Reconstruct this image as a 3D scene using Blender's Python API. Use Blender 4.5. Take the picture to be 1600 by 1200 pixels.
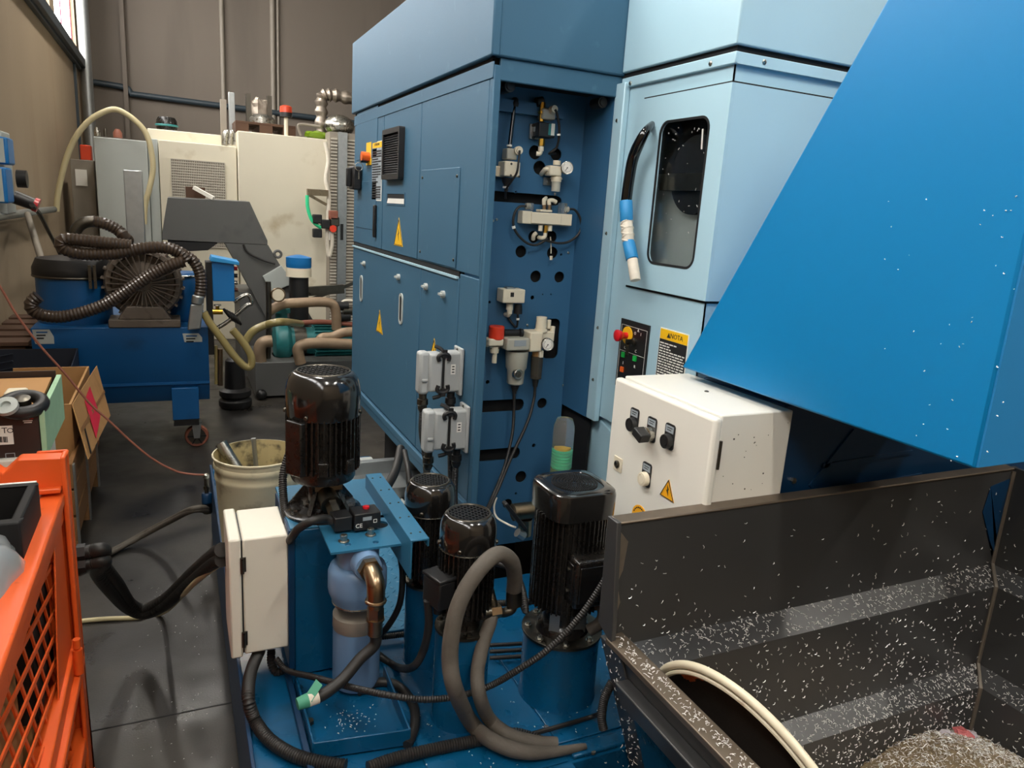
import bpy, bmesh, math, random
import numpy as np
from mathutils import Vector, Matrix
random.seed(7)
S = bpy.context.scene
for o in list(bpy.data.objects): bpy.data.objects.remove(o)
COL = S.collection
V = Vector
# ------------------------------------------------------------------ camera
YAW, PIT, ROL, FPX, CAMH = 0.43968, 0.230882, 0.065256, 1139.0, 1.65
cy, sy, cp, sp, cr, sr = math.cos(YAW), math.sin(YAW), math.cos(PIT), math.sin(PIT), math.cos(ROL), math.sin(ROL)
FW = V((sy*cp, cy*cp, -sp)); R0 = V((cy, -sy, 0)); U0 = R0.cross(FW)
RT = R0*cr + U0*sr; UP = U0*cr - R0*sr
CO = V((0, 0, CAMH))
cam = bpy.data.cameras.new('camera'); camo = bpy.data.objects.new('camera', cam); COL.objects.link(camo)
cam.sensor_width = 36; cam.sensor_fit = 'HORIZONTAL'; cam.lens = FPX*36/1600; cam.clip_start = .02
camo.matrix_world = Matrix(((RT.x, UP.x, -FW.x, CO.x), (RT.y, UP.y, -FW.y, CO.y), (RT.z, UP.z, -FW.z, CO.z), (0, 0, 0, 1)))
S.camera = camo
# ------------------------------------------------------------------ world, light levels, exposure
S.view_settings.view_transform = 'Standard'; S.view_settings.look = 'None'
S.view_settings.gamma = 1; S.view_settings.use_curve_mapping = False
S.view_settings.exposure = 0.55
w = bpy.data.worlds.new('world'); S.world = w; w.use_nodes = True
w.node_tree.nodes['Background'].inputs[0].default_value = (.55, .6, .68, 1); w.node_tree.nodes['Background'].inputs[1].default_value = .3
LAMP_POWER = 50.0      # emission strength of the ceiling lamps' diffusers
WINDOW_POWER = 7.0     # emission strength of the frosted, daylit panes

# ------------------------------------------------------------------ pixel -> point on a plane of the place
def ray(px, py): return RT*((px-800)/FPX) - UP*((py-600)/FPX) + FW
def on(px, py, ax, v):
    d = ray(px, py); i = 'xyz'.index(ax); return CO + d*((v-CO[i])/d[i])
def pj(p):
    c = V(p)-CO; z = c.dot(FW); return (800+FPX*c.dot(RT)/z, 600-FPX*c.dot(UP)/z, z)
def zpy(x, y, py):
    lo, hi = -1., 5.
    for i in range(45):
        m = (lo+hi)/2
        if pj((x, y, m))[1] > py: lo = m
        else: hi = m
    return m
def path(spec): return [on(*s) if len(s) == 4 else V(s) for s in spec]

# ------------------------------------------------------------------ materials
def lin(c):
    c = c/255.
    return c/12.92 if c <= .04045 else ((c+.055)/1.055)**2.4
def rgb(r, g, b): return (lin(r), lin(g), lin(b), 1)
MATS = {}
def mat(name, col, rough=.5, metal=0., var=.12, vscale=6., bump=0., bscale=200., coat=0., dirt=None, dscale=8., dth=.62, spec=.5, trans=0., emit=None, stretch=None, rvar=0., ior=1.5, alpha=1.):
    m = bpy.data.materials.new(name); m.use_nodes = True; nt = m.node_tree; N = nt.nodes; L = nt.links
    b = N['Principled BSDF']
    b.inputs['Roughness'].default_value = rough; b.inputs['Metallic'].default_value = metal
    b.inputs['Specular IOR Level'].default_value = spec; b.inputs['Coat Weight'].default_value = coat
    b.inputs['Transmission Weight'].default_value = trans; b.inputs['IOR'].default_value = ior
    b.inputs['Coat Roughness'].default_value = .12; b.inputs['Alpha'].default_value = alpha
    tc = N.new('ShaderNodeTexCoord'); mp = N.new('ShaderNodeMapping'); L.new(tc.outputs['Object'], mp.inputs[0])
    if stretch: mp.inputs['Scale'].default_value = stretch
    def noise(sc, det=4):
        n = N.new('ShaderNodeTexNoise'); n.inputs['Scale'].default_value = sc; n.inputs['Detail'].default_value = det; L.new(mp.outputs[0], n.inputs['Vector']); return n
    n1 = noise(vscale)
    mx = N.new('ShaderNodeMix'); mx.data_type = 'RGBA'
    mx.inputs[6].default_value = tuple(c*(1-var) for c in col[:3])+(1,); mx.inputs[7].default_value = tuple(min(1, c*(1+var)) for c in col[:3])+(1,)
    L.new(n1.outputs['Fac'], mx.inputs[0]); out = mx.outputs[2]
    if dirt is not None:
        n2 = noise(dscale, 8); rp = N.new('ShaderNodeValToRGB'); rp.color_ramp.elements[0].position = dth; rp.color_ramp.elements[1].position = min(1, dth+.2)
        L.new(n2.outputs['Fac'], rp.inputs[0]); m2 = N.new('ShaderNodeMix'); m2.data_type = 'RGBA'
        L.new(rp.outputs[0], m2.inputs[0]); L.new(out, m2.inputs[6]); m2.inputs[7].default_value = dirt; out = m2.outputs[2]
    L.new(out, b.inputs['Base Color'])
    if rvar:
        n4 = noise(vscale*1.7, 6); mr = N.new('ShaderNodeMapRange'); mr.inputs[1].default_value = .3; mr.inputs[2].default_value = .7
        mr.inputs[3].default_value = max(.03, rough-rvar); mr.inputs[4].default_value = min(1, rough+rvar); L.new(n4.outputs['Fac'], mr.inputs[0]); L.new(mr.outputs[0], b.inputs['Roughness'])
    if bump:
        n3 = noise(bscale, 3); bp = N.new('ShaderNodeBump'); bp.inputs['Strength'].default_value = bump; bp.inputs['Distance'].default_value = .002
        L.new(n3.outputs['Fac'], bp.inputs['Height']); L.new(bp.outputs[0], b.inputs['Normal'])
    if emit: b.inputs['Emission Color'].default_value = emit[0]; b.inputs['Emission Strength'].default_value = emit[1]
    MATS[name] = m; return m

mat('cabinet_blue', rgb(58, 97, 122), .5, spec=.32, var=.06, vscale=3, bump=.12, bscale=500, dirt=rgb(78, 116, 138), dscale=14, dth=.66)
mat('recess_blue', rgb(52, 98, 134), .4, var=.05, bump=.08, bscale=500)
mat('pale_blue', rgb(164, 198, 212), .38, var=.03, vscale=2, bump=.06, bscale=600, dirt=rgb(168, 198, 206), dscale=3, dth=.6)
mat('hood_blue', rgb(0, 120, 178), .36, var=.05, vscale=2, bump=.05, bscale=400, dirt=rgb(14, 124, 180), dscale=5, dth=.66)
mat('hood_blue_lit', rgb(36, 124, 182), .36, var=.05, vscale=2)  # lighter copy of hood_blue, brighter light on the front face painted in
mat('tank_blue', rgb(6, 78, 118), .3, var=.14, vscale=5, bump=.05, bscale=150, dirt=rgb(18, 62, 88), dscale=7, dth=.6, rvar=.12)
mat('bracket_blue', rgb(44, 108, 142), .38, var=.08, dirt=rgb(120, 140, 150), dscale=30, dth=.7)
mat('deep_blue', rgb(8, 50, 84), .4, var=.15, dirt=rgb(70, 80, 84), dscale=40, dth=.72)
mat('cart_blue', rgb(14, 84, 140), .42, var=.08, dirt=rgb(20, 60, 95), dscale=4, dth=.6)
mat('socket_blue', rgb(22, 110, 175), .4)
mat('filter_blue', rgb(108, 140, 176), .33, var=.1, dirt=rgb(70, 84, 100), dscale=12, dth=.66)
mat('cream', rgb(226, 221, 206), .45, var=.04, vscale=3, dirt=rgb(178, 168, 146), dscale=6, dth=.66)
mat('box_white', rgb(228, 225, 214), .42, var=.03, vscale=3, dirt=rgb(190, 184, 170), dscale=9, dth=.7)
mat('machine_white', rgb(216, 209, 188), .5, var=.06, vscale=2, dirt=rgb(176, 160, 126), dscale=3, dth=.6)
mat('machine_grey', rgb(176, 182, 178), .5, var=.06, vscale=2, dirt=rgb(120, 118, 105), dscale=5, dth=.68)
mat('plug_grey', rgb(166, 169, 168), .45, var=.05)
mat('ivory', rgb(224, 214, 190), .45, var=.05, dirt=rgb(150, 130, 95), dscale=60, dth=.68)
mat('valve_grey', rgb(176, 174, 160), .42, var=.05)
mat('motor_black', rgb(24, 22, 20), .3, var=.3, vscale=30, coat=.25, rvar=.12, dirt=rgb(58, 42, 28), dscale=25, dth=.64)
mat('cowl_black', rgb(24, 23, 22), .16, var=.2, coat=.8, bump=.02)
mat('plastic_black', rgb(26, 26, 27), .42, var=.2)
mat('rubber', rgb(34, 32, 30), .5, var=.25, vscale=40)
mat('hose_grey', rgb(88, 82, 74), .72, var=.22, vscale=60, bump=.3, bscale=300, dirt=rgb(48, 42, 36), dscale=20, dth=.62)
mat('corrugated', rgb(62, 50, 40), .3, var=.25, vscale=20, coat=.3)
mat('steel', rgb(170, 168, 160), .3, metal=1., var=.1, vscale=20, rvar=.1)
mat('steel_dark', rgb(96, 92, 84), .38, metal=1., var=.2, vscale=20, rvar=.12)
mat('galvanised', rgb(168, 172, 172), .4, metal=.9, var=.15, vscale=25)
mat('brass', rgb(160, 138, 112), .3, metal=1., var=.15, vscale=30, dirt=rgb(96, 80, 56), dscale=40, dth=.6)
mat('brass_yellow', rgb(196, 158, 70), .3, metal=1.)
mat('bin_steel', rgb(82, 82, 82), .36, metal=.55, var=.1, vscale=2, rvar=.08, bump=.04, bscale=60)
mat('bin_edge', rgb(120, 108, 94), .4, metal=.7, var=.2, vscale=30)
mat('chip', rgb(232, 230, 226), .35, metal=.25, var=.1)
mat('chip_brass', rgb(150, 132, 104), .4, metal=.3, var=.2, vscale=60)
mat('orange', rgb(236, 98, 38), .38, var=.08, dirt=rgb(130, 60, 36), dscale=22, dth=.68)
mat('wall_back', rgb(112, 103, 93), .75, var=.08, vscale=1.2, stretch=(1, 1, .15), dirt=rgb(100, 92, 83), dscale=2, dth=.55)
mat('wall_left', rgb(160, 142, 118), .75, var=.1, vscale=1.5, stretch=(1, 1, .12), dirt=rgb(150, 130, 106), dscale=3, dth=.55)
mat('ceiling', rgb(150, 148, 142), .8)
mat('window_frame', rgb(160, 40, 70), .45)
mat('conduit_dark', rgb(46, 58, 66), .45)
mat('conduit_grey', rgb(140, 132, 120), .5)
mat('yellow_hose', rgb(204, 192, 152), .45, var=.15)
mat('clear_hose', rgb(150, 136, 88), .3, var=.2, coat=.3)
mat('cardboard', rgb(176, 132, 82), .8, var=.1, vscale=10, dirt=rgb(140, 100, 60), dscale=5, dth=.62)
mat('box_brown', rgb(48, 34, 30), .5, var=.1)
mat('foam_green', rgb(158, 196, 160), .7, var=.12, vscale=30)
mat('label_red', rgb(222, 40, 70), .6)
mat('paper', rgb(232, 230, 222), .7)
mat('ink', rgb(20, 20, 20), .7)
mat('wood', rgb(140, 98, 58), .8, var=.25, vscale=8, stretch=(1, 6, 6))
mat('wood_dark', rgb(78, 54, 38), .8, var=.25, vscale=8)
mat('bucket', rgb(204, 194, 162), .55, var=.12, vscale=8, dirt=rgb(128, 116, 90), dscale=10, dth=.53)
mat('bucket_dirty', rgb(184, 168, 122), .6, var=.2, vscale=10, dirt=rgb(60, 54, 40), dscale=24, dth=.5)
mat('teal', rgb(40, 120, 122), .42, var=.12, dirt=rgb(30, 70, 70), dscale=20, dth=.62)
mat('pipe_tan', rgb(150, 128, 104), .45, metal=.3, var=.25, vscale=14)
mat('conveyor_grey', rgb(86, 86, 84), .5, var=.08, dirt=rgb(60, 60, 60), dscale=3, dth=.6)
mat('blower_grey', rgb(112, 102, 92), .5, metal=.3, var=.2, vscale=12, dirt=rgb(60, 52, 46), dscale=14, dth=.58)
mat('red', rgb(206, 20, 34), .35, coat=.3)
mat('red_orange', rgb(226, 62, 34), .4)
mat('yellow', rgb(240, 188, 20), .5)
mat('sign_orange', rgb(246, 172, 20), .5)
mat('green', rgb(20, 170, 70), .4)
mat('orange_lamp', rgb(230, 100, 30), .4)
mat('amber', rgb(210, 70, 40), .3)
mat('black_flat', rgb(10, 10, 11), .7)
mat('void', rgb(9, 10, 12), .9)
mat('print_grey', rgb(150, 160, 166), .6)
mat('tape_blue', rgb(44, 140, 200), .5, var=.1)
mat('tape_white', rgb(220, 212, 196), .7, var=.12, vscale=60, bump=.3, bscale=90)
mat('glossy_black', rgb(8, 8, 9), .12, coat=.5)
mat('bellows_green', rgb(60, 214, 150), .4)
mat('oil_green', rgb(110, 140, 30), .2)
mat('glass', (1, 1, 1, 1), .03, trans=1., var=0, ior=1.35)
mat('glass_tint', (.86, .9, .9, 1), .04, trans=1., var=0, ior=1.3)
mat('clear_plastic', (.85, .88, .86, 1), .12, trans=.9, var=0, ior=1.25)
mat('bowl_dark', (.1, .09, .07, 1), .12, trans=.5, var=0, ior=1.4)
mat('film', (.34, .36, .37, 1), .2, var=.1, vscale=9, spec=.8, coat=.4)
mat('green_tape', rgb(70, 150, 120), .6, var=.2)
mat('lid_rim', rgb(214, 204, 178), .4, var=.06, dirt=rgb(150, 110, 70), dscale=14, dth=.66)
mat('lid_black', rgb(64, 57, 52), .22, var=.2, coat=.5, bump=.5, bscale=22)
mat('rust', rgb(170, 78, 30), .8, var=.4, vscale=60)
mat('mesh_grey', rgb(186, 180, 166), .5, var=.05)
mat('wire_red', rgb(140, 84, 66), .5)
mat('worn_steel', rgb(150, 140, 128), .4, metal=.8, var=.25, vscale=30)
mat('lamp_on', rgb(255, 250, 240), .5, emit=((1, .945, .86, 1), LAMP_POWER))
mat('pane_lit', rgb(240, 245, 250), .5, emit=((1, .98, .95, 1), WINDOW_POWER))
# dark polished concrete
def floor_mat():
    m = mat('floor', rgb(38, 36, 34), .4, var=.4, vscale=3, bump=.25, bscale=160, dirt=rgb(58, 54, 48), dscale=2.6, dth=.46, rvar=.14)
    return m
floor_mat()
# ------------------------------------------------------------------ mesh helpers
def perp(a):
    a = V(a).normalized(); h = V((0, 0, 1)) if abs(a.z) < .9 else V((1, 0, 0))
    u = a.cross(h).normalized(); return u, a.cross(u).normalized()
def smoothpath(P, sub=8):
    P = [V(p) for p in P]; n = len(P)
    if n < 3: return P
    out = []
    for i in range(n-1):
        p0 = P[max(i-1, 0)]; p1 = P[i]; p2 = P[i+1]; p3 = P[min(i+2, n-1)]
        for k in range(sub):
            t = k/sub; out.append(.5*((2*p1)+(p2-p0)*t+(2*p0-5*p1+4*p2-p3)*t*t+(3*p1-p0-3*p2+p3)*t**3))
    out.append(P[-1]); return out
def resample(P, step):
    out = [P[0]]; acc = 0.
    for a, b in zip(P[:-1], P[1:]):
        d = (b-a).length
        if d < 1e-9: continue
        t = step-acc
        while t <= d: out.append(a.lerp(b, t/d)); t += step
        acc = d-(t-step)
    out.append(P[-1]); return out
class MB:
    def __init__(s): s.v = []; s.f = []
    def add(s, vs, fs):
        o = len(s.v); s.v += [V(v) for v in vs]; s.f += [tuple(i+o for i in f) for f in fs]; return s
    def box(s, x0, x1, y0, y1, z0, z1):
        vs = [(x, y, z) for z in (z0, z1) for y in (y0, y1) for x in (x0, x1)]
        return s.add(vs, [(0, 2, 3, 1), (4, 5, 7, 6), (0, 1, 5, 4), (2, 6, 7, 3), (0, 4, 6, 2), (1, 3, 7, 5)])
    def obox(s, c, a, b, d):
        c, a, b, d = V(c), V(a), V(b), V(d)
        vs = [c+a*i+b*j+d*k for k in (-1, 1) for j in (-1, 1) for i in (-1, 1)]
        fs = [(0, 2, 3, 1), (4, 5, 7, 6), (0, 1, 5, 4), (2, 6, 7, 3), (0, 4, 6, 2), (1, 3, 7, 5)]
        if a.cross(b).dot(d) < 0: fs = [f[::-1] for f in fs]
        return s.add(vs, fs)
    def bar(s, p, q, w, h, up=(0, 0, 1)):
        p, q = V(p), V(q); d = q-p; x = d.normalized().cross(V(up))
        x = x.normalized() if x.length > 1e-6 else V((1, 0, 0)); u = x.cross(d.normalized())
        return s.obox((p+q)/2, d/2, x*w/2, u*h/2)
    def ring(s, c, u, w, r, n, ph=0): return [V(c)+(u*math.cos(ph+2*math.pi*i/n)+w*math.sin(ph+2*math.pi*i/n))*r for i in range(n)]
    def cyl(s, p, q, r, r1=None, n=20, cap=True):
        p, q = V(p), V(q); r1 = r if r1 is None else r1; u, w = perp(q-p)
        vs = s.ring(p, u, w, r, n)+s.ring(q, u, w, r1, n); fs = [(i, (i+1) % n, n+(i+1) % n, n+i) for i in range(n)]
        if cap: fs += [tuple(range(n))[::-1], tuple(range(n, 2*n))]
        return s.add(vs, fs)
    def lathe(s, prof, base, axis=(0, 0, 1), n=36, sq=0., ph=0., caps=True):
        a = V(axis).normalized(); u, w = perp(a)
        if abs(a.z) > .99: u, w = V((1, 0, 0)), V((0, 1, 0))*(1 if a.z > 0 else -1)
        vs = []; m = len(prof)
        for r, h in prof:
            for i in range(n):
                t = ph+2*math.pi*i/n; c, sn = math.cos(t), math.sin(t)
                k = 1.
                if sq: k = 1/((abs(c)**(2+sq)+abs(sn)**(2+sq))**(1/(2+sq)))
                vs.append(V(base)+a*h+(u*c+w*sn)*max(r, 1e-5)*k)
        fs = [(j*n+i, j*n+(i+1) % n, (j+1)*n+(i+1) % n, (j+1)*n+i) for j in range(m-1) for i in range(n)]
        if caps: fs.append(tuple(range(n))[::-1]); fs.append(tuple(range((m-1)*n, m*n)))
        return s.add(vs, fs)
    def tube(s, P, r, n=12, sub=8, smooth=True, corr=0, pitch=.008, cap=True):
        P = [V(p) for p in P]; Q = smoothpath(P, sub) if smooth else P
        if corr: Q = resample(Q, pitch/2)
        rr = []
        for i in range(len(Q)):
            k = r(i/(len(Q)-1)) if callable(r) else r
            rr.append(k*(1-corr*(i % 2)) if corr else k)
        u = None; vs = []
        for i, q in enumerate(Q):
            t = (Q[min(i+1, len(Q)-1)]-Q[max(i-1, 0)])
            t = t.normalized() if t.length > 1e-9 else V((0, 0, 1))
            if u is None: u, _ = perp(t)
            u = (u-t*u.dot(t)); u = u.normalized() if u.length > 1e-6 else perp(t)[0]
            vs += s.ring(q, u, t.cross(u), rr[i], n)
        m = len(Q); fs = [(j*n+i, j*n+(i+1) % n, (j+1)*n+(i+1) % n, (j+1)*n+i) for j in range(m-1) for i in range(n)]
        if cap: fs += [tuple(range(n))[::-1], tuple(range((m-1)*n, m*n))]
        return s.add(vs, fs)
    def prism(s, poly, vec):
        n = len(poly); vec = V(vec); P = [V(p) for p in poly]
        nn = sum(((P[i]-P[0]).cross(P[(i+1) % n]-P[0]) for i in range(1, n-1)), V((0, 0, 0)))
        if nn.dot(vec) < 0: P = P[::-1]
        return s.add(P+[p+vec for p in P], [tuple(range(n))[::-1], tuple(range(n, 2*n))]+[(i, (i+1) % n, n+(i+1) % n, n+i) for i in range(n)])
    def torus(s, c, axis, R, r, n=36, m=10):
        u, w = perp(axis); a = V(axis).normalized(); vs = []
        for i in range(n):
            t = 2*math.pi*i/n; d = u*math.cos(t)+w*math.sin(t)
            for j in range(m):
                q = 2*math.pi*j/m; vs.append(V(c)+d*(R+r*math.cos(q))+a*r*math.sin(q))
        return s.add(vs, [(i*m+j, ((i+1) % n)*m+j, ((i+1) % n)*m+(j+1) % m, i*m+(j+1) % m) for i in range(n) for j in range(m)])
    def ball(s, c, r, n=14, sc=(1, 1, 1)):
        c = V(c); k = n//2+1; vs = []
        for j in range(k+1):
            t = math.pi*j/k
            for i in range(n): p = 2*math.pi*i/n; vs.append(c+V((r*sc[0]*math.sin(t)*math.cos(p), r*sc[1]*math.sin(t)*math.sin(p), r*sc[2]*math.cos(t))))
        return s.add(vs, [(j*n+i, (j+1)*n+i, (j+1)*n+(i+1) % n, j*n+(i+1) % n) for j in range(k) for i in range(n)])
    def quad(s, *p): return s.add(p, [tuple(range(len(p)))])
WORLD = {}
def obj(name, mb, m, parent=None, bevel=0., seg=2, smooth=40, label=None, kind=None):
    """link the collected faces as ONE mesh object whose origin is its own base centre"""
    vs = mb.v
    xs = [v.x for v in vs]; ys = [v.y for v in vs]; zs = [v.z for v in vs]
    loc = V(((min(xs)+max(xs))/2, (min(ys)+max(ys))/2, min(zs)))
    me = bpy.data.meshes.new(name); me.from_pydata([tuple(v-loc) for v in vs], [], mb.f); me.update()
    bm = bmesh.new(); bm.from_mesh(me); bmesh.ops.remove_doubles(bm, verts=bm.verts, dist=1e-6); bmesh.ops.recalc_face_normals(bm, faces=bm.faces); bm.to_mesh(me); bm.free()
    if smooth:
        me.polygons.foreach_set('use_smooth', [True]*len(me.polygons)); me.set_sharp_from_angle(angle=math.radians(smooth))
    me.materials.append(MATS[m])
    o = bpy.data.objects.new(name, me); COL.objects.link(o)
    o.location = loc
    if parent is not None: o.parent = parent; o.location = loc-WORLD[parent.name]
    WORLD[o.name] = loc
    if bevel:
        b = o.modifiers.new('bevel', 'BEVEL'); b.width = bevel; b.segments = seg; b.limit_method = 'ANGLE'; b.angle_limit = math.radians(40); b.harden_normals = False
    if label: o['label'] = label
    if kind: o['kind'] = kind
    return o
def thing(name, label, cat, loc, group=None):
    o = bpy.data.objects.new(name, None); COL.objects.link(o); o.location = V(loc); o.empty_display_size = .05; WORLD[o.name] = V(loc)
    return tag(o, label, cat, group)
def tag(o, label, cat, group=None, kind=None):
    o['label'] = label; o['category'] = cat
    if group: o['group'] = group
    if kind: o['kind'] = kind
    return o
def struct(name, mb, m, parent=None, **k):
    o = obj(name, mb, m, parent, **k)
    if parent is None: o['kind'] = 'structure'
    return o
def single(name, mb, m, label, cat, group=None, **k): return tag(obj(name, mb, m, None, **k), label, cat, group)
def plate(mb, outer, holes, O, u, v, n, th):
    """flat plate with real holes: 2-D outlines in (u, v) about O, thickness th along n"""
    cu = bpy.data.curves.new('outline', 'CURVE'); cu.dimensions = '2D'; cu.fill_mode = 'BOTH'; cu.extrude = th/2
    for loop in [outer]+holes:
        sp_ = cu.splines.new('POLY'); sp_.points.add(len(loop)-1); sp_.use_cyclic_u = True
        for p, q in zip(sp_.points, loop): p.co = (q[0], q[1], 0, 1)
    o = bpy.data.objects.new('outline', cu); COL.objects.link(o)
    dg = bpy.context.evaluated_depsgraph_get(); me = bpy.data.meshes.new_from_object(o.evaluated_get(dg))
    O, u, v, n = V(O), V(u), V(v), V(n)
    mb.add([O+u*p.co.x+v*p.co.y+n*(p.co.z+th/2) for p in me.vertices], [tuple(f.vertices) for f in me.polygons])
    bpy.data.objects.remove(o); bpy.data.curves.remove(cu); bpy.data.meshes.remove(me); return mb
def circ(x, y, r, n=24): return [(x+r*math.cos(2*math.pi*i/n), y+r*math.sin(2*math.pi*i/n)) for i in range(n)]
def rrect(x0, x1, y0, y1, r, n=6):
    out = []
    for cx_, cy_, a in ((x1-r, y1-r, 0), (x0+r, y1-r, 90), (x0+r, y0+r, 180), (x1-r, y0+r, 270)):
        for k in range(n+1): t = math.radians(a+90*k/n); out.append((cx_+r*math.cos(t), cy_+r*math.sin(t)))
    return out
def text(mb, s, O, u, v, size, n, depth=.0006, align='CENTER'):
    cu = bpy.data.curves.new('lettering', 'FONT'); cu.body = s; cu.size = size; cu.extrude = depth/2; cu.align_x = align; cu.align_y = 'CENTER'; cu.resolution_u = 2
    o = bpy.data.objects.new('lettering', cu); COL.objects.link(o)
    dg = bpy.context.evaluated_depsgraph_get(); me = bpy.data.meshes.new_from_object(o.evaluated_get(dg))
    O, u, v, n = V(O), V(u), V(v), V(n)
    mb.add([O+u*p.co.x+v*p.co.y+n*(p.co.z+depth/2) for p in me.vertices], [tuple(f.vertices) for f in me.polygons])
    bpy.data.objects.remove(o); bpy.data.curves.remove(cu); bpy.data.meshes.remove(me); return mb
def hexnut(mb, c, axis, r, h): return mb.cyl(V(c), V(c)+V(axis).normalized()*h, r, n=6)
def screw(mb, c, axis, r=.006, h=.004): a = V(axis).normalized(); return mb.lathe([(r, 0), (r, h*.6), (r*.7, h), (r*.3, h), (r*.25, h*.5)], c, a, n=10)
XN, YN, ZN = V((1, 0, 0)), V((0, 1, 0)), V((0, 0, 1))
# ------------------------------------------------------------------ the setting
XL, XR, YB, YR, ZC = -1.1, 9.0, 13.1, -5.0, 6.5
fl = struct('floor', MB().box(XL-.2, XR+.2, YR-.2, YB+.2, -.1, 0), 'floor')
for yy in (2.28, 6.6):   # saw-cut joints: thin dark sealant strips let into the slab
    obj('joint', MB().box(XL, XR, yy-.003, yy+.003, 0, .0008), 'black_flat', fl)
# left wall: lower band, window strip, upper band
ZW0, ZW1 = 3.32, 4.9
struct('wall_left', MB().box(XL-.2, XL, YR, YB, 0, ZW0-.0), 'wall_left')
struct('wall_left_upper', MB().box(XL-.2, XL, YR, YB, ZW1, ZC), 'wall_left')
struct('wall_back', MB().box(XL-.2, XR, YB, YB+.2, 0, ZC), 'wall_back')
struct('wall_right', MB().box(XR, XR+.2, YR, YB, 0, ZC), 'wall_back')
struct('wall_rear', MB().box(XL-.2, XR, YR-.2, YR, 0, ZC), 'wall_left')
struct('ceiling', MB().box(XL-.2, XR+.2, YR-.2, YB+.2, ZC, ZC+.1), 'ceiling')
struct('trim_1', MB().box(XL, XL+.1, YR, YB, ZW0-.13, ZW0-.02).box(XL, XL+.05, YR, YB, ZW0-.16, ZW0-.13), 'conduit_dark', bevel=.006)
struct('trim_2', MB().box(XL, XL+.03, 11.6, 11.66, 0, ZW0-.16), 'conduit_dark')
k = 0; yy = YR+.4
while yy < 10.4:
    k += 1; y1 = yy+2.1
    fr = MB()
    for a in np.linspace(yy, y1, 3): fr.box(XL-.075, XL-.045, a-.02, a+.02, ZW0-.02, ZW1)
    fr.box(XL-.075, XL-.045, yy, y1, ZW0-.02, ZW0+.04).box(XL-.075, XL-.045, yy, y1, ZW1-.05, ZW1)
    wn = struct('window_%d' % k, fr, 'window_frame')
    for a, b in zip(np.linspace(yy, y1, 3)[:-1], np.linspace(yy, y1, 3)[1:]):
        obj('pane', MB().box(XL-.065, XL-.055, a+.02, b-.02, ZW0+.04, ZW1-.05), 'pane_lit', wn)
    struct('wall_left_pier_%d' % k, MB().box(XL-.2, XL, y1, y1+.35, ZW0, ZW1), 'wall_left')
    yy = y1+.35
struct('wall_left_end', MB().box(XL-.2, XL, yy, YB, ZW0, ZW1), 'wall_left').__setitem__('kind', 'structure')
struct('wall_left_start', MB().box(XL-.2, XL, YR, YR+.4, ZW0, ZW1), 'wall_left')
# ceiling lamps
def lamp(x, y, lab):
    t = thing('ceiling_lamp', lab, 'lamp', (x, y, 5.4), 'long lamps hung from the ceiling')
    obj('housing', MB().box(x-.16, x+.16, y-.8, y+.8, 5.42, 5.5), 'galvanised', t, bevel=.01)
    obj('diffuser', MB().box(x-.13, x+.13, y-.77, y+.77, 5.40, 5.42), 'lamp_on', t)
    for d in (-.6, .6): obj('suspension_rod', MB().cyl((x, y+d, 5.5), (x, y+d, ZC), .006, n=8), 'steel', t)
for x, y, l in ((.6, -1.6, 'long white ceiling lamp behind the camera, near the windows'), (3.0, -1.6, 'long white ceiling lamp behind the camera, above the skip side'), (5.6, -1.6, 'long white ceiling lamp behind the camera, far from the windows'),
                (.2, 3.6, 'long white ceiling lamp above the pump tank aisle'), (5.4, 4.0, 'long white ceiling lamp above the machine roof'), (.4, 8.6, 'long white ceiling lamp above the pale machine')):
    lamp(x, y, l)
# pipes on the back wall
def onb(px, py, off=.05): return on(px, py, 'y', YB-off)
single('wall_pipe', MB().tube([onb(142, 128), onb(196, 137), onb(204, 146), onb(222, 149), onb(382, 170), onb(560, 193)], .045, n=10, sub=4), 'conduit_dark', 'dark horizontal pipe with a step along the back wall', 'pipe')
c1 = onb(347, 60, .03); single('conduit', MB().cyl((c1.x, c1.y, 1.5), (c1.x, c1.y, ZC), .035, n=10), 'conduit_grey', 'grey vertical conduit on back wall above the slotted rails', 'conduit', 'vertical conduits on the back wall')
c1 = onb(426, 60, .03); single('conduit', MB().cyl((c1.x, c1.y, 1.5), (c1.x, c1.y, ZC), .04, n=10).cyl((c1.x+.08, c1.y, 1.5), (c1.x+.08, c1.y, ZC), .02, n=8), 'conduit_grey', 'grey twin vertical conduit on back wall above the orange beacon', 'conduit', 'vertical conduits on the back wall')
c1 = onb(196, 60, .02); struct('trim_3', MB().box(c1.x-.06, c1.x, YB-.12, YB, 0, ZC), 'wall_back')
c1 = on(134, 100, 'y', 12.2); single('galvanised_post', MB().cyl((c1.x, 12.2, 0), (c1.x, 12.2, ZC), .075, n=14), 'galvanised', 'bright galvanised vertical pipe in the far left corner', 'pipe')
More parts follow.
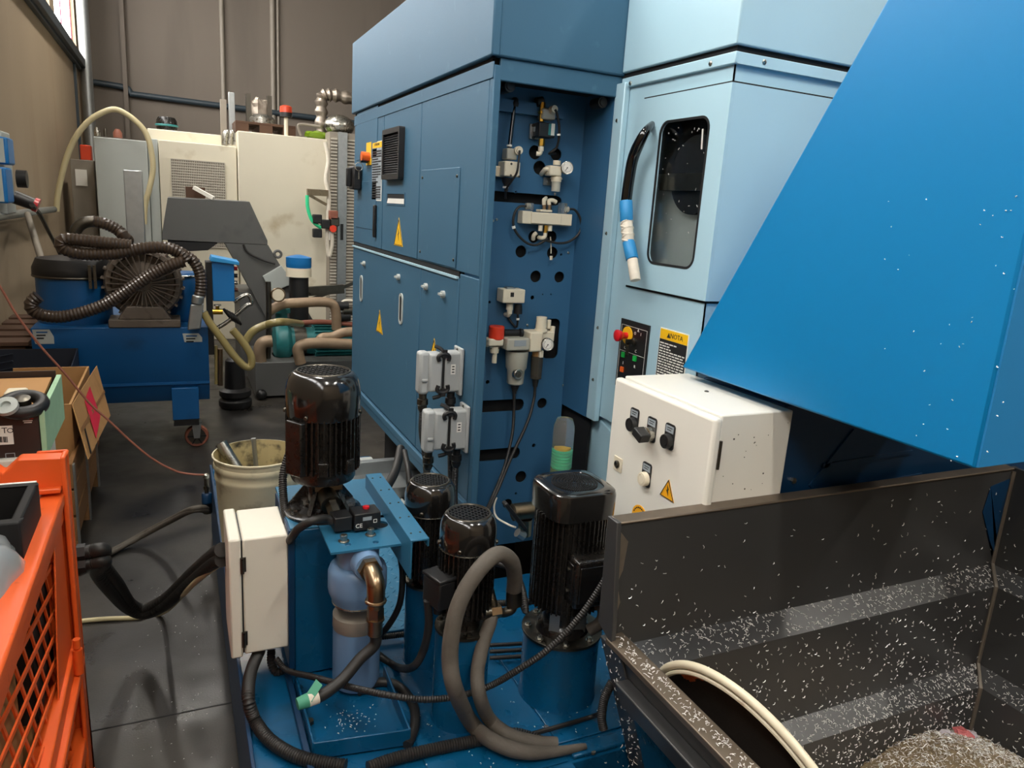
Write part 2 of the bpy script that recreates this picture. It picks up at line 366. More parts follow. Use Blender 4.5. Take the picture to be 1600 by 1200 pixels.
# ------------------------------------------------------------------ dark blue electrical cabinet of the machine
XC, XB, YF, YP = .918, 1.386, 2.229, 2.43
YK = on(556, 73, 'x', XC).y                                   # far end of the cabinet
ZS = 2.10                                   # seam under the upper housing
cab = thing('electrical_cabinet', 'long dark blue electrical cabinet with warning signs and an open pneumatic recess', 'cabinet', (1.15, 3.2, 0))
cX = lambda px, py: on(px, py, 'x', XC)
zb = .60                                    # underside
body = MB().box(XC+.012, XB-.02, YP+.03, YK-.01, zb, ZS-.01)
obj('body', body, 'cabinet_blue', cab)
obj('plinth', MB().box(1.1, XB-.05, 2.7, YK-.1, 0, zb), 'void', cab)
y1 = cX(598, 300).y; y2 = cX(655, 300).y; yp = cX(770, 160).y; ya = cX(716, 425).y
zm = cX(600, 396).z; zmr = cX(700, 426).z
g = .004
def dpanel(name, ya_, yb_, z0, z1, par=cab, t=.012, m='cabinet_blue', x=XC):
    return obj(name, MB().box(x, x+t, ya_+g, yb_-g, z0+g, z1-g), m, par, bevel=.003)
zt = ZS-.035
d1 = dpanel('door', y1, YK, zm+.012, zt); d2 = dpanel('door', y2, y1, zm+.012, zt)
# third upper panel with a screwed cover plate
d3 = dpanel('panel', YF+.03, y2, zmr+.012, zt)
p0, p1 = cX(660, 266), cX(720, 261); q0, q1 = cX(657, 405), cX(715, 420)
cy0, cy1 = p1.y, p0.y; cz0, cz1 = (q0.z+q1.z)/2, (p0.z+p1.z)/2
cov = obj('cover_plate', MB().box(XC-.004, XC, cy0, cy1, cz0, cz1), 'cabinet_blue', d3, bevel=.002)
for a, b in ((cy0+.02, cz0+.03), (cy1-.02, cz0+.03), (cy0+.02, cz1-.03), (cy1-.02, cz1-.03)):
    obj('screw', screw(MB(), (XC-.004, a, b), -XN), 'steel_dark', d3)
ym = cX(652, 600).y
e1 = dpanel('door', ym, YK, zb+.03, zm-.006); e2 = dpanel('door', cX(712, 560).y, ym, zb+.03, zmr-.006)
e3 = dpanel('panel', YF+.03, cX(712, 560).y, zb+.03, zmr+.012)
obj('gap_shade', MB().box(XC+.004, XC+.012, ya, YK, zmr-.01, zm+.02), 'void', cab)  # black strip: the shade inside the gap put in as colour
ss = on(600, 394, 'x', XC)
obj('drip_edge', MB().box(XC-.006, XC+.004, ya, YK, zmr-.012, zmr-.004), 'pale_blue', cab)
obj('corner_post', MB().box(XC, XC+.026, YF, YF+.03, .36, ZS-.01).box(XC, XC+.012, YF+.03, YP+.03, .36, zb+.03), 'cabinet_blue', cab, bevel=.004)
obj('bottom_flange', MB().box(XC-.012, XC+.01, YF+.05, YK, zb-.005, zb+.026).box(XC-.004, XC+.03, YF+.05, YK, zb-.05, zb-.008), 'cabinet_blue', cab, bevel=.003)
obj('seam_shadow', MB().box(XC+.002, XB-.02, YF+.02, YK-.01, ZS-.032, ZS+.012), 'void', cab)  # black strip painting the shadow line under the upper housing
obj('top_strip', MB().box(XC-.003, XC+.0015, YF+.0, YK, ZS-.05, ZS-.001), 'cabinet_blue', cab, bevel=.002)
# upper housing
up = obj('upper_housing', MB().box(XC-.014, XB+.004, YF-.012, YK+.02, ZS+.012, 2.47), 'cabinet_blue', cab, bevel=.006)
obj('corner_trim', MB().box(XC-.017, XC+.012, YF-.015, YF+.03, ZS+.012, 2.465), 'cabinet_blue', up, bevel=.005)
obj('housing_lip', MB().box(XC+.02, XB+.002, YF+.0, YF+.012, ZS-.055, ZS+.012), 'cabinet_blue', up, bevel=.004)
# recess: back plate with real holes, side wall, dark roof
u0 = XC+.014; W = XB-.02-u0; zb0 = .36; ztop = ZS-.02
def rp(px, py): p = on(px, py, 'y', YP); return (p.x-u0, p.z-zb0)
holes = []
def hole(px, py, r, n=24): x, z = rp(px, py); holes.append(circ(x, z, r, n))
for px, py, r in ((836, 238, .024), (869, 241, .022), (843, 262, .024), (834, 370, .022), (862, 370, .022), (814, 393, .022), (863, 395, .022), (837, 432, .022), (874, 433, .021),
                  (832, 465, .008), (847, 630, .021), (834, 696, .008), (814, 745, .024), (793, 787, .02), (806, 771, .005), (762, 597, .008), (765, 472, .005), (806, 300, .004), (877, 398, .005), (848, 460, .003), (861, 460, .003)):
    hole(px, py, r)
def slot(px0, py0, px1, py1):
    a = rp(px0, py0); b = rp(px1, py1); h = abs(a[1]-b[1])
    holes.append(rrect(max(.006, a[0]), b[0], min(a[1], b[1]), max(a[1], b[1]), h*.49))
a = rp(770, 298); b = rp(877, 322); holes.append([(.004, b[1])]+[(b[0]-.03+.03*math.sin(t), (a[1]+b[1])/2+(a[1]-b[1])/2*-math.cos(t)) for t in np.linspace(0, math.pi, 9)]+[(.004, a[1])])
for (p_, q_) in (((755, 626), (818, 641)), ((751, 703), (812, 716))):
    a = rp(*p_); b = rp(*q_); holes.append([(.004, b[1])]+[(b[0]-.02+.02*math.sin(t), (a[1]+b[1])/2+(a[1]-b[1])/2*-math.cos(t)) for t in np.linspace(0, math.pi, 9)]+[(.004, a[1])])
a = rp(852, 498); b = rp(870, 560); holes.append(rrect(a[0], b[0]+.002, b[1], a[1], .02))
a = rp(785, 160); 
pl = plate(MB(), [(0, 0), (W, 0), (W, ztop-zb0), (0, ztop-zb0)], holes, (u0, YP, zb0), XN, ZN, YN, .006)
rb = obj('recess_plate', pl, 'recess_blue', cab, smooth=0)
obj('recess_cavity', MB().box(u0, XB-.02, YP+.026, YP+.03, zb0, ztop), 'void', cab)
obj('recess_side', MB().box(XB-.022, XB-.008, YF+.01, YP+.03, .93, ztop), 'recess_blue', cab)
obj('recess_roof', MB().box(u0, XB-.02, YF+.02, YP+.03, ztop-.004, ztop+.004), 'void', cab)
rr = on(795, 170, 'y', YP-.01)
obj('roof_shelf', MB().box(u0, u0+.33, YP-.03, YP, ztop-.1, ztop-.06), 'recess_blue', cab)
obj('vent_block', MB().box(u0, u0+.06, YP-.05, YP-.031, ztop-.13, ztop-.02), 'plastic_black', cab)
vb = MB()
for i in range(6): vb.box(u0+.004+i*.01, u0+.008+i*.01, YP-.056, YP-.05, ztop-.125, ztop-.03)
obj('vent_rib', vb, 'plastic_black', cab)
for i in range(2):
    pp = on((797, 942)[i], (135, 160)[i], 'y', YF+.04); obj('cable_gland', MB().cyl(pp, pp+YN*.06, .018, n=18).cyl(pp-YN*.004, pp, .012, n=14), 'rubber', cab)
for k_, (a_, b_, c_, d_) in enumerate((((790, 120), (800, 127), (806, 121), (822, 127)), ((865, 137), (880, 139), (900, 141), (914, 144)))):
    obj('loose_wire', MB().tube([on(*q, 'y', YF+.05) for q in (a_, b_, c_, d_)], .0025, n=6), 'tape_white', cab)
for px, py in ((770, 345), (765, 800), (880, 602), (867, 303), (888, 395), (776, 343), (824, 508), (883, 708)):
    obj('screw', screw(MB(), on(px, py, 'y', YP), -YN, .005, .003), 'steel', rb)
# handles, locks, signs and small fittings on the long face
def grip(px, py0, py1, par):
    a = cX(px, py0); b = cX(px, py1); y = (a.y+b.y)/2; h = a.z-b.z
    out = rrect(-.028, .028, -h/2, h/2, .025); inn = rrect(-.017, .017, -h/2+.012, h/2-.012, .015)
    f = plate(MB(), out, [inn], (XC-.005, y, (a.z+b.z)/2), YN, ZN, XN, .005); o = obj('pull_handle', f, 'machine_grey', par)
    obj('handle_pocket', MB().prism([(XC-.003, y+p[0], (a.z+b.z)/2+p[1]) for p in inn], (.002, 0, 0)), 'plastic_black', o)
grip(565, 430, 471, e1); grip(627, 458, 507, e1)
b_ = MB()
hp = cX(588, 333); obj('pull_handle', MB().box(XC-.016, XC, hp.y-.012, hp.y+.012, cX(588, 352).z-.06, cX(588, 330).z+.03), 'plastic_black', d1, bevel=.005)
for px, py, par in ((570, 412, e1), (624, 433, e1), (667, 448, e2), (694, 460, e2)):
    p = cX(px, py); obj('quarter_turn_lock', MB().cyl(p, p-XN*.012, .014, n=16).obox(p-XN*.015, XN*.004, YN*.02, ZN*.004), 'machine_grey', par)
def tri(par, px, py, h, apart):
    c = cX(px, py); w_ = h*.58
    s_ = obj(apart, MB().prism([(XC, c.y-w_, c.z-h/2), (XC, c.y+w_, c.z-h/2), (XC, c.y, c.z+h/2)], (-.001, 0, 0)), 'yellow', par)
    bl = [(-.1, .3), (.12, .1), (.02, .04), (.1, -.2), (-.14, .06), (-.03, .1)]
    obj('lightning_bolt', MB().prism([(XC-.001, c.y-p[0]*h*.6, c.z-h*.14+p[1]*h*.9) for p in bl], (-.0006, 0, 0)), 'ink', s_)
    e = MB()
    P_ = [V((XC-.001, c.y-w_*.9, c.z-h*.46)), V((XC-.001, c.y+w_*.9, c.z-h*.46)), V((XC-.001, c.y, c.z+h*.42))]
    for i in range(3): e.bar(P_[i], P_[(i+1) % 3], .005, .001, up=ZN if i == 0 else XN)
    obj('sign_border', e, 'ink', s_)
tri(d2, 623, 362, .125, 'warning_sign'); tri(e1, 593, 502, .115, 'warning_sign'); tri(e2, 678, 548, .1, 'warning_sign')
# long notice with yellow head
def rect_on(px0, py0, px1, py1):
    a, b = cX(px0, py0), cX(px1, py1); return min(a.y, b.y), max(a.y, b.y), min(a.z, b.z), max(a.z, b.z)
ny0, ny1, _, _ = rect_on(582, 260, 597, 260); nz1 = cX(590, 221).z; nz0 = cX(590, 314).z; nzh = cX(590, 231).z
nt_ = obj('notice', MB().box(XC-.0015, XC, ny0, ny1, nz0, nz1), 'paper', d1)
obj('notice_header', MB().box(XC-.003, XC-.0015, ny0+.004, ny1-.004, nzh, nz1-.004), 'yellow', nt_)
tx = text(MB(), 'ATTENZIONE', (XC-.003, (ny0+ny1)/2, (nzh+nz1)/2), -YN, ZN, .016, -XN); obj('header_lettering', tx, 'ink', nt_)
obj('notice_field', MB().box(XC-.0025, XC-.0015, ny0+.006, ny1-.006, nz0+.006, nzh-.004), 'print_grey', nt_)
def lines(y0, y1, z0, z1, pitch, seed, x=XC-.003, th=.55):
    r = random.Random(seed); m_ = MB(); z = z1-pitch
    while z > z0:
        y = y1
        stop = y0+(y1-y0)*r.choice((0, 0, 0, .3, .55))
        while y > stop+.004:
            l_ = min(r.uniform(.006, .022), y-stop); m_.box(x-.0005, x, y-l_, y, z, z+pitch*th); y -= l_+.004
        z -= pitch
    return m_
obj('notice_print', lines(ny0+.01, ny1-.01, nz0+.012, nzh-.008, .012, 3), 'ink', nt_)
# main switch, key lock and chained tag
sp0 = cX(563, 279); sw = obj('main_switch', MB().box(XC-.05, XC-.004, sp0.y-.05, sp0.y+.055, sp0.z-.06, sp0.z+.06), 'plastic_black', d1, bevel=.008)
obj('switch_lever', MB().box(XC-.075, XC-.05, sp0.y-.014, sp0.y+.014, sp0.z-.045, sp0.z+.05), 'plastic_black', sw, bevel=.005)
obj('switch_mark', MB().box(XC-.052, XC-.05, sp0.y+.02, sp0.y+.045, sp0.z+.03, sp0.z+.05), 'red', sw)
kp = cX(577, 242); ks = obj('key_switch_plate', MB().box(XC-.004, XC, kp.y-.05, kp.y+.05, kp.z-.05, kp.z+.06), 'yellow', d1)
obj('key_switch', MB().cyl(kp+V((0, .02, -.02)), kp+V((-.04, .02, -.02)), .02, n=16), 'plastic_black', ks)
obj('knob', MB().cyl(kp+V((0, -.02, -.01)), kp+V((-.045, -.02, -.01)), .022, n=16), 'orange_lamp', ks)
obj('key_ring', MB().torus(kp+V((-.045, .03, -.06)), YN+XN*.4, .02, .002, 16, 6).obox(kp+V((-.045, .03, -.1)), YN*.008, ZN*.022, XN*.001), 'steel', ks)
# framed ribbed cover (document flap) and open slot with paper
f0, f1, fz0, fz1 = rect_on(605, 240, 632, 240)[:2]+(cX(619, 281).z, cX(619, 201).z)
fp = obj('vent_frame', plate(MB(), rrect(0, f1-f0, 0, fz1-fz0, .01), [rrect(.018, f1-f0-.018, .022, fz1-fz0-.022, .004)], (XC-.026, f0, fz0), YN, ZN, XN, .026), 'plastic_black', d2, bevel=.003)
obj('vent_back', MB().box(XC-.004, XC, f0+.01, f1-.01, fz0+.01, fz1-.01), 'paper', fp)
nz = 17
for i in range(nz):
    z = fz0+.03+(fz1-fz0-.06)*i/(nz-1); obj('slat', MB().obox((XC-.013, (f0+f1)/2, z), YN*((f1-f0)/2-.018), V((.007, 0, .006)), V((-.0012, 0, .0012))), 'plastic_black', fp)
for z in (fz0+.06, fz1-.08): obj('hinge', MB().box(XC-.012, XC, f1, f1+.01, z, z+.03), 'plastic_black', fp)
s0, s1 = rect_on(605, 310, 633, 310)[:2]; sz0, sz1 = cX(619, 321).z, cX(619, 301).z
so = obj('document_slot', plate(MB(), [(0, 0), (s1-s0, 0), (s1-s0, sz1-sz0), (0, sz1-sz0)], [[(.006, .006), (s1-s0-.006, .006), (s1-s0-.006, sz1-sz0-.006), (.006, sz1-sz0-.006)]], (XC-.003, s0, sz0), YN, ZN, XN, .003), 'cabinet_blue', d2)
obj('slot_shadow_box', MB().box(XC-.001, XC, s0+.005, s1-.005, sz0+.005, sz1-.005), 'void', so)
obj('paper_sheet', MB().prism([(XC-.0035, s0+.008, sz0+.008), (XC-.0035, s1-.025, sz0+.03), (XC-.0035, s0+.008, sz0+.03)], (.0022, 0, 0)).prism([(XC-.0035, s1-.008, sz0+.008), (XC-.0035, s1-.025, sz0+.03), (XC-.0035, s0+.008, sz0+.008)], (.0022, 0, 0)), 'paper', so)
for i, (a_, b_) in enumerate(((0.35, .02), (.62, .3))):
    yy = y1+(YK-y1)*.55; obj('embossed_panel', MB().box(XC-.0025, XC, y1+.12, YK-.06, zm+.1+i*.35, zm+.1+i*.35+.24), 'cabinet_blue', d1, bevel=.002)
# ------------------------------------------------------------------ pale blue enclosure
YE = 1.675
enc = thing('machine_enclosure', 'pale blue machine enclosure with a windowed corner door', 'machine', (2.6, 3.0, 0))
ZL = on(1150, 79, 'x', XB).z          # ledge under the upper cowl
eX = lambda px, py: on(px, py, 'x', XB)
eY = lambda px, py: on(px, py, 'y', YE)
# window outline on the x facet, in (y, z)
wy0 = (eX(1113, 190).y+eX(1090, 410).y)/2; wy1 = (eX(1036, 200).y+eX(1018, 400).y)/2
wz1 = (eX(1055, 189).z+eX(1100, 184).z)/2; wz0 = (eX(1030, 413).z+eX(1080, 419).z)/2
dy1 = eX(1009, 156).y; dy1 = (eX(1009, 156).y+eX(981, 446).y)/2; dz1 = (eX(1009, 156).z+eX(1143, 130).z)/2; dz0 = (eX(981, 447).z+eX(1062, 459).z)/2
wh = lambda gr=0.: rrect(wy0-gr, wy1+gr, wz0-gr, wz1+gr, .035+gr)
XO = 4.2; YO = 4.2
fac = plate(MB(), [(YE, .95), (YF, .95), (YF, ZL), (YE, ZL)], [wh(.02)], (XB, 0, 0), YN, ZN, XN, .004)
obj('side_facet', fac, 'pale_blue', enc, smooth=0)
obj('front_facet', MB().box(XB, XO, YE, YE+.004, .3, ZL), 'pale_blue', enc)
obj('rear_panels', MB().box(XB+.0, XO, YO-.01, YO, .3, ZL).box(XO-.01, XO, YE, YO, .3, ZL).box(XB, XO, YE, YO, ZL-.01, ZL), 'pale_blue', enc)
obj('partition', MB().box(XB, XB+.01, YF+.02, YO, .3, ZL), 'void', enc)
obj('lower_facet', MB().box(XB+.02, XB+.03, YE+.04, YF+.2, .1, 1.0), 'pale_blue', enc)
obj('lower_panel', plate(MB(), [(YE, .1), (YF-.045, .1), (YF-.045, .93), (YE, .8)], [], (XB+.006, 0, 0), YN, ZN, XN, .008), 'pale_blue', enc, smooth=0)
obj('edge_flange', MB().box(XB-.024, XB-.001, YF-.05, YF+.008, .93, ZL-.02), 'pale_blue', enc, bevel=.004)
for z in (1.97, 1.6, 1.27, 1.08): obj('screw', screw(MB(), (XB-.024, YF-.02, z), -XN, .006, .003), 'steel', enc)
uc = obj('upper_cowl', MB().box(XB-.016, XO, YE-.016, YF-.014, ZL+.012, 2.55), 'pale_blue', enc, bevel=.004)
obj('cowl_gap', MB().box(XB-.004, XO, YE-.004, YF, ZL-.004, ZL+.012), 'void', enc)
obj('ledge_strip', MB().box(XB-.012, XB, YE-.012, YF-.01, ZL-.035, ZL-.004).box(XB, XO, YE-.012, YE, ZL-.035, ZL-.004), 'pale_blue', enc, bevel=.003)
for p, ax in ((eX(1116, 100), -XN), (eX(990, 131), -XN), (eY(1189, 98), -YN)): obj('screw', screw(MB(), p+ax*.012, ax, .007, .004), 'steel', enc)
# corner door: one sheet bent round the corner
XD = eY(1330, 170).x+.35
dm = plate(MB(), [(YE-.012, dz0), (dy1, dz0), (dy1, dz1), (YE-.012, dz1)], [wh()], (XB-.012, 0, 0), YN, ZN, XN, .010)
dm.box(XB-.0018, XD, YE-.012, YE-.002, dz0, dz1)
dr = obj('door', dm, 'pale_blue', enc, smooth=0)
obj('door_gap', MB().box(XB-.003, XB-.001, YE, dy1+.006, dz1-.001, dz1+.006).box(XB-.003, XB-.001, dy1, dy1+.006, dz0-.006, dz1).box(XB-.003, XB-.001, YE, dy1+.006, dz0-.008, dz0).box(XB, XD, YE-.003, YE-.001, dz1, dz1+.006).box(XB, XD, YE-.003, YE-.001, dz0-.008, dz0), 'black_flat', enc)
obj('window_pane', MB().prism([(XB-.004, p[0], p[1]) for p in wh(.004)], (.004, 0, 0)), 'glass_tint', dr)
obj('window_seal', plate(MB(), wh(.003), [wh(-.004)], (XB-.0135, 0, 0), YN, ZN, XN, .003), 'plastic_black', dr)
# behind the pane: dark wheel before a pale plate added for the lit interior
obj('lit_interior_plate', MB().box(XB+.06, XB+.07, YE+.02, wy1+.1, wz0-.1, wz1+.02), 'machine_grey', enc)
wc = V((XB+.056, (wy0+wy1)/2-.015, wz0+.27))
obj('inner_wheel', MB().lathe([(.03, 0), (.108, 0), (.115, .004), (.115, .02), (.108, .024), (.03, .024)], wc, -XN, n=40), 'void', enc)
obj('inner_bar', MB().box(XB+.02, XB+.044, YE+.02, wy1+.08, wz1-.2, wz1-.15), 'steel_dark', enc)
obj('inner_dark_sheet', MB().box(XB+.045, XB+.058, YE+.02, wy1+.08, wz0+.27, wz1+.03), 'void', enc)  # black sheet added for the unlit upper interior
cm = MB(); r_ = random.Random(5)
for i in range(26):
    y = r_.uniform(wy0+.02, wy1-.02); z = wz0+.03+(wz1-wz0-.05)*r_.random()**.6; a = r_.uniform(0, 3.1); l_ = r_.uniform(.001, .004)
    cm.obox((XB-.0045, y, z), V((0, math.cos(a), math.sin(a)))*l_, V((0, -math.sin(a), math.cos(a)))*.0008, XN*.0004)
cm.obox((XB-.0045, wy0+.035, wz1-.06), V((0, .1, 1)).normalized()*.028, YN*.003, XN*.0006)
obj('stuck_chip', cm, 'chip', dr, kind='stuff')
# door handle: black bow, wrapped at its lower end with tape and cord
hx = XB-.06
hpath = [on(1019, 194, 'x', XB-.014)]+[on(px, py, 'x', hx) for px, py in ((1006, 210), (990, 245), (983, 280), (978, 318))]
hd = obj('door_handle', MB().tube(hpath, lambda t: .010+.008*min(1, t*2.5), n=14), 'glossy_black', dr)
def wrap(name, a, b, r, m): return obj(name, MB().lathe([(r*.96, 0), (r, .002), (r*1.03, .5*(V(b)-V(a)).length), (r, (V(b)-V(a)).length-.002), (r*.94, (V(b)-V(a)).length)], a, V(b)-V(a), n=16), m, hd)
T = [on(px, py, 'x', hx) for px, py in ((978, 314), (979, 346), (982, 378), (988, 405), (993, 438))]
wrap('blue_tape', T[0], T[1], .021, 'tape_blue'); wrap('cord_wrap', T[1], T[2], .019, 'tape_white'); wrap('blue_tape', T[2], T[3], .020, 'tape_blue'); wrap('white_tape', T[3], T[4], .017, 'tape_white')
cw = MB()
for i in range(6): c_ = T[1].lerp(T[2], (i+.5)/6); cw.torus(c_, (T[2]-T[1])+V((0, .03, .0))*(1 if i % 2 else -1), .0185, .0035, 18, 6)
obj('cord', cw, 'tape_white', hd)
# emergency stop panel
a_, b_ = eX(970, 497), eX(1016, 508); zp1 = (eX(972, 497).z+eX(1016, 508).z)/2; zp0 = zp1-.235; py1 = eX(971, 520).y; py0 = eX(1015, 530).y
pan = obj('push_button_panel', MB().box(XB-.006, XB, py0, py1, zp0, zp1), 'plastic_black', enc, bevel=.001)
lw = MB(); ed = .008
for (ya_, yb_, za_, zb_) in ((py0+ed, py1-ed, zp1-.02, zp1-.019), (py0+ed, py1-ed, zp0+ed, zp0+ed+.001), (py0+ed, py0+ed+.001, zp0+ed, zp1-.02), (py1-ed-.001, py1-ed, zp0+ed, zp1-.02), (py0+ed, py1-ed, zp1-.108, zp1-.107)): lw.box(XB-.0067, XB-.006, ya_, yb_, za_, zb_)
obj('panel_lines', lw, 'paper', pan)
es = eX(983, 524); es.x = XB
obj('stop_collar', MB().lathe([(.03, 0), (.03, .003), (.012, .004)], es-XN*.006, -XN, n=28), 'yellow', pan)
obj('stop_button', MB().lathe([(.011, 0), (.011, .018), (.013, .02), (.018, .03), (.02, .036), (.0195, .042), (.012, .047), (.0, .048)], es-XN*.008, -XN, n=28), 'red', pan)
ky = eX(994, 534); obj('key_switch', MB().lathe([(.013, 0), (.013, .008), (.009, .011)], ky-XN*.006, -XN, n=20), 'steel_dark', pan)
obj('key', MB().obox(ky+V((-.03, .0, 0)), XN*.012, ZN*.009, YN*.001).obox(ky+V((-.024, .012, -.03)), ZN*.016, YN*.008, XN*.001).torus(ky+V((-.03, .006, -.012)), YN, .008, .001, 14, 6), 'steel_dark', pan)
for px, py in ((977, 554), (995, 560)):
    p = eX(px, py); obj('green_button', MB().box(XB-.012, XB-.006, p.y-.008, p.y+.008, p.z-.009, p.z+.009), 'green', pan, bevel=.001)
p = eX(975, 577); obj('orange_button', MB().box(XB-.012, XB-.006, p.y-.008, p.y+.008, p.z-.009, p.z+.009), 'orange_lamp', pan, bevel=.001)
for ch, px, py in (('O', 995, 521), ('I', 1004, 523), ('A', 1000, 517), ('C', 979, 543), ('C', 996, 549), ('I', 976, 567), ('R', 994, 573)): obj('panel_letter', text(MB(), ch, eX(px, py)-XN*.0065, -YN, ZN, .014, -XN), 'paper', pan)
# NOTA placard
a_ = eX(1032, 512); zt_ = (eX(1032, 512).z+eX(1076, 521).z)/2; yb_ = eX(1030, 540).y; ya_ = eX(1075, 545).y
npn = obj('nota_placard', MB().box(XB-.002, XB, ya_, yb_, zt_-.19, zt_), 'paper', enc)
obj('placard_header', MB().box(XB-.003, XB-.002, ya_+.003, yb_-.003, zt_-.034, zt_-.003), 'yellow', npn)
obj('placard_field', MB().box(XB-.003, XB-.002, ya_+.003, yb_-.003, zt_-.187, zt_-.035), 'ink', npn)
obj('header_lettering', text(MB(), 'NOTA', (XB-.003, (ya_+yb_)/2-.015, zt_-.019), -YN, ZN, .022, -XN), 'ink', npn)
obj('header_mark', MB().prism([(XB-.003, (ya_+yb_)/2+.024+q, zt_-.027+r) for q, r in ((-.009, 0), (.009, 0), (0, .016))], (-.0006, 0, 0)), 'ink', npn)
obj('placard_print', lines(ya_+.008, yb_-.008, zt_-.18, zt_-.04, .0085, 11, XB-.0033, .45), 'paper', npn)
# ------------------------------------------------------------------ things screwed to the recess plate
def fb(mb, px0, py0, px1, py1, y0, y1):
    a = on(px0, py0, 'y', y0); b = on(px1, py1, 'y', y0)
    return mb.box(min(a.x, b.x), max(a.x, b.x), y0, y1, min(a.z, b.z), max(a.z, b.z))
def at(px, py, off): return on(px, py, 'y', YP-off)
def vcyl(mb, px, py0, py1, r, off, r1=None, n=20):
    a = at(px, py0, off); z1 = zpy(a.x, a.y, py1); return mb.cyl(a, (a.x, a.y, z1), r, r1, n=n)
def gauge(par, px, py, r, off):
    c = at(px, py, off); d = V((-.28, -1, .02)).normalized()
    g_ = obj('gauge', MB().lathe([(r*.8, 0), (r, .004), (r, .02), (r*.9, .024)], c, d, n=28), 'plastic_black', par)
    f_ = c+d*.0245
    obj('dial', MB().lathe([(r*.88, 0), (r*.88, .0006)], f_-d*.0005, d, n=28), 'paper', g_)
    obj('bezel', MB().torus(f_-d*.001, d, r*.94, r*.09, 28, 8), 'steel', g_)
    u, w_ = perp(d); tk = MB()
    for i in range(17):
        t = math.radians(-135+270*i/16)+math.pi/2; q = u*math.cos(t)*-1+w_*math.sin(t)
        tk.obox(f_+q*r*.68+d*.0006, q*r*.1, q.cross(d)*r*.025, d*.0003)
    obj('dial_mark', tk, 'ink', g_, kind='stuff')
    q = (u*.5+w_*.8).normalized(); obj('needle', MB().obox(f_+q*r*.22+d*.001, q*r*.34, q.cross(d)*r*.04, d*.0004).cyl(f_, f_+d*.002, r*.1, n=10), 'ink', g_)
# 1 upper solenoid valve
t = thing('solenoid_valve', 'black solenoid valve with teal sticker and brass fittings at the top of the recess', 'valve', at(850, 205, 0))
vb_ = obj('valve_body', fb(MB(), 843, 190, 867, 216, YP-.06, YP-.012), 'plastic_black', t, bevel=.004)
obj('sticker', fb(MB(), 858, 193, 867, 212, YP-.0615, YP-.06), 'teal', vb_); obj('sticker', fb(MB(), 862, 193, 866, 212, YP-.062, YP-.0615), 'paper', vb_)
obj('mounting_bracket', fb(MB(), 829, 193, 842, 218, YP-.012, YP-.002).box(at(842, 200, 0).x-.03, at(842, 200, 0).x, YP-.03, YP-.012, at(842, 208, 0).z, at(842, 200, 0).z), 'galvanised', t, bevel=.002)
for px, py in ((833, 196), (833, 215)): obj('bracket_bolt', hexnut(MB(), at(px, py, .012), -YN, .006, .004), 'steel_dark', t)
obj('coil', fb(MB(), 848, 168, 868, 188, YP-.055, YP-.015), 'valve_grey', t, bevel=.005)
obj('connector', MB().cyl(at(863, 172, .055), at(867, 170, .075), .014, .012, n=16), 'ivory', t)
bf = MB(); vcyl(bf, 846, 190, 160, .009, .04, n=6); vcyl(bf, 846, 178, 174, .012, .04, n=16); obj('brass_fitting', bf, 'brass_yellow', t)
bf = MB(); vcyl(bf, 846, 228, 217, .011, .04, n=6); obj('brass_fitting', bf, 'brass_yellow', t)
bf = MB(); vcyl(bf, 845, 236, 229, .01, .04); bf.tube([at(845, 236, .04), at(843, 240, .04), at(838, 240, .035)], .008, n=10); obj('elbow_fitting', bf, 'ivory', t)
obj('muffler', MB().cyl(at(838, 160, .03), at(848, 158, .03), .016, n=14), 'rubber', t)
obj('lead', MB().tube([at(867, 171, .075), at(871, 180, .075), at(874, 205, .07), at(870, 230, .05), at(858, 240, .03), at(868, 240, .0)], .0045, n=10), 'rubber', t)
obj('cable_tie', MB().cyl(at(873, 209, .07), at(873, 212, .07), .0065, n=12), 'paper', t)
# 2 left actuator
t = thing('pressure_actuator', 'ivory valve with a vertical black tube beside the corner post', 'valve', at(797, 255, 0))
obj('valve_body', fb(MB(), 789, 251, 812, 277, YP-.07, YP-.01), 'ivory', t, bevel=.004)
obj('mounting_foot', fb(MB(), 775, 259, 790, 277, YP-.03, YP-.004).box(at(780, 270, 0).x, at(780, 270, 0).x+.01, YP-.034, YP-.004, at(780, 276, 0).z, at(780, 260, 0).z), 'ivory', t, bevel=.003)
obj('coil', fb(MB(), 793, 231, 808, 250, YP-.06, YP-.015), 'valve_grey', t, bevel=.004)
obj('connector', MB().cyl(at(808, 236, .055), at(811, 235, .08), .014, n=16).cyl(at(811, 235, .08), at(812, 235, .085), .01, n=14), 'ivory', t)
tb = MB().tube([at(804, 158, .02), at(803, 170, .025), at(799, 205, .03), at(796, 231, .035)], .007, n=10); obj('tube', tb, 'glossy_black', t)
obj('tube_boot', MB().lathe([(.013, 0), (.015, .01), (.012, .025), (.007, .03)], at(804, 167, .02), ZN, n=16), 'rubber', t)
obj('collar', MB().cyl(at(796, 229, .035), at(796, 226, .035), .0095, n=14), 'paper', t)
obj('outlet_cone', MB().lathe([(.02, 0), (.017, -.012), (.007, -.03), (.007, -.045)], at(792, 278, .035), ZN, n=16), 'rubber', t)
obj('tie', MB().cyl(at(790, 291, .035), at(790, 294, .035), .0105, n=14), 'paper', t)
obj('lead', MB().tube([at(812, 235, .085), at(811, 245, .085), at(808, 268, .085), at(800, 282, .07), at(791, 296, .04), at(790, 310, .0)], .004, n=8), 'rubber', t)
for px, py in ((799, 256), (798, 274), (811, 276)): obj('screw', screw(MB(), at(px, py, .07), -YN, .004, .002), 'steel_dark', t)
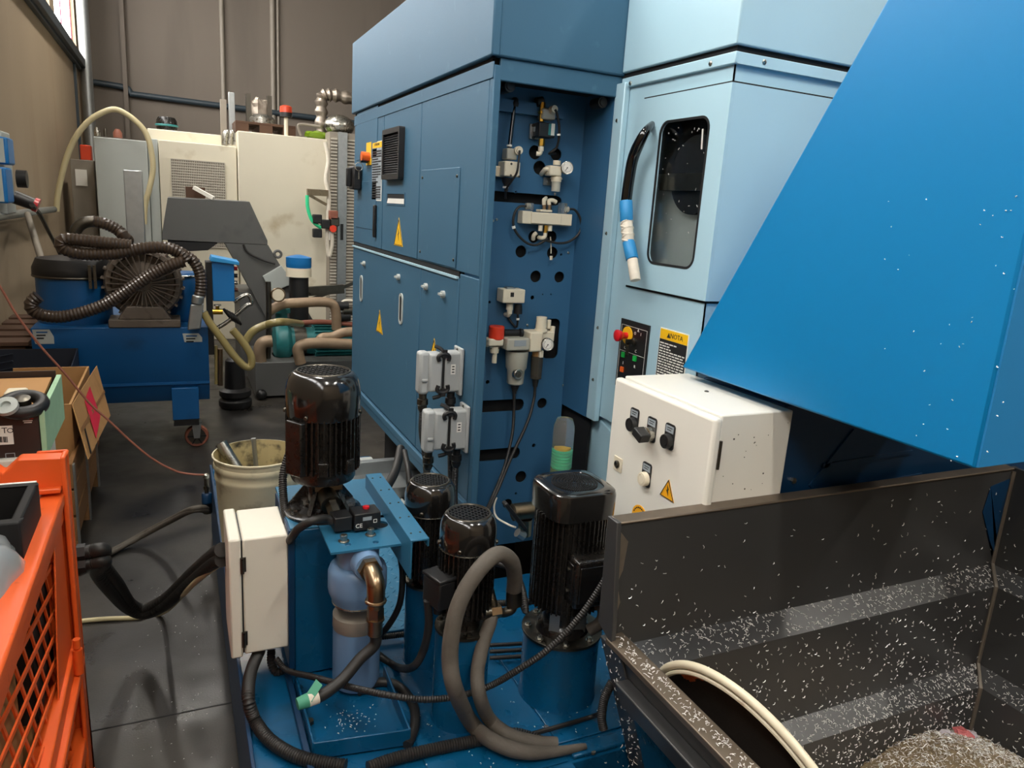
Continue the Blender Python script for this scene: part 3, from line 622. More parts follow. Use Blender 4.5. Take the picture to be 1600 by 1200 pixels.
# 3 upper regulator
t = thing('air_regulator', 'small ivory air regulator with round gauge above the long slot', 'regulator', at(868, 270, 0))
rb_ = obj('body', fb(MB(), 860, 258, 878, 276, YP-.06, YP-.015), 'ivory', t, bevel=.005)
mb_ = MB(); vcyl(mb_, 870, 258, 251, .014, .04); obj('top_cap', mb_, 'ivory', t)
mb_ = MB(); vcyl(mb_, 869, 284, 276, .019, .04); vcyl(mb_, 869, 280, 278, .022, .04); obj('ring_nut', mb_, 'ivory', t)
mb_ = MB(); vcyl(mb_, 868, 299, 284, .016, .04, .0165, n=14); obj('adjusting_knob', mb_, 'valve_grey', t)
obj('elbow_fitting', MB().tube([at(860, 266, .04), at(853, 264, .04), at(849, 268, .025), at(846, 272, .0)], .008, n=10), 'ivory', t)
obj('bracket', fb(MB(), 850, 277, 864, 290, YP-.008, YP-.002), 'galvanised', t); obj('bracket_bolt', hexnut(MB(), at(856, 286, .008), -YN, .005, .004), 'steel', t)
gauge(t, 884, 263, .022, .05)
# 4 twin solenoid manifold
t = thing('twin_solenoid_valve', 'wide ivory twin solenoid valve with two looped black leads', 'valve', at(855, 338, 0))
zz = .05
obj('valve_body', fb(MB(), 831, 331, 877, 352, YP-zz, YP-.004), 'ivory', t, bevel=.003)
obj('end_block', fb(MB(), 817, 329, 831, 350, YP-zz+.004, YP-.004), 'ivory', t, bevel=.002); obj('end_block', fb(MB(), 877, 334, 893, 353, YP-zz+.004, YP-.004), 'ivory', t, bevel=.002)
obj('base_rail', fb(MB(), 818, 349, 892, 354, YP-.04, YP-.002), 'valve_grey', t)
obj('raised_block', fb(MB(), 845, 327, 863, 332, YP-zz, YP-.01), 'ivory', t, bevel=.002)
for (x0, x1) in ((826, 834), (879, 886)): obj('coil_plug', fb(MB(), x0, 317, x1, 329 if x0 < 850 else 334, YP-zz+.006, YP-.01), 'clear_plastic', t, bevel=.002)
for px in (850, 858):
    mb_ = MB(); vcyl(mb_, px, 330, 320, .008, .03, n=6); obj('brass_fitting', mb_, 'brass', t)
obj('elbow_fitting', MB().tube([at(850, 320, .03), at(850, 313, .03), at(852, 311, .02), at(853, 310, .0)], .0075, n=10), 'ivory', t)
obj('elbow_fitting', MB().tube([at(858, 320, .03), at(858, 314, .03), at(863, 313, .03), at(869, 316, .03)], .0075, n=10), 'ivory', t)
for px in (844, 859):
    mb_ = MB(); vcyl(mb_, px, 361, 352, .008, .035); obj('silencer', mb_, 'ivory', t)
mb_ = MB(); vcyl(mb_, 852, 364, 352, .008, .035, n=6); obj('brass_fitting', mb_, 'brass_yellow', t)
obj('elbow_fitting', MB().tube([at(852, 364, .035), at(851, 370, .035), at(846, 372, .03), at(842, 371, .01)], .0075, n=10), 'ivory', t)
obj('elbow_fitting', MB().tube([at(838, 364, .02), at(834, 368, .02), at(833, 374, .01)], .0075, n=10), 'ivory', t)
for s_, pts in ((0, ((822, 322), (812, 323), (804, 333), (802, 350), (808, 365), (822, 379), (836, 383), (848, 378), (856, 372))), (1, ((888, 327), (898, 328), (906, 340), (908, 355), (902, 368), (888, 378), (872, 380), (858, 377), (850, 375)))):
    obj('lead', MB().tube([at(px, py, .03) for px, py in pts], .0045, n=10), 'rubber', t)
    q = pts[3]; obj('cable_tie', MB().cyl(at(q[0], q[1]+3, .03), at(q[0]+1, q[1]+7, .03), .0065, n=12), 'paper', t)
    obj('plug_nut', MB().cyl(at(*pts[0], .03), at(pts[0][0]+(6 if s_ == 0 else -5), pts[0][1], .03), .01, n=12), 'valve_grey', t)
obj('dangling_tube', MB().tube([at(860, 370, .02), at(861, 385, .02), at(861, 396, .02)], .002, n=6).cyl(at(861, 400, .02), at(861, 406, .02), .006, n=8), 'ivory', t)
# 5 pressure switch
t = thing('pressure_switch', 'cream box shaped pressure switch with two connectors under it', 'switch', at(802, 470, 0))
sb_ = obj('housing', fb(MB(), 787, 452, 820, 474, YP-.07, YP-.01), 'ivory', t, bevel=.004)
obj('label_print', fb(MB(), 798, 457, 803, 464, YP-.0705, YP-.07), 'ink', sb_)
obj('terminal', fb(MB(), 793, 449, 805, 452, YP-.05, YP-.02), 'galvanised', t)
mb_ = MB(); vcyl(mb_, 796, 484, 474, .013, .04); vcyl(mb_, 796, 490, 484, .01, .04); obj('port_fitting', mb_, 'ivory', t)
mb_ = MB(); vcyl(mb_, 809, 490, 475, .016, .04, .014); obj('cable_gland', mb_, 'plastic_black', t)
obj('lead', MB().tube([at(809, 488, .04), at(809, 500, .035), at(807, 511, .02), at(800, 505, .015), at(793, 494, .005)], .004, n=8), 'rubber', t)
obj('cable_tie', MB().cyl(at(809, 497, .036), at(809, 500, .036), .006, n=12), 'paper', t)
obj('hose_elbow', MB().tube([at(796, 488, .04), at(794, 492, .03), at(790, 491, .0)], .009, n=10), 'ivory', t)
# 6 air preparation unit
t = thing('air_preparation_unit', 'air service unit with red shut-off knob, metal filter bowl and gauge', 'air unit', at(815, 540, 0))
mb_ = MB(); vcyl(mb_, 775, 530, 509, .030*.95, .06, n=20); kn = obj('shutoff_knob', mb_, 'red_orange', t, bevel=.004)
obj('shutoff_body', fb(MB(), 764, 530, 787, 541, YP-.085, YP-.035), 'ivory', t, bevel=.005)
obj('side_port', MB().cyl(at(759, 536, .06), at(765, 536, .06), .014, n=16).cyl(at(787, 536, .06), at(793, 536, .06), .015, n=16), 'ivory', t)
mb_ = MB(); vcyl(mb_, 772, 551, 541, .016, .06, .019); obj('shutoff_neck', mb_, 'ivory', t)
mb_ = MB(); vcyl(mb_, 772, 567, 551, .009, .06, .009); obj('silencer', mb_, 'ivory', t)
for px in (767, 780): obj('screw', screw(MB(), at(px, 544, .082), -YN, .004, .002), 'steel_dark', t)
hb_ = obj('filter_head', fb(MB(), 793, 529, 828, 548, YP-.1, YP-.015), 'valve_grey', t, bevel=.006)
obj('name_plate', fb(MB(), 804, 532, 822, 541, YP-.1015, YP-.1), 'print_grey', hb_)
a = at(808, 548, .055); z = lambda py: zpy(a.x, a.y, py)-a.z
obj('filter_bowl', MB().lathe([(.039, z(604)-.0), (.039, z(603)), (.036, z(601)), (.036, z(577)), (.042, z(575)), (.0435, z(550)), (.043, .002)][0:0]+[(.001, z(600)), (.026, z(600)), (.031, z(598)), (.033, z(578)), (.039, z(574)), (.042, z(552)), (.042, 0)], a, ZN, n=32), 'valve_grey', t)
sg = obj('sight_glass_ring', MB().lathe([(.020, 0), (.020, .014), (.017, .016), (.012, .014)], at(807, 584, .082), V((.15, -1, 0)), n=20), 'steel', t)
obj('sight_glass', MB().lathe([(.012, 0), (.012, .004)], at(807, 584, .082)+V((.15, -1, 0)).normalized()*.011, V((.15, -1, 0)), n=18), 'bowl_dark', sg)
obj('drain_boot', MB().lathe([(.018, 0), (.014, -.014), (.008, -.03), (.008, -.036)], (a.x, a.y, a.z+z(600)), ZN, n=16), 'rubber', t)
bar_ = obj('isolating_arm', MB().cyl(at(787, 520, .05), at(815, 520, .05), .013, n=16).cyl(at(812, 520, .06), at(816, 520, .06), .016, n=16), 'plastic_black', t)
obj('regulator_body', fb(MB(), 829, 519, 847, 550, YP-.09, YP-.02), 'ivory', t, bevel=.006)
mb_ = MB(); vcyl(mb_, 845, 518, 495, .021, .055, .02, n=16); vcyl(mb_, 845, 518, 514, .024, .055); obj('adjusting_knob', mb_, 'ivory', t)
obj('outlet_block', fb(MB(), 847, 519, 866, 534, YP-.07, YP-.02), 'ivory', t, bevel=.004)
obj('outlet_fitting', MB().cyl(at(862, 526, .05), at(864, 510, .04), .009, n=12).cyl(at(857, 514, .04), at(858, 500, .03), .008, n=12), 'ivory', t)
gauge(t, 854, 537, .0225, .085)
mb_ = MB(); vcyl(mb_, 837, 591, 556, .021, .055, .024); obj('mist_bowl', mb_, 'bowl_dark', t)
mb_ = MB(); vcyl(mb_, 838, 557, 548, .016, .055); obj('bowl_collar', mb_, 'cardboard', t)
mb_ = MB(); vcyl(mb_, 836, 604, 590, .009, .055, .014); obj('drain_boot', mb_, 'rubber', t)
obj('drain_block', fb(MB(), 844, 548, 849, 559, YP-.085, YP-.05), 'ivory', t, bevel=.002)
e0 = on(745, 800, 'y', YP-.25)
single('drain_tube', MB().tube([at(803, 611, .055), at(803, 640, .06), at(800, 680, .09), at(788, 730, .15), at(770, 775, .2), on(759, 800, 'y', YP-.25)], .0058, n=10), 'rubber', 'black drain tube hanging from the metal filter bowl', 'tube', 'pneumatic drain tubes')
single('drain_tube', MB().tube([at(836, 604, .055), at(834, 625, .06), at(824, 660, .09), at(800, 712, .14), at(778, 765, .19), on(762, 800, 'y', YP-.24)], .0058, n=10), 'rubber', 'black drain tube hanging from the dark mist bowl', 'tube', 'pneumatic drain tubes')
# 7 grease cartridge
g0 = on(876, 735, 'y', 2.2); gz = lambda py: zpy(g0.x, g0.y, py)
t = thing('grease_reservoir', 'clear grease reservoir with green bellows behind the square topped pump', 'reservoir', (g0.x, g0.y, gz(760)))
r = .039
obj('jar', MB().lathe([(r, 0), (r, gz(672)-gz(760)), (r*.97, gz(664)-gz(760)), (r*.8, gz(657)-gz(760)), (r*.74, gz(654)-gz(760)), (.01, gz(653)-gz(760))], (g0.x, g0.y, gz(760)), ZN, n=28), 'clear_plastic', t)
bl = [(.002, 0)]; zz0 = gz(731)-gz(760); zz1 = gz(702)-gz(760)
for i in range(6): h = zz0+(zz1-zz0)*i/6; s_ = (zz1-zz0)/6; bl += [(r*.7, h), (r*.82, h+s_*.3), (r*.82, h+s_*.7)]
bl += [(r*.7, zz1), (.002, zz1)]
obj('bellows', MB().lathe(bl, (g0.x, g0.y, gz(760)), ZN, n=28), 'bellows_green', t)
obj('follower_cap', MB().lathe([(r*.62, 0), (r*.62, .008), (r*.3, .012)], (g0.x, g0.y, gz(702)), ZN, n=24), 'yellow', t)
obj('grease', MB().cyl((g0.x, g0.y, gz(758)), (g0.x, g0.y, gz(732)), r*.9, n=24), 'oil_green', t)
# ------------------------------------------------------------------ heavy duty connectors on the cabinet side
def plug(px, py, lab, scale=1.):
    c = cX(px, py); y, z = c.y, c.z; hh = .072*scale
    t = thing('heavy_duty_connector', lab, 'connector', (XC, y, z-hh), 'heavy duty connectors on the cabinet side')
    x0 = XC-.002
    obj('bulkhead_housing', MB().box(x0-.07, x0, y-.03, y+.03, z-hh, z+hh), 'plug_grey', t, bevel=.008)
    obj('base_flange', MB().box(x0-.012, x0, y-.04, y+.04, z-hh-.012, z+hh+.014), 'plug_grey', t, bevel=.004)
    hood = obj('hood', MB().box(x0-.125, x0-.074, y-.031, y+.031, z-hh+.003, z+hh-.003), 'plug_grey', t, bevel=.009)
    obj('hood_cap', MB().box(x0-.158, x0-.12, y-.027, y+.027, z-hh-.006, z+hh+.002), 'plug_grey', t, bevel=.011)
    obj('grip_ridge', MB().box(x0-.15, x0-.128, y-.034, y-.026, z-.03, z-.02), 'plug_grey', hood, bevel=.003)
    obj('seal', MB().box(x0-.076, x0-.068, y-.0305, y+.0305, z-hh+.006, z+hh-.006), 'plastic_black', t)
    for s_ in (-1, 1):
        q = V((x0-.072, y-.034, z+s_*hh*.72)); lv = MB()
        lv.tube([q+V((-.018, 0, -s_*.008)), q+V((-.022, 0, s_*.006)), q+V((-.012, 0, s_*.016)), q+V((.008, 0, s_*.016)), q+V((.018, 0, s_*.006)), q+V((.016, 0, -s_*.008))], .0075, n=8)
        lv.obox(q+V((.0, .0, s_*.018)), XN*.009, ZN*.014, YN*.005)
        lv.tube([q+V((0, 0, s_*.02)), q+V((-.012, .01, s_*.034)), q+V((-.03, .02, s_*.042))], .007, n=8)
        obj('locking_lever', lv, 'plastic_black', t)
    obj('code_label', MB().box(x0-.045, x0-.028, y-.0312, y-.0302, z-.006, z+.03), 'paper', t)
    for i in range(3): obj('code_mark', MB().box(x0-.041, x0-.032, y-.0318, y-.0312, z+.0+i*.01, z+.004+i*.01), 'ink', t)
    for s_, xx in ((0, x0-.135), (1, x0-.03)):
        zz = z-hh-.006
        obj('cable_gland', MB().lathe([(.014, 0), (.014, -.02), (.019, -.021), (.020, -.04), (.016, -.045), (.017, -.055), (.013, -.066)], (xx, y, zz), ZN, n=18), 'steel_dark' if s_ == 0 else 'plastic_black', t)
        obj('flange_bolt', screw(MB(), (x0-.012, y+.0, z+hh+.007), -XN, .005, .004), 'steel', t)
    return t, (x0, y, z-hh-.07)
cX2 = lambda px, py: on(px, py, 'x', XC-.08)
c1 = on(686, 580, 'x', XC-.08); c2 = on(695, 670, 'x', XC-.08)
def plugc(c, lab):
    p = pj((XC, c.y, c.z)); return plug(p[0], p[1], lab)
t1, b1 = plugc(c1, 'light grey heavy duty plug connector mounted higher on the cabinet side')
t2, b2 = plugc(c2, 'light grey heavy duty plug connector mounted lower on the cabinet side')
def pj_y(px, py, y): return on(px, py, 'y', y)
for i, (b, lab) in enumerate(((b1, 'upper'), (b2, 'lower'))):
    for s_, dx in ((0, -.135), (1, -.03)):
        p = V((b[0]+dx, b[1], b[2])); q = p+V((.02 if s_ == 0 else .01, -.0, -.2)); e = V((q.x+.02, q.y+.05, .37))
        single('conduit', MB().tube([p+V((0, 0, .01)), p+V((0, 0, -.08)), q, (q.x+.02, q.y+.02, .5), e], .011, n=10, corr=.14, pitch=.006), 'rubber', 'black ribbed conduit dropping from the %s plug, %s one' % (lab, ('outer', 'inner')[s_]), 'conduit', 'ribbed conduits below the plugs')
        obj_ = None
# ------------------------------------------------------------------ coolant tank
ZT = .35; XT = .12; YT0 = 1.19; YT1 = 3.62; XT1 = 1.36
tank = thing('coolant_tank', 'wide blue steel coolant tank carrying pumps and filter', 'tank', (.7, 2.2, 0))
obj('shell', MB().prism([(XT, YT0, .02), (.84, YT0, .02), (.84, 1.295, .02), (XT1, 1.295, .02), (XT1, 2.2, .02), (.9, 2.2, .02), (.9, YT1, .02), (XT, YT1, .02)], (0, 0, ZT-.02)), 'tank_blue', tank, bevel=.004)
obj('side_rim', MB().box(XT-.004, XT+.006, YT0, YT1, ZT-.33, ZT+.02), 'deep_blue', tank, bevel=.002)
obj('front_rim', MB().box(XT, .84, YT0-.006, YT0, .02, ZT+.012), 'tank_blue', tank, bevel=.002)
# pale drip mat on the far half
obj('lid_plate', MB().box(XT+.03, .9, 2.62, YT1-.03, ZT, ZT+.006), 'machine_grey', tank, bevel=.002)
# lid sheet round the front pumps
obj('lid_plate', MB().box(.5, .83, 1.3, 1.95, ZT, ZT+.005), 'tank_blue', tank, bevel=.002)
obj('lid_plate', MB().box(.835, 1.33, 1.36, 2.1, ZT, ZT+.005), 'tank_blue', tank, bevel=.002)
obj('front_step', MB().box(.845, 1.33, 1.30, 1.34, ZT, ZT+.012), 'tank_blue', tank, bevel=.004)
# tread plate
tx0, tx1, ty0, ty1 = .44, .86, 1.97, 2.58
tp = obj('tread_plate', MB().box(tx0, tx1, ty0, ty1, ZT+.006, ZT+.012), 'bracket_blue', tank, bevel=.002)
lz = MB(); n_ = 0
for i in range(14):
    for j in range(20):
        x = tx0+.02+i*.03; y = ty0+.02+j*.03
        if x > tx1-.01 or y > ty1-.01: continue
        a = math.radians(45 if (i+j) % 2 else 135); d = V((math.cos(a), math.sin(a), 0)); e = V((-d.y, d.x, 0)); c = V((x, y, ZT+.012))
        lz.add([c-d*.012, c-e*.0035, c+d*.012, c+e*.0035, c-d*.007+ZN*.0018, c+d*.007+ZN*.0018], [(0, 1, 4), (1, 2, 5), (1, 5, 4), (2, 3, 5), (3, 0, 4), (3, 4, 5)])
obj('tread_bump', lz, 'bracket_blue', tank, kind='stuff', smooth=0)
# drip tray below the filter (sloping open tray)
A, B_, C_, D_ = on(462, 1062, 'z', ZT+.03), on(600, 1050, 'z', ZT+.03), on(640, 1150, 'z', ZT+.03), on(490, 1172, 'z', ZT+.03)
zt0 = ZT+.008
tr = obj('filter_tray', MB().prism([(p.x, p.y, zt0) for p in (A, B_, C_, D_)], (0, 0, .006)), 'tank_blue', tank)
rm = MB()
for p, q in ((A, D_), (D_, C_), (C_, B_)): rm.bar((p.x, p.y, zt0+.02), (q.x, q.y, zt0+.02), .006, .045)
obj('tray_rim', rm, 'tank_blue', tr, bevel=.002)
# inspection tray strip on the left
obj('angle_strip', MB().box(.235, .25, 1.24, 1.9, ZT, ZT+.02).box(.25, .29, 1.62, 1.72, ZT, ZT+.012), 'deep_blue', tank, bevel=.002)
obj('strip_bolt', hexnut(MB(), (.265, 1.63, ZT+.012), ZN, .011, .012), 'steel_dark', tank)
for (x, y) in ((.83, 1.42), (.56, 1.34), (.6, 1.33), (.9, 1.3), (.5, 1.45)): obj('lid_bolt', hexnut(MB(), (x, y, ZT+.005), ZN, .007, .006), 'steel', tank)
# lifting pocket welded to the tank side
bz = on(372, 1108, 'y', 1.62)
obj('fork_pocket', MB().box(.06, XT-.004, 1.3, 1.33, .1, .3).box(.06, .066, 1.3, 1.55, .1, .3).box(.06, XT-.004, 1.54, 1.55, .1, .3), 'tank_blue', tank, bevel=.002)
obj('pocket_rod', MB().cyl((.095, 1.36, .16), (.095, 1.36, .3), .006, n=8), 'steel_dark', tank)
obj('pull_ring', MB().torus((.842, 1.20, .37), XN, .012, .003, 16, 6).cyl((.843, 1.20, .36), (.843, 1.20, .25), .004, n=8), 'steel', tank)
# ------------------------------------------------------------------ pumps
def bolts(par, c, R, n, r, h, m='steel_dark', ph=.4):
    for i in range(n):
        t = ph+2*math.pi*i/n; p = V(c)+V((math.cos(t)*R, math.sin(t)*R, 0)); obj('bolt', MB().cyl(p, p+ZN*h, r, n=6).cyl(p, p+ZN*h*.3, r*1.5, n=12), m, par)
def fins(x, y, z0, z1, rin, rout, n, th=.0042, skip=()):
    m = MB().cyl((x, y, z0), (x, y, z1), rin, n=32)
    for i in range(n):
        t = 2*math.pi*i/n
        if any(abs(((t-a+math.pi) % (2*math.pi))-math.pi) < w for a, w in skip): continue
        d = V((math.cos(t), math.sin(t), 0)); e = V((-d.y, d.x, 0)); m.obox(V((x, y, (z0+z1)/2))+d*(rin+rout)/2, d*((rout-rin)/2+.004), e*th/2, ZN*(z1-z0)/2)
    return m
def cowl(par, x, y, z0, z1, r, rg, flat=.55):
    h = z1-z0; pr = [(r*.985, 0), (r, .003), (r, h*flat)]
    for k in range(1, 9):
        a = math.pi/2*k/8; pr.append((rg+(r-rg)*math.cos(a), h*flat+(h-h*flat)*math.sin(a)))
    o = obj('fan_cover', MB().lathe(pr+[(rg*.98, h-.004), (.002, h-.004)], (x, y, z0), ZN, n=48), 'cowl_black', par)
    obj('grille_ring', MB().torus((x, y, z1), ZN, rg, .0028, 48, 6), 'steel_dark', o)
    g = MB()
    for k in range(-4, 5):
        q = k*rg/4.6; l = math.sqrt(max(0, rg*rg-q*q))
        for a in (.5, .5+math.pi/2):
            d = V((math.cos(a), math.sin(a), 0)); e = V((-d.y, d.x, 0)); g.obox(V((x, y, z1-.0008))+e*q, d*l, e*.0016, ZN*.0012)
    obj('grille', g, 'plastic_black', o)
    for a in (-2.2, -.4, 1.3, 3.0):
        d = V((math.cos(a), math.sin(a), 0)); obj('cover_screw', screw(MB(), V((x, y, z0+.012))+d*r, d, .006, .005), 'steel_dark', o)
    return o
# tall motor on the column
mx, my = .354, 1.95; ZP = .80
Z = lambda py: zpy(mx, my, py)
t = thing('tall_pump_motor', 'tallest black finned pump motor standing on the blue column', 'pump', (mx, my, ZP))
zc, ztp = Z(646), Z(579); R = .098
obj('base_flange', MB().lathe([(.105, 0), (.105, .008), (.095, .012), (.09, .02), (.05, .03)], (mx, my, ZP), ZN, n=40), 'motor_black', t)
obj('pump_foot', MB().lathe([(.062, 0), (.06, .02), (.045, .03), (.045, .05)], (mx, my, ZP+.02), ZN, n=28), 'motor_black', t)
bolts(t, (mx, my, ZP+.012), .083, 6, .011, .014, 'motor_black')
for k in range(5):
    a = k*2*math.pi/5-.9; d = V((math.cos(a), math.sin(a), 0)); e = V((-d.y, d.x, 0))
    obj('foot_rib', MB().prism([V((mx, my, ZP+.02))+d*.04-e*.006, V((mx, my, ZP+.02))+d*.095-e*.006, V((mx, my, ZP+.09))+d*.04-e*.006], e*.012), 'motor_black', t)
zl = Z(748); obj('lantern', MB().box(mx-.046, mx+.046, my-.046, my+.046, ZP+.03, zl+.005), 'motor_black', t, bevel=.01)
obj('name_plate', MB().box(mx-.03, mx+.044, my-.0475, my-.046, ZP+.075, zl-.004), 'brass', t)
zb_ = zl
obj('motor_flange', MB().lathe([(.06, 0), (.085, .008), (.088, .016), (.088, .045), (.08, .05)], (mx, my, zb_), ZN, n=40), 'motor_black', t)
obj('motor_body', fins(mx, my, zb_+.04, zc+.005, .084, .096, 40), 'motor_black', t)
for a in (-2.6, -1.75, -.95, .1): d = V((math.cos(a), math.sin(a), 0)); obj('lug', MB().obox(V((mx, my, zb_+.06))+d*.09, d*.012, V((-d.y, d.x, 0))*.014, ZN*.02), 'motor_black', t, bevel=.003)
obj('side_pad', MB().obox((mx-.075, my-.055, (zb_+zc)/2+.02), V((.03, -.04, 0)).normalized()*.028, V((.04, .03, 0)).normalized()*.02, ZN*.075), 'motor_black', t, bevel=.004)
cowl(t, mx, my, zc, ztp, .1, .07, .5)
# three-pump family on blue risers
def pump(lab, x, y, pys, rc, rr, rg, box=None, n=34):
    """pys: riser foot, riser top, body foot, cowl foot, cowl top (photo rows)"""
    Z = lambda py: zpy(x, y, py); z0 = ZT+.005; zr, zbd, zc, ztp = [Z(q) for q in pys]
    t = thing('coolant_pump', lab, 'pump', (x, y, ZT), 'coolant pumps on the tank')
    obj('riser', MB().lathe([(rr*1.03, 0), (rr, .006), (rr, zr-z0)], (x, y, z0), ZN, n=40), 'tank_blue', t)
    obj('mounting_plate', MB().lathe([(rr*1.03, 0), (rr*1.03, .007), (rr*.9, .009)], (x, y, zr), ZN, n=40), 'steel_dark', t)
    bolts(t, (x, y, zr+.008), rr*.86, 6, .006, .008)
    obj('neck', MB().lathe([(rc*.62, 0), (rc*.6, (zbd-zr)*.6), (rc*.9, zbd-zr)], (x, y, zr+.007), ZN, n=32), 'motor_black', t)
    obj('motor_body', fins(x, y, zbd, zc+.004, rc*.88, rc*.985, n, .0036), 'motor_black', t)
    cowl(t, x, y, zc, ztp, rc*1.03, rg, .45)
    obj('cover_seam', MB().torus((x, y, zc), ZN, rc*1.03, .0016, 40, 6), 'steel_dark', t)
    if box:
        d = V((math.cos(box), math.sin(box), 0)); e = V((-d.y, d.x, 0)); c = V((x, y, zbd+(zc-zbd)*.42))+d*(rc+.012)
        tb = obj('terminal_box', MB().obox(c, d*.024, e*.036, ZN*.036), 'plastic_black', t, bevel=.005)
        obj('box_lid', MB().obox(c+ZN*.04, d*.026, e*.038, ZN*.005), 'plastic_black', tb, bevel=.003)
        obj('box_gland', MB().cyl(c-ZN*.036, c-ZN*.062, .013, .011, n=14), 'plastic_black', tb)
    return t
b_ = on(662, 1027, 'z', ZT+.005); pump('small black pump motor next to the blue channel beam', b_.x, b_.y, (908, 890, 795, 750), .069, .060, .05)
b_ = on(716, 1117, 'z', ZT+.005); pump('small black pump motor in front, beside the looped grey hose', b_.x, b_.y, (978, 948, 851, 801), .069, .0705, .052, box=math.radians(196))
# square topped pump
b_ = on(869, 1077, 'z', ZT+.005); x, y = b_.x, b_.y; Z = lambda py: zpy(x, y, py); z0 = ZT+.005
t = thing('square_top_pump', 'largest black pump motor with a square fan cover, beside the white control box', 'pump', (x, y, ZT))
zr, zn, zbd, zc, ztp = Z(982), Z(945), Z(935), Z(796), Z(753)
obj('riser', MB().lathe([(.108, 0), (.105, .006), (.105, zr-z0)], (x, y, z0), ZN, n=48), 'tank_blue', t)
obj('mounting_plate', MB().lathe([(.110, 0), (.110, .007), (.1, .009)], (x, y, zr), ZN, n=48), 'steel_dark', t); bolts(t, (x, y, zr+.008), .094, 8, .007, .01, 'steel')
obj('neck', MB().lathe([(.075, 0), (.07, .02), (.06, .03), (.06, zbd-zr-.02), (.085, zbd-zr)], (x, y, zr+.007), ZN, n=32), 'motor_black', t)
obj('name_plate', MB().obox((x+.012, y-.0625, (zr+zbd)/2), XN*.024, YN*.001, ZN*.026), 'galvanised', t); obj('name_plate', MB().obox((x-.05, y-.045, (zr+zbd)/2+.006), V((.7, -.7, 0))*.014, V((.7, .7, 0))*.001, ZN*.026), 'galvanised', t)
obj('motor_body', fins(x, y, zbd, zc+.005, .084, .094, 44, .0038), 'motor_black', t)
hh = ztp-zc
fc = obj('fan_cover', MB().lathe([(.088, 0), (.093, .004), (.094, hh*.8), (.091, hh*.94), (.084, hh), (.066, hh+.001), (.065, hh-.001), (.002, hh-.001)], (x, y, zc), ZN, n=56, sq=2.2, ph=.0), 'cowl_black', t)
gh = MB()
for k, R_ in enumerate((.012, .02, .028, .036, .044, .052, .059)):
    nn = int(2*math.pi*R_/.006)
    for i in range(nn):
        a = 2*math.pi*i/nn+k; gh.obox((x+math.cos(a)*R_, y+math.sin(a)*R_, ztp+.0005), V((-math.sin(a), math.cos(a), 0))*.0019, V((math.cos(a), math.sin(a), 0))*.0022, ZN*.0012)
obj('grille', gh, 'plastic_black', fc, kind='stuff', smooth=0)
d = V((-.05, -1, 0)).normalized(); e = V((-d.y, d.x, 0)); c = V((x, y, 0))+d*.092+e*.02
tb = obj('terminal_box', MB().obox(V((c.x, c.y, (Z(848)+Z(905))/2)), d*.042, e*.062, ZN*(Z(848)-Z(905))*.62), 'motor_black', t, bevel=.008)
obj('box_face', MB().obox(V((c.x, c.y, (Z(848)+Z(905))/2))+d*.043, d*.002, e*.052, ZN*.05), 'cowl_black', tb, bevel=.002)
hp_ = V((c.x, c.y, (Z(848)+Z(905))/2))-e*.063
for s_ in (-1, 1): obj('side_bolt', hexnut(MB(), hp_+ZN*.03*s_, -e, .007, .006), 'steel_dark', tb)
obj('side_plate', MB().obox(hp_, e*.002, d*.026, ZN*.05), 'motor_black', tb, bevel=.002)
# ------------------------------------------------------------------ column, white junction box, mounting plate and beam
YC = 1.85
col = thing('pump_column', 'blue sheet steel column carrying the tall motor', 'column', (.35, 1.98, ZT))
xr = on(545, 840, 'y', YC).x
obj('column_shell', MB().box(.262, xr, YC, 2.15, ZT+.005, ZP-.008), 'tank_blue', col, bevel=.003)
obj('corner_flange', MB().box(.245, .262, YC-.004, 2.12, ZT+.03, ZP-.004), 'deep_blue', col, bevel=.002)
obj('top_plate', MB().box(.25, .54, YC, 2.16, ZP-.008, ZP), 'bracket_blue', col, bevel=.002)
pa, pb = on(517, 864, 'z', ZP), on(634, 850, 'z', ZP)
mp_ = MB()
hl = [circ(.155, .13, .024), circ(.05, .035, .008), circ(.12, .028, .008)]
plate(mp_, [(0, 0), (.215, 0), (.215, .19), (.0, .19)], hl, (pa.x, pa.y, ZP-.006), XN, YN, ZN, .006); obj('filter_plate', mp_, 'bracket_blue', col, smooth=0)
for px, py in ((537, 846), (579, 836)):
    p = on(px, py, 'z', ZP); obj('cap_screw', MB().lathe([(.014, 0), (.014, .003), (.0095, .004), (.0095, .018), (.006, .019), (.005, .012)], (p.x, p.y, ZP), ZN, n=18), 'steel', col)
bx0, bx1 = .505, .555; yb0, yb1 = 1.60, 2.08; zb1 = .845
prof = [(0, 0), (.048, 0), (.048, -.022), (.043, -.022), (.043, -.005), (.005, -.005), (.005, -.105), (0, -.105)]
bm_ = single('channel_beam', MB().prism([(bx0+a, yb0, zb1+b) for a, b in prof], (0, yb1-yb0, 0)), 'bracket_blue', 'blue folded channel beam lying between tall motor and small pumps', 'beam', bevel=.0015)
for i in range(5):
    for s_ in (.012, .036): obj('rivet', screw(MB(), (bx0+s_, yb0+.04+i*.1, zb1), ZN, .003, .002), 'steel_dark', bm_)
t = thing('junction_box', 'cream electrical junction box hinged on the left of the blue column', 'box', (.17, 1.98, .42))
jx0, jx1 = on(372, 900, 'y', YC).x, .245
jz1 = (on(375, 850, 'y', YC).z+on(447, 829, 'y', YC).z)/2; jz0 = on(410, 1018, 'y', YC).z
jb = obj('housing', MB().box(jx0+.012, jx1, YC, 2.05, jz0, jz1), 'cream', t, bevel=.005)
obj('door', MB().box(jx0-.022, jx0+.008, YC-.006, 2.056, jz0-.004, jz1+.004), 'cream', t, bevel=.005)
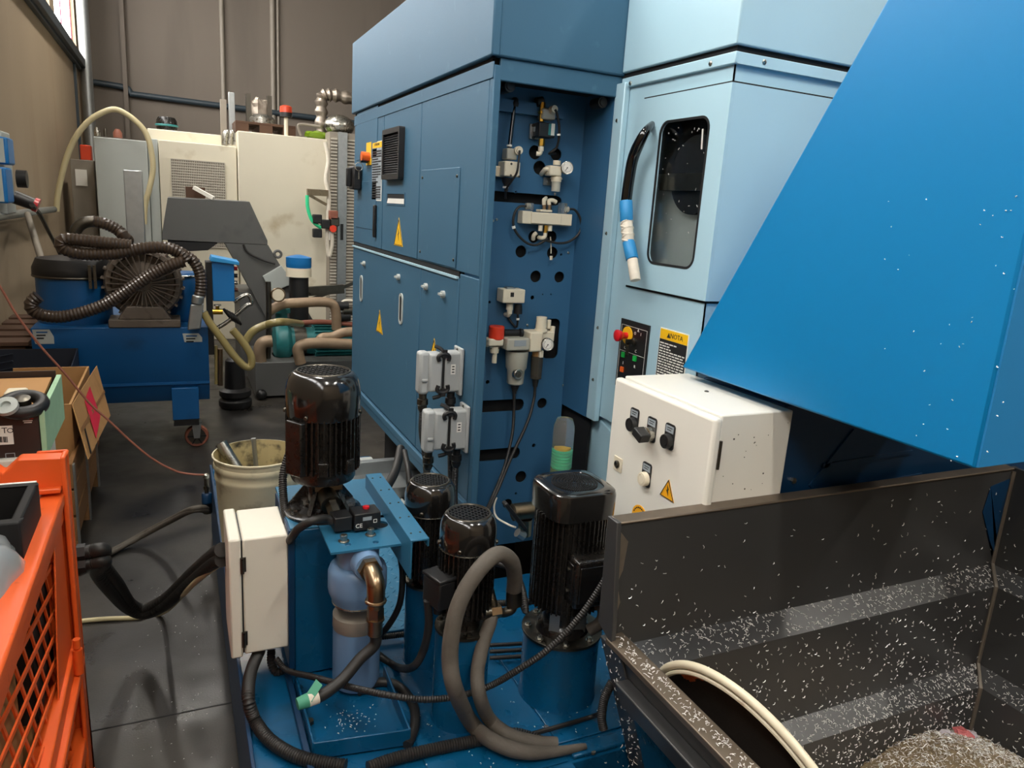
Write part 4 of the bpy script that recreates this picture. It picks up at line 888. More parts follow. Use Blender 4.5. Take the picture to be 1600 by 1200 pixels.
for z in (jz1-.07, jz0+.05): obj('hinge', MB().cyl((jx0+.010, YC-.008, z-.022), (jx0+.010, YC-.008, z+.022), .005, n=10).box(jx0+.01, jx0+.02, YC-.004, YC, z-.02, z+.02), 'steel_dark', t)
obj('door_seal', MB().box(jx0+.008, jx0+.012, YC+.004, 2.04, jz0+.004, jz1-.004), 'plastic_black', t)
# pressure sensor unit on the tall pump
t = thing('pressure_sensor', 'small black electronic pressure sensor with CE mark on the filter plate', 'sensor', on(555, 835, 'z', ZP))
sc = on(560, 828, 'y', 1.735); 
d = V((1, .06, 0)).normalized(); e = V((-.06, 1, 0)).normalized()
bs = obj('housing', MB().obox((.437, 1.80, ZP+.03), d*.036, e*.028, ZN*.024), 'plastic_black', t, bevel=.003)
obj('connector_block', MB().obox((.375, 1.805, ZP+.027), d*.024, e*.027, ZN*.02), 'plastic_black', t, bevel=.003)
obj('ce_mark', text(MB(), 'CE', V((.415, 1.7704, ZP+.021)), d, ZN, .016, -YN), 'paper', bs)
obj('print_mark', MB().obox((.437, 1.7712, ZP+.039), d*.012, ZN*.005, YN*.0004), 'print_grey', bs); obj('symbol_mark', plate(MB(), rrect(-.005, .005, -.005, .005, .001), [rrect(-.0035, .0035, -.0035, .0035, .001)], (.458, 1.7692, ZP+.031), d, ZN, YN, .0006), 'paper', bs)
obj('button', MB().lathe([(.009, 0), (.009, .005), (.006, .007)], (.442, 1.807, ZP+.054), ZN, n=16), 'red', bs)
obj('inlet_nipple', MB().cyl((.365, 1.83, ZP+.035), (.36, 1.87, ZP+.055), .018, n=6).cyl((.36, 1.86, ZP+.05), (.355, 1.91, ZP+.06), .028, n=18), 'steel_dark', t)
single('sensor_cable', MB().tube([(.352, 1.80, ZP+.027), (.335, 1.80, ZP+.04), (.3, 1.785, ZP+.045), (.265, 1.80, ZP+.02), (.252, 1.82, ZP-.01), (.25, 1.86, ZP-.04)], .011, n=12), 'rubber', 'black cable arching from the pressure sensor to the column edge', 'cable')
single('conduit', MB().tube([(.33, 2.06, ZP+.19), (.29, 2.08, ZP+.15), (.262, 2.06, ZP+.08), (.254, 2.0, ZP+.02), (.2535, 1.92, ZP-.02)], .012, n=12, corr=.15, pitch=.007), 'rubber', 'black ribbed conduit bending behind the junction box to the tall motor', 'conduit')
# ------------------------------------------------------------------ filter
b_ = on(556, 1066, 'z', ZT+.016); fx, fy = b_.x, b_.y
Z = lambda py: zpy(fx, fy, py)
t = thing('filter_housing', 'blue grey cylindrical coolant filter hanging beneath the bracket plate', 'filter', (fx, fy, ZT+.014))
z0 = ZT+.016
obj('bowl', MB().lathe([(.03, 0), (.055, .003), (.062, .012), (.063, .02), (.063, Z(958)-z0)], (fx, fy, z0), ZN, n=40), 'filter_blue', t)
obj('grey_band', MB().lathe([(.0632, 0), (.0638, .001), (.0638, Z(955)-Z(975)), (.0632, Z(955)-Z(975))], (fx, fy, Z(975)), ZN, n=40), 'conduit_grey', t)
hz = Z(935)
obj('collar_ring', MB().torus((fx, fy, hz), ZN, .064, .003, 40, 8), 'steel', t)
obj('head', MB().lathe([(.064, 0), (.068, .01), (.075, .03), (.077, .04), (.077, .085), (.072, .1), (.06, .108)][:7], (fx, fy, hz), ZN, n=40), 'filter_blue', t, bevel=0)
obj('head_neck', MB().cyl((fx, fy, hz+.1), (fx, fy, ZP-.006), .055, n=28), 'filter_blue', t)
pd = V((.06, -1, 0)).normalized(); pc = V((fx, fy, Z(862)))
obj('port_boss', MB().cyl(pc+pd*.06, pc+pd*.095, .038, .034, n=28), 'filter_blue', t)
obj('hex_adapter', MB().cyl(pc+pd*.095, pc+pd*.115, .03, n=6), 'brass', t)
q = pc+pd*.115
el = obj('pipe_elbow', MB().tube([q-pd*.01, q+pd*.01, q+pd*.034+ZN*-.012, q+pd*.042-ZN*.034, q+pd*.042-ZN*.06], .0225, n=18), 'brass', t)
w_ = q+pd*.042
obj('elbow_collar', MB().torus(w_-ZN*.058, ZN, .022, .005, 24, 8).cyl(w_-ZN*.06, w_-ZN*.075, .02, n=18), 'brass', t)
obj('hose_nut', MB().cyl(w_-ZN*.075, w_-ZN*.105, .0215, n=6).cyl(w_-ZN*.105, w_-ZN*.11, .023, n=18).cyl(w_-ZN*.11, w_-ZN*.15, .0185, n=18), 'brass', t)
hs = [w_-ZN*.145, w_-ZN*.18, on(562, 1030, 'y', 1.59), on(535, 1062, 'y', 1.57), on(505, 1085, 'y', 1.55), on(484, 1093, 'y', 1.545)]
single('filter_hose', MB().tube(hs, .0145, n=14), 'rubber', 'black hose curving down from the brass elbow of the filter', 'hose')
e = hs[-1]; dd = (hs[-1]-hs[-2]).normalized()
tw = thing('taped_hose_end', 'green and white tape wrapped round the end of the filter hose', 'tape', e-ZN*.02)
obj('tape_band', MB().cyl(e-dd*.02, e+dd*.004, .0165, n=14), 'tape_white', tw); obj('tape_band', MB().cyl(e+dd*.004, e+dd*.03, .017, .014, n=14), 'green_tape', tw)
obj('tape_flag', MB().obox(e-dd*.01+V((0, .0, .02)), V((.014, .01, .012)), V((-.006, .008, .004)), V((0, .0, .001))), 'green_tape', tw)
# ------------------------------------------------------------------ hoses and conduits on the tank
hy = 1.385
def tz(px, py, z=ZT+.03): return on(px, py, 'z', z)
H1 = [on(803, 922, 'y', 1.50), on(804, 900, 'y', 1.48), on(798, 876, 'y', 1.45), on(778, 866, 'y', 1.43), on(752, 886, 'y', 1.41), on(724, 928, 'y', 1.4), on(709, 973, 'y', 1.39), on(703, 1030, 'y', 1.38), on(712, 1080, 'y', 1.365), tz(737, 1130, .40), tz(770, 1158, .385), tz(820, 1175, .38), tz(870, 1174, .37), tz(915, 1166, .365)]
single('looped_hose', MB().tube(H1, lambda u: .0195 if u < .82 else .0195*(1-.6*(u-.82)/.18), n=16), 'hose_grey', 'thick grey rubber hose looping high in front of the small pump', 'hose')
H2 = [on(768, 962, 'y', 1.50), on(765, 975, 'y', 1.49), on(755, 1005, 'y', 1.475), on(746, 1050, 'y', 1.44), on(750, 1090, 'y', 1.41), tz(766, 1125, .40), tz(795, 1148, .385), tz(835, 1160, .378), tz(870, 1163, .372)]
single('return_hose', MB().tube(H2, .0175, n=16), 'hose_grey', 'thick grey rubber hose falling from the pipe cross to the tank lid', 'hose')
t = thing('pipe_cross', 'oily steel pipe fitting joining the two thick grey hoses', 'fitting', on(772, 960, 'y', 1.5))
obj('ferrule', MB().cyl(H1[0], on(803, 944, 'y', 1.50), .0205, .021, n=18), 'steel_dark', t)
obj('bend', MB().tube([on(803, 940, 'y', 1.50), on(799, 952, 'y', 1.50), on(787, 957, 'y', 1.5), on(776, 955, 'y', 1.5)], .0125, n=14), 'steel_dark', t)
p = on(773, 955, 'y', 1.5); obj('nut', MB().cyl(p-XN*.013, p+XN*.014, .018, n=6), 'brass', t)
obj('branch', MB().cyl(p-XN*.05, p-XN*.013, .016, n=16).cyl(p, H2[0], .015, n=14), 'steel_dark', t)
obj('upper_branch', MB().tube([p, on(768, 935, 'y', 1.51), on(763, 915, 'y', 1.53)], .012, n=12), 'steel_dark', t)
def cond(name, spec, r, lab, m='rubber', corr=.16, pitch=.0065, cat='conduit'): return single(name, MB().tube(spec, r, n=12, corr=corr, pitch=pitch), m, lab, cat)
cond('ribbed_cable', [on(962, 862, 'y', 1.33), on(945, 905, 'y', 1.34), on(905, 965, 'y', 1.345), on(860, 1012, 'y', 1.35), on(812, 1045, 'y', 1.37), on(765, 1072, 'y', 1.42), on(715, 1088, 'y', 1.435), on(660, 1093, 'y', 1.44), on(600, 1085, 'y', 1.47), on(545, 1073, 'y', 1.57), on(490, 1058, 'y', 1.7), tz(450, 1048, .40), on(432, 1030, 'y', 1.86)], .0085, 'thin black ribbed cable sweeping across the whole tank front', cat='cable')
cond('ribbed_conduit', [tz(575, 1200, .37), tz(620, 1184, .37), tz(680, 1170, .37), tz(740, 1158, .37), tz(800, 1146, .37), tz(850, 1160, .362)], .0155, 'thick black ribbed conduit lying along the front of the tank lid')
cond('ribbed_conduit', [on(405, 1018, 'y', 1.9), on(392, 1050, 'y', 1.80), on(388, 1090, 'y', 1.68), tz(398, 1125, .385), tz(420, 1155, .372), tz(455, 1178, .37), tz(495, 1190, .37), tz(540, 1197, .37)], .0165, 'thick black ribbed conduit bowing out below the junction box')
cond('ribbed_conduit', [on(424, 1015, 'y', 1.92), on(424, 1035, 'y', 1.9), on(432, 1050, 'y', 1.88), tz(445, 1046, .36)], .012, 'short black ribbed conduit dropping under the junction box')
single('black_hose', MB().tube([tz(560, 1080, .38), tz(590, 1066, .375), tz(622, 1072, .37), tz(645, 1100, .37), tz(648, 1135, .365), tz(636, 1165, .36)], .0125, n=12), 'rubber', 'black smooth hose curling round the right of the filter tray', 'hose')
cond('side_hose', [on(625, 866, 'y', 1.83), on(629, 900, 'y', 1.83), on(624, 945, 'y', 1.84), on(605, 980, 'y', 1.86), tz(585, 998, .375)], .0095, 'black hose hanging in front of the tread plate', corr=.06, cat='hose')
cond('motor_cable', [on(668, 938, 'y', 1.53), on(670, 975, 'y', 1.53), on(662, 1015, 'y', 1.55), on(645, 1042, 'y', 1.58), tz(620, 1042, .365), tz(590, 1022, .37), tz(578, 1010, .37)], .0105, 'black cable dropping from the front small pump to the tank lid', corr=.05, cat='cable')
for i in range(3): cond('flat_conduit', [tz(765, 1008+i*10, .37), tz(790, 1007+i*10, .37), tz(822, 1005+i*10, .37)], .0065, 'ribbed conduit between the pump risers, %s of three' % ('farthest', 'middle', 'nearest')[i])
cond('flat_conduit', [tz(565, 998, .375), tz(600, 995, .375), tz(640, 990, .375)], .009, 'ribbed conduit running from the filter to the rear pump riser')
cond('flat_conduit', [on(770, 943, 'y', 1.75), on(800, 942, 'y', 1.72), on(830, 940, 'y', 1.68)], .0105, 'ribbed conduit behind the ferrule of the looped hose')
single('elbow_hose', MB().tube([on(920, 945, 'y', 1.5), on(938, 945, 'y', 1.46), on(943, 960, 'y', 1.44), on(936, 975, 'y', 1.44), on(920, 985, 'y', 1.45)], .016, n=14), 'hose_grey', 'short brown hose bend at the right of the square topped pump', 'hose')
cond('braided_lead', [on(957, 1065, 'y', 1.27), on(945, 1090, 'y', 1.26), on(940, 1120, 'y', 1.245), on(943, 1140, 'y', 1.235)], .011, 'black braided lead hanging beside the skip corner', corr=.1, pitch=.004, cat='cable')
single('thin_lead', MB().tube([on(820, 1150, 'z', .37), on(870, 1136, 'z', .37), on(930, 1118, 'z', .37), on(942, 1110, 'y', 1.26)], .006, n=8), 'rubber', 'thin black lead lying along the tank front edge', 'cable')
cond('oily_conduit', [on(815, 940, 'y', 1.6), on(822, 955, 'y', 1.55), on(815, 915, 'y', 1.62), on(800, 890, 'y', 1.7), on(775, 880, 'y', 1.8)], .009, 'oily black conduit behind the square topped pump')
t = thing('ball_valve', 'small dirty ball valve with a black lever on the machine side', 'valve', on(815, 810, 'y', 2.1))
v0 = on(822, 798, 'y', 2.1); obj('valve_body', MB().cyl(v0-XN*.05, v0+XN*.05, .03, n=20).cyl(v0-ZN*.09, v0-ZN*.03, .024, n=16), 'brass', t)
obj('lever', MB().bar(on(788, 785, 'y', 2.05), on(820, 826, 'y', 2.05), .03, .014), 'plastic_black', t, bevel=.004)
obj('end_nut', MB().cyl(on(808, 832, 'y', 2.05), on(818, 838, 'y', 2.05), .016, n=8), 'galvanised', t)
single('thin_grey_tube', MB().tube([on(776, 778, 'y', 2.3), on(772, 792, 'y', 2.25), on(776, 808, 'y', 2.15), on(795, 820, 'y', 2.07), on(806, 824, 'y', 2.06)], .0035, n=8), 'tape_white', 'thin pale tube bending from the recess to the ball valve', 'tube')
for px, lab in ((612, 'left'), (637, 'right')):
    P_ = [on(px+14, 700, 'y', 2.75), on(px+6, 735, 'y', 2.6), on(px-10, 765, 'y', 2.45)] if lab == 'left' else [on(632, 705, 'y', 2.6), on(638, 735, 'y', 2.5), on(640, 765, 'y', 2.45)]
    single('machine_hose', MB().tube(P_, .017 if lab == 'left' else .011, n=12), 'rubber', 'shiny black hose rising under the cabinet, %s one' % ('thick' if lab == 'left' else 'thin'), 'hose')
single('side_profile', MB().box(.5, 1.05, 3.0, 3.2, ZT+.01, ZT+.06).box(.5, 1.05, 3.2, 3.24, ZT+.01, ZT+.12), 'galvanised', 'aluminium profile lying behind the tall motor on the tank', 'profile', bevel=.003)
# ------------------------------------------------------------------ bucket with two pipes
bx_, by_ = .252, 2.70; Z = lambda py: zpy(bx_, by_, py)
t = thing('plastic_bucket', 'dirty cream plastic bucket standing behind the junction box', 'bucket', (bx_, by_, ZT+.006))
zt_ = Z(707); h = zt_-ZT-.006
obj('wall', MB().lathe([(.125, 0), (.13, .003), (.148, h-.09), (.151, h-.085), (.151, h-.075), (.149, h-.07), (.150, h-.05), (.154, h-.045), (.154, h-.03), (.151, h-.026), (.153, h-.008), (.158, h-.005), (.158, h), (.152, h+.001)], (bx_, by_, ZT+.006), ZN, n=48), 'bucket', t)
# hollow: replace the closed lathe top by an inner wall
o = t.children[-1] if t.children else None
me = [c for c in bpy.data.objects if c.parent == t][0].data
bm = bmesh.new(); bm.from_mesh(me)
top = [f for f in bm.faces if len(f.verts) > 20 and f.calc_center_median().z > .1]; bmesh.ops.delete(bm, geom=top, context='FACES'); bm.to_mesh(me); bm.free()
inn = MB(); n = 48; pr = [(.1525, h+.001), (.146, h-.05), (.127, .03), (.001, .028)]
vs = [V((bx_+r*math.cos(2*math.pi*i/n), by_+r*math.sin(2*math.pi*i/n), ZT+.006+z)) for r, z in pr for i in range(n)]
inn.add(vs, [(j*n+i, j*n+(i+1) % n, (j+1)*n+(i+1) % n, (j+1)*n+i) for j in range(3) for i in range(n)])
io = obj('inner_wall', inn, 'bucket_dirty', t)
single('steel_tube', MB().lathe([(.021, 0), (.021, .43), (.018, .43), (.018, .38)], V((.33, 2.64, ZT+.045)), (V((.12, 2.78, ZT+.42))-V((.33, 2.64, ZT+.045))), n=20), 'steel', 'polished steel tube leaning in the bucket', 'pipe')
single('steel_rod', MB().cyl((.27, 2.77, ZT+.04), (.245, 2.78, zt_+.03), .009, n=10), 'galvanised', 'thin steel rod standing in the bucket', 'rod')
# ------------------------------------------------------------------ chip conveyor with its bright blue head
XH = 1.30
t = thing('chip_conveyor', 'bright blue discharge head of the chip conveyor overhanging the skip', 'conveyor', (1.7, 1.3, 0))
h0, h1, h2 = on(1065, 572, 'x', XH), on(1522, 737, 'x', XH), on(1385, 0, 'x', XH)
zb_ = (h0.z+h1.z)/2; k_ = (h2.y-h0.y)/(h2.z-zb_); zt_ = 2.6
obj('head', MB().prism([(XH, h0.y, zb_), (XH, h1.y, zb_), (XH, h1.y, zt_), (XH, h0.y+k_*(zt_-zb_), zt_)], (.62, 0, 0)), 'hood_blue', t, bevel=.006)
obj('front_sheet', MB().box(XH+.004, XH+.616, h1.y-.003, h1.y+.001, zb_+.004, zt_-.01), 'hood_blue_lit', t)  # thin added skin, its colour makes the front face look more lit
XW = 1.12
obj('body', MB().box(1.383, 2.5, 1.32, 1.64, .02, zb_-.03), 'deep_blue', t, bevel=.004)
br = MB()
for (a, b) in (((1265, 760), (1335, 672)), ((1285, 728), (1425, 706)), ((1270, 775), (1440, 742))): br.bar(on(*a, 'y', 1.318), on(*b, 'y', 1.318), .012, .006, up=YN)
obj('weld_rib', br, 'deep_blue', t)
obj('body_bolt', hexnut(MB(), on(1238, 750, 'y', 1.32), -YN, .008, .008), 'steel', t)
# ------------------------------------------------------------------ white control box
s_ = .92
P = lambda px, py: on(px, py, 'x', XW)
yn, yf = P(1112, 700).y, P(950, 700).y; zt_ = (P(1110, 650).z+P(966, 588).z)/2; zb2 = P(940, 845).z
t = thing('control_box', 'white control box with push buttons and warning stickers beside the skip', 'control box', (1.25, (yn+yf)/2, zb2))
yn2 = yn+.012
obj('housing', MB().box(XW+.03, 1.372, yn2, yf-.005, zb2+.005, zt_), 'box_white', t, bevel=.004)
dr = obj('door', MB().box(XW, XW+.026, yn, yf, zb2, zt_-.004), 'box_white', t, bevel=.009, seg=3)
obj('door_seal', MB().box(XW+.026, XW+.03, yn2+.004, yf-.01, zb2+.01, zt_-.008), 'machine_grey', t)
obj('hinge_pin', MB().cyl((XW+.028, yn+.003, zt_-.13), (XW+.028, yn+.003, zt_-.06), .004, n=8), 'steel_dark', t)
obj('top_screw', screw(MB(), on(1104, 612, 'z', zt_), ZN, .006, .003), 'steel_dark', t)
def legend(px, py, name, m, big=True):
    c = P(px, py); pl_ = obj('legend_plate', plate(MB(), rrect(-.0195, .0195, -.021, .045, .008), [], (XW-.003, c.y, c.z), YN, ZN, XN, .003), 'plastic_black', dr)
    obj('legend_label', MB().box(XW-.0036, XW-.003, c.y-.016, c.y+.016, c.z+.022, c.z+.040), 'print_grey', pl_)
    for i in range(2): obj('legend_text', MB().box(XW-.0039, XW-.0036, c.y-.011+i*.004, c.y+.010, c.z+.0335-i*.006, c.z+.0355-i*.006), 'ink', pl_)
    if name == 'selector':
        b = obj('selector_ring', MB().lathe([(.0195, 0), (.0195, .014), (.015, .017)], c-XN*.003, -XN, n=22), 'steel', dr)
        obj('selector_handle', MB().obox(c-XN*.032, XN*.016, (YN*.9+ZN*.35).normalized()*.02, (ZN*.9-YN*.35).normalized()*.012), 'plastic_black', b, bevel=.003)
    else:
        b = obj(name, MB().lathe([(.0195, 0), (.0195, .008), (.018, .014), (.0135, .0145), (.0130, .011), (.001, .011)], c-XN*.003, -XN, n=26), m, dr)
        obj('button_cap', MB().lathe([(.0122, 0), (.0122, .004), (.001, .0045)], c-XN*.0135, -XN, n=22), m, b)
legend(991, 663, 'push_button', 'plastic_black'); legend(1018, 678, 'selector', 'plastic_black'); legend(1046, 689, 'push_button', 'plastic_black'); legend(1010, 748, 'push_button', 'ivory')
c = P(966, 725); kp_ = obj('key_lock_plate', MB().box(XW-.003, XW, c.y-.021, c.y+.02, c.z-.021, c.z+.021), 'ivory', dr, bevel=.002)
obj('key_lock', MB().lathe([(.011, 0), (.011, .004), (.008, .006), (.003, .003)], c-XN*.003, -XN, n=20), 'steel_dark', kp_)
c = P(1044, 764); h = .052
tr_ = obj('shock_warning_sign', MB().prism([(XW-.001, c.y-h*.56, c.z-h/2), (XW-.001, c.y+h*.56, c.z-h/2), (XW-.001, c.y, c.z+h/2)], (.001, 0, 0)), 'sign_orange', dr)
e = MB(); Q = [V((XW-.0012, c.y-h*.53, c.z-h*.47)), V((XW-.0012, c.y+h*.53, c.z-h*.47)), V((XW-.0012, c.y, c.z+h*.46))]
for i in range(3): e.bar(Q[i], Q[(i+1) % 3], .0035, .0006, up=XN.cross(Q[(i+1) % 3]-Q[i]))
obj('sign_border', e, 'ink', tr_)
obj('lightning_bolt', MB().prism([(XW-.0012, c.y-p[0]*h, c.z-h*.18+p[1]*h) for p in ((-.04, .38), (.1, .14), (.03, .14), (.08, -.16), (-.1, .12), (-.02, .12))], (-.0006, 0, 0)), 'ink', tr_)
c = P(1000, 803); rs = obj('round_sticker', MB().lathe([(.036, 0), (.036, .0012)], c+V((0, 0, -.012)), -XN, n=36), 'sign_orange', dr)
obj('sticker_bar', MB().box(XW-.0018, XW-.0012, c.y-.003, c.y+.003, c.z-.014, c.z+.004), 'ink', rs)
for i in range(9):
    a = math.radians(25+i*16); obj('sticker_mark', MB().obox(c+V((-.0015, math.cos(a)*.029, -.012+math.sin(a)*.029)), V((0, -math.sin(a), math.cos(a)))*.0026, V((0, math.cos(a), math.sin(a)))*.0018, XN*.0003), 'ink', rs)
dirt = MB(); r_ = random.Random(9)
for i in range(60):
    x = r_.uniform(XW+.04, 1.36); z = zb2+.05+(zt_-zb2-.08)*r_.random()**1.4; q = r_.uniform(.0006, .002); dirt.obox((x, yn2-.0004, z), XN*q, ZN*q, YN*.0004)
obj('dirt_speck', dirt, 'steel_dark', t, kind='stuff', smooth=0)
# ------------------------------------------------------------------ steel chip skip
YBN, XS0, XS1, ZTOP = 1.25, .868, 2.27, 1.0
t = thing('chip_skip', 'dark steel chip skip with stepped walls and a low left rim', 'skip', (1.6, .85, 0))
pr = [(0, ZTOP), (0, .685), (-.055, .645), (-.055, .385), (-.105, .345), (-.105, .14)]     # stepped wall profile (inward, z)
th = .012
# profile offset: a negative = inward
bw = MB().prism([(XS0, YBN+a, z) for a, z in pr+[(q+th, z) for q, z in pr[::-1]]], (XS1-XS0+.02, 0, 0))
for v in bw.v:
    if v.x < XS0+.01 and v.z < .7: v.x = XS0-.006+.33*(.715-v.z)+.012
obj('back_wall', bw, 'bin_steel', t)
obj('right_wall', MB().prism([(XS1+a, .3, z) for a, z in pr+[(q+th, z) for q, z in pr[::-1]]], (0, YBN-.3, 0)), 'bin_steel', t)
ZR = .722
sl = lambda z, o=0.: XS0-.006+.33*(.715-z)+o          # the left side leans inwards towards the floor
obj('left_wall', MB().prism([(sl(ZR-.006, .006), .3, ZR-.006), (sl(.13, .006), .3, .13), (sl(.13, .018), .3, .13), (sl(ZR-.006, .018), .3, ZR-.006)], (0, YBN-.3, 0)), 'bin_steel', t)
obj('front_wall', MB().box(sl(.14), XS1-.1, .3, .312, .14, .6), 'bin_steel', t)
obj('floor_plate', MB().box(sl(.13), XS1-.09, .3, YBN-.09, .12, .142), 'bin_steel', t)
obj('top_flange', MB().prism([(XS0, YBN-.004, ZTOP), (XS0, YBN+.03, ZTOP+.004), (XS0, YBN+.034, ZTOP-.02), (XS0, YBN+.028, ZTOP-.02), (XS0, YBN+.012, ZTOP-.006), (XS0, YBN-.004, ZTOP-.006)], (XS1-XS0, 0, 0)), 'bin_edge', t, bevel=.003)
obj('end_cheek', MB().prism([(XS0-.006, YBN-.006, ZTOP+.002), (XS0-.006, YBN+.034, ZTOP+.002), (XS0-.006, YBN+.03, .74), (XS0-.006, YBN-.03, .715), (XS0-.006, YBN-.03, .76)], (.012, 0, 0)), 'bin_steel', t, bevel=.002)
obj('scuffed_edge', MB().prism([(XS0+.006, YBN-.0015, ZTOP-.02), (XS0+.032, YBN-.0015, ZTOP-.05), (XS0+.026, YBN-.0015, ZTOP-.12), (XS0+.014, YBN-.0015, ZTOP-.15), (XS0+.028, YBN-.0015, ZTOP-.2), (XS0+.012, YBN-.0015, ZTOP-.26), (XS0+.006, YBN-.0015, ZTOP-.26)], (0, .0014, 0)), 'worn_steel', t)
obj('left_rim', MB().prism([(XS0-.008, .3, ZR), (XS0+.035, .3, ZR+.008), (XS0+.035, .3, ZR-.002), (XS0-.008, .3, ZR-.014)], (0, YBN-.3-.01, 0)), 'bin_edge', t, bevel=.002)
obj('corner_post', MB().prism([(sl(.71), YBN-.07, .71), (sl(.02), YBN-.07, .02), (sl(.02, .05), YBN-.07, .02), (sl(.71, .03), YBN-.07, .71)], (0, .09, 0)), 'bin_steel', t, bevel=.003)
obj('side_beam', MB().prism([(sl(.65, -.03), .3, .65), (sl(.59, -.03), .3, .59), (sl(.59, .008), .3, .59), (sl(.65, .008), .3, .65)], (0, YBN-.07-.3, 0)), 'bin_steel', t, bevel=.004)
obj('side_sheet', MB().prism([(sl(.59, -.002), .3, .59), (sl(.1, -.002), .3, .1), (sl(.1, .005), .3, .1), (sl(.59, .005), .3, .59)], (0, YBN-.07-.3, 0)), 'tank_blue', t)
obj('paint_smear', MB().prism([on(1585, 745, 'y', YBN-.001), on(1548, 760, 'y', YBN-.001), on(1535, 800, 'y', YBN-.001), on(1548, 850, 'y', YBN-.001), on(1563, 890, 'y', YBN-.001), on(1556, 900, 'y', YBN-.001)], (0, -.0008, 0)), 'deep_blue', t)
obj('corner_weld', MB().tube([(XS1-.004, YBN-.004, ZTOP-.01), (XS1-.004, YBN-.004, .69), (XS1-.06, YBN-.06, .648), (XS1-.06, YBN-.06, .39), (XS1-.11, YBN-.11, .348), (XS1-.11, YBN-.11, .15)], .006, n=8, smooth=False), 'worn_steel', t)
for y in (.4, 1.1):
    for x in (1.12, 2.1): obj('skip_foot', MB().box(x-.05, x+.05, y-.05, y+.05, 0, .12), 'bin_steel', t, bevel=.004)
# chips: uncountable slivers
def sliver(m, c, nrm, r_, L=None):
    nrm = V(nrm).normalized(); u, w_ = perp(nrm); a = r_.uniform(0, 6.28); d = u*math.cos(a)+w_*math.sin(a); e = nrm.cross(d)
    L = L or r_.uniform(.0025, .0055); wd = r_.uniform(.0005, .0011); cu = r_.uniform(-.9, .9); vs = []
    for k in (-1, 0, 1):
        p = V(c)+d*L*k*.9+e*L*cu*(1-abs(k))*.6+nrm*(.0012+(.0014 if k == 0 else 0))
        vs += [p-e*wd, p+e*wd, p+nrm*wd*1.3]
    m.add(vs, [(0, 1, 4, 3), (1, 2, 5, 4), (2, 0, 3, 5), (3, 4, 7, 6), (4, 5, 8, 7), (5, 3, 6, 8), (0, 2, 1), (6, 7, 8)])
r_ = random.Random(21); ch = MB()
def sprinkle(n, f, nrm):
    for _ in range(n): sliver(ch, f(), nrm, r_)
U = r_.uniform; x0, x1 = XS0+.03, XS1-.02
sprinkle(130, lambda: V((x0+(x1-x0)*r_.random(), YBN, .69+.28*r_.random()**1.6)), -YN)
sprinkle(620, lambda: (lambda s, x: V((x, YBN-.055*s, .685-.04*s)))(r_.random(), U(x0, x1)), (0, -.5, 1))
sprinkle(520, lambda: V((U(x0, x1), YBN-.055, .39+.25*r_.random()**1.2)), -YN)
sprinkle(760, lambda: (lambda s, x: V((x, YBN-.055-.05*s, .385-.04*s)))(r_.random(), U(x0+.1, x1-.05)), (0, -.5, 1))
sprinkle(900, lambda: V((U(x0+.1, x1-.05), YBN-.105, .15+.19*r_.random())), -YN)
sprinkle(420, lambda: (lambda z: V((XS1-(0 if z > .69 else .055 if z > .39 else .105), U(.6, YBN-.02), z)))(.15+.7*r_.random()**1.5), -XN)
sprinkle(300, lambda: (lambda s: V((XS1-.055*s, U(.6, YBN-.03), .685-.04*s)))(r_.random()), (-.5, 0, 1)); sprinkle(300, lambda: (lambda s: V((XS1-.055-.05*s, U(.6, YBN-.08), .385-.04*s)))(r_.random()), (-.5, 0, 1))
sprinkle(330, lambda: V((XS0-.006+.036*r_.random()**.7, U(.5, YBN-.02), ZR+.004)), ZN)
sprinkle(60, lambda: (lambda z: V((sl(z), U(YBN-.07, YBN+.02), z)))(U(.35, .7)), (-1, 0, -.3))
obj('scattered_swarf', ch, 'chip', t, kind='stuff', smooth=0)
# heap of swarf on the skip floor
NX, NY = 46, 34; hx0, hx1, hy0, hy1 = 1.2, 2.16, .5, 1.142
rn = np.random.RandomState(4)
def hz(x, y): return .135+.17*math.exp(-((x-1.9)/.30)**2-((y-.95)/.30)**2)+.03*math.exp(-((x-1.5)/.2)**2-((y-.8)/.3)**2)
vs = [V((hx0+(hx1-hx0)*i/NX, hy0+(hy1-hy0)*j/NY, 0)) for j in range(NY+1) for i in range(NX+1)]
for v in vs: v.z = hz(v.x, v.y)+rn.uniform(-.003, .003)
hp = MB().add(vs, [(j*(NX+1)+i, j*(NX+1)+i+1, (j+1)*(NX+1)+i+1, (j+1)*(NX+1)+i) for j in range(NY) for i in range(NX)])
sw = tag(obj('swarf_heap', hp, 'chip_brass', None), 'heap of bright metal swarf on the skip floor', 'swarf', kind='stuff')
ch = MB(); c2 = MB()
for i in range(9000):
    x, y = U(hx0, hx1), U(hy0+.2, hy1); n_ = V((hz(x-.01, y)-hz(x+.01, y), hz(x, y-.01)-hz(x, y+.01), .02))+V((U(-.02, .02), U(-.02, .02), 0))
    sliver(ch if r_.random() < .6 else c2, (x, y, hz(x, y)+.004), n_, r_, U(.004, .009))
obj('bright_swarf', ch, 'chip', sw, kind='stuff', smooth=0); obj('yellow_swarf', c2, 'chip_brass', sw, kind='stuff', smooth=0)
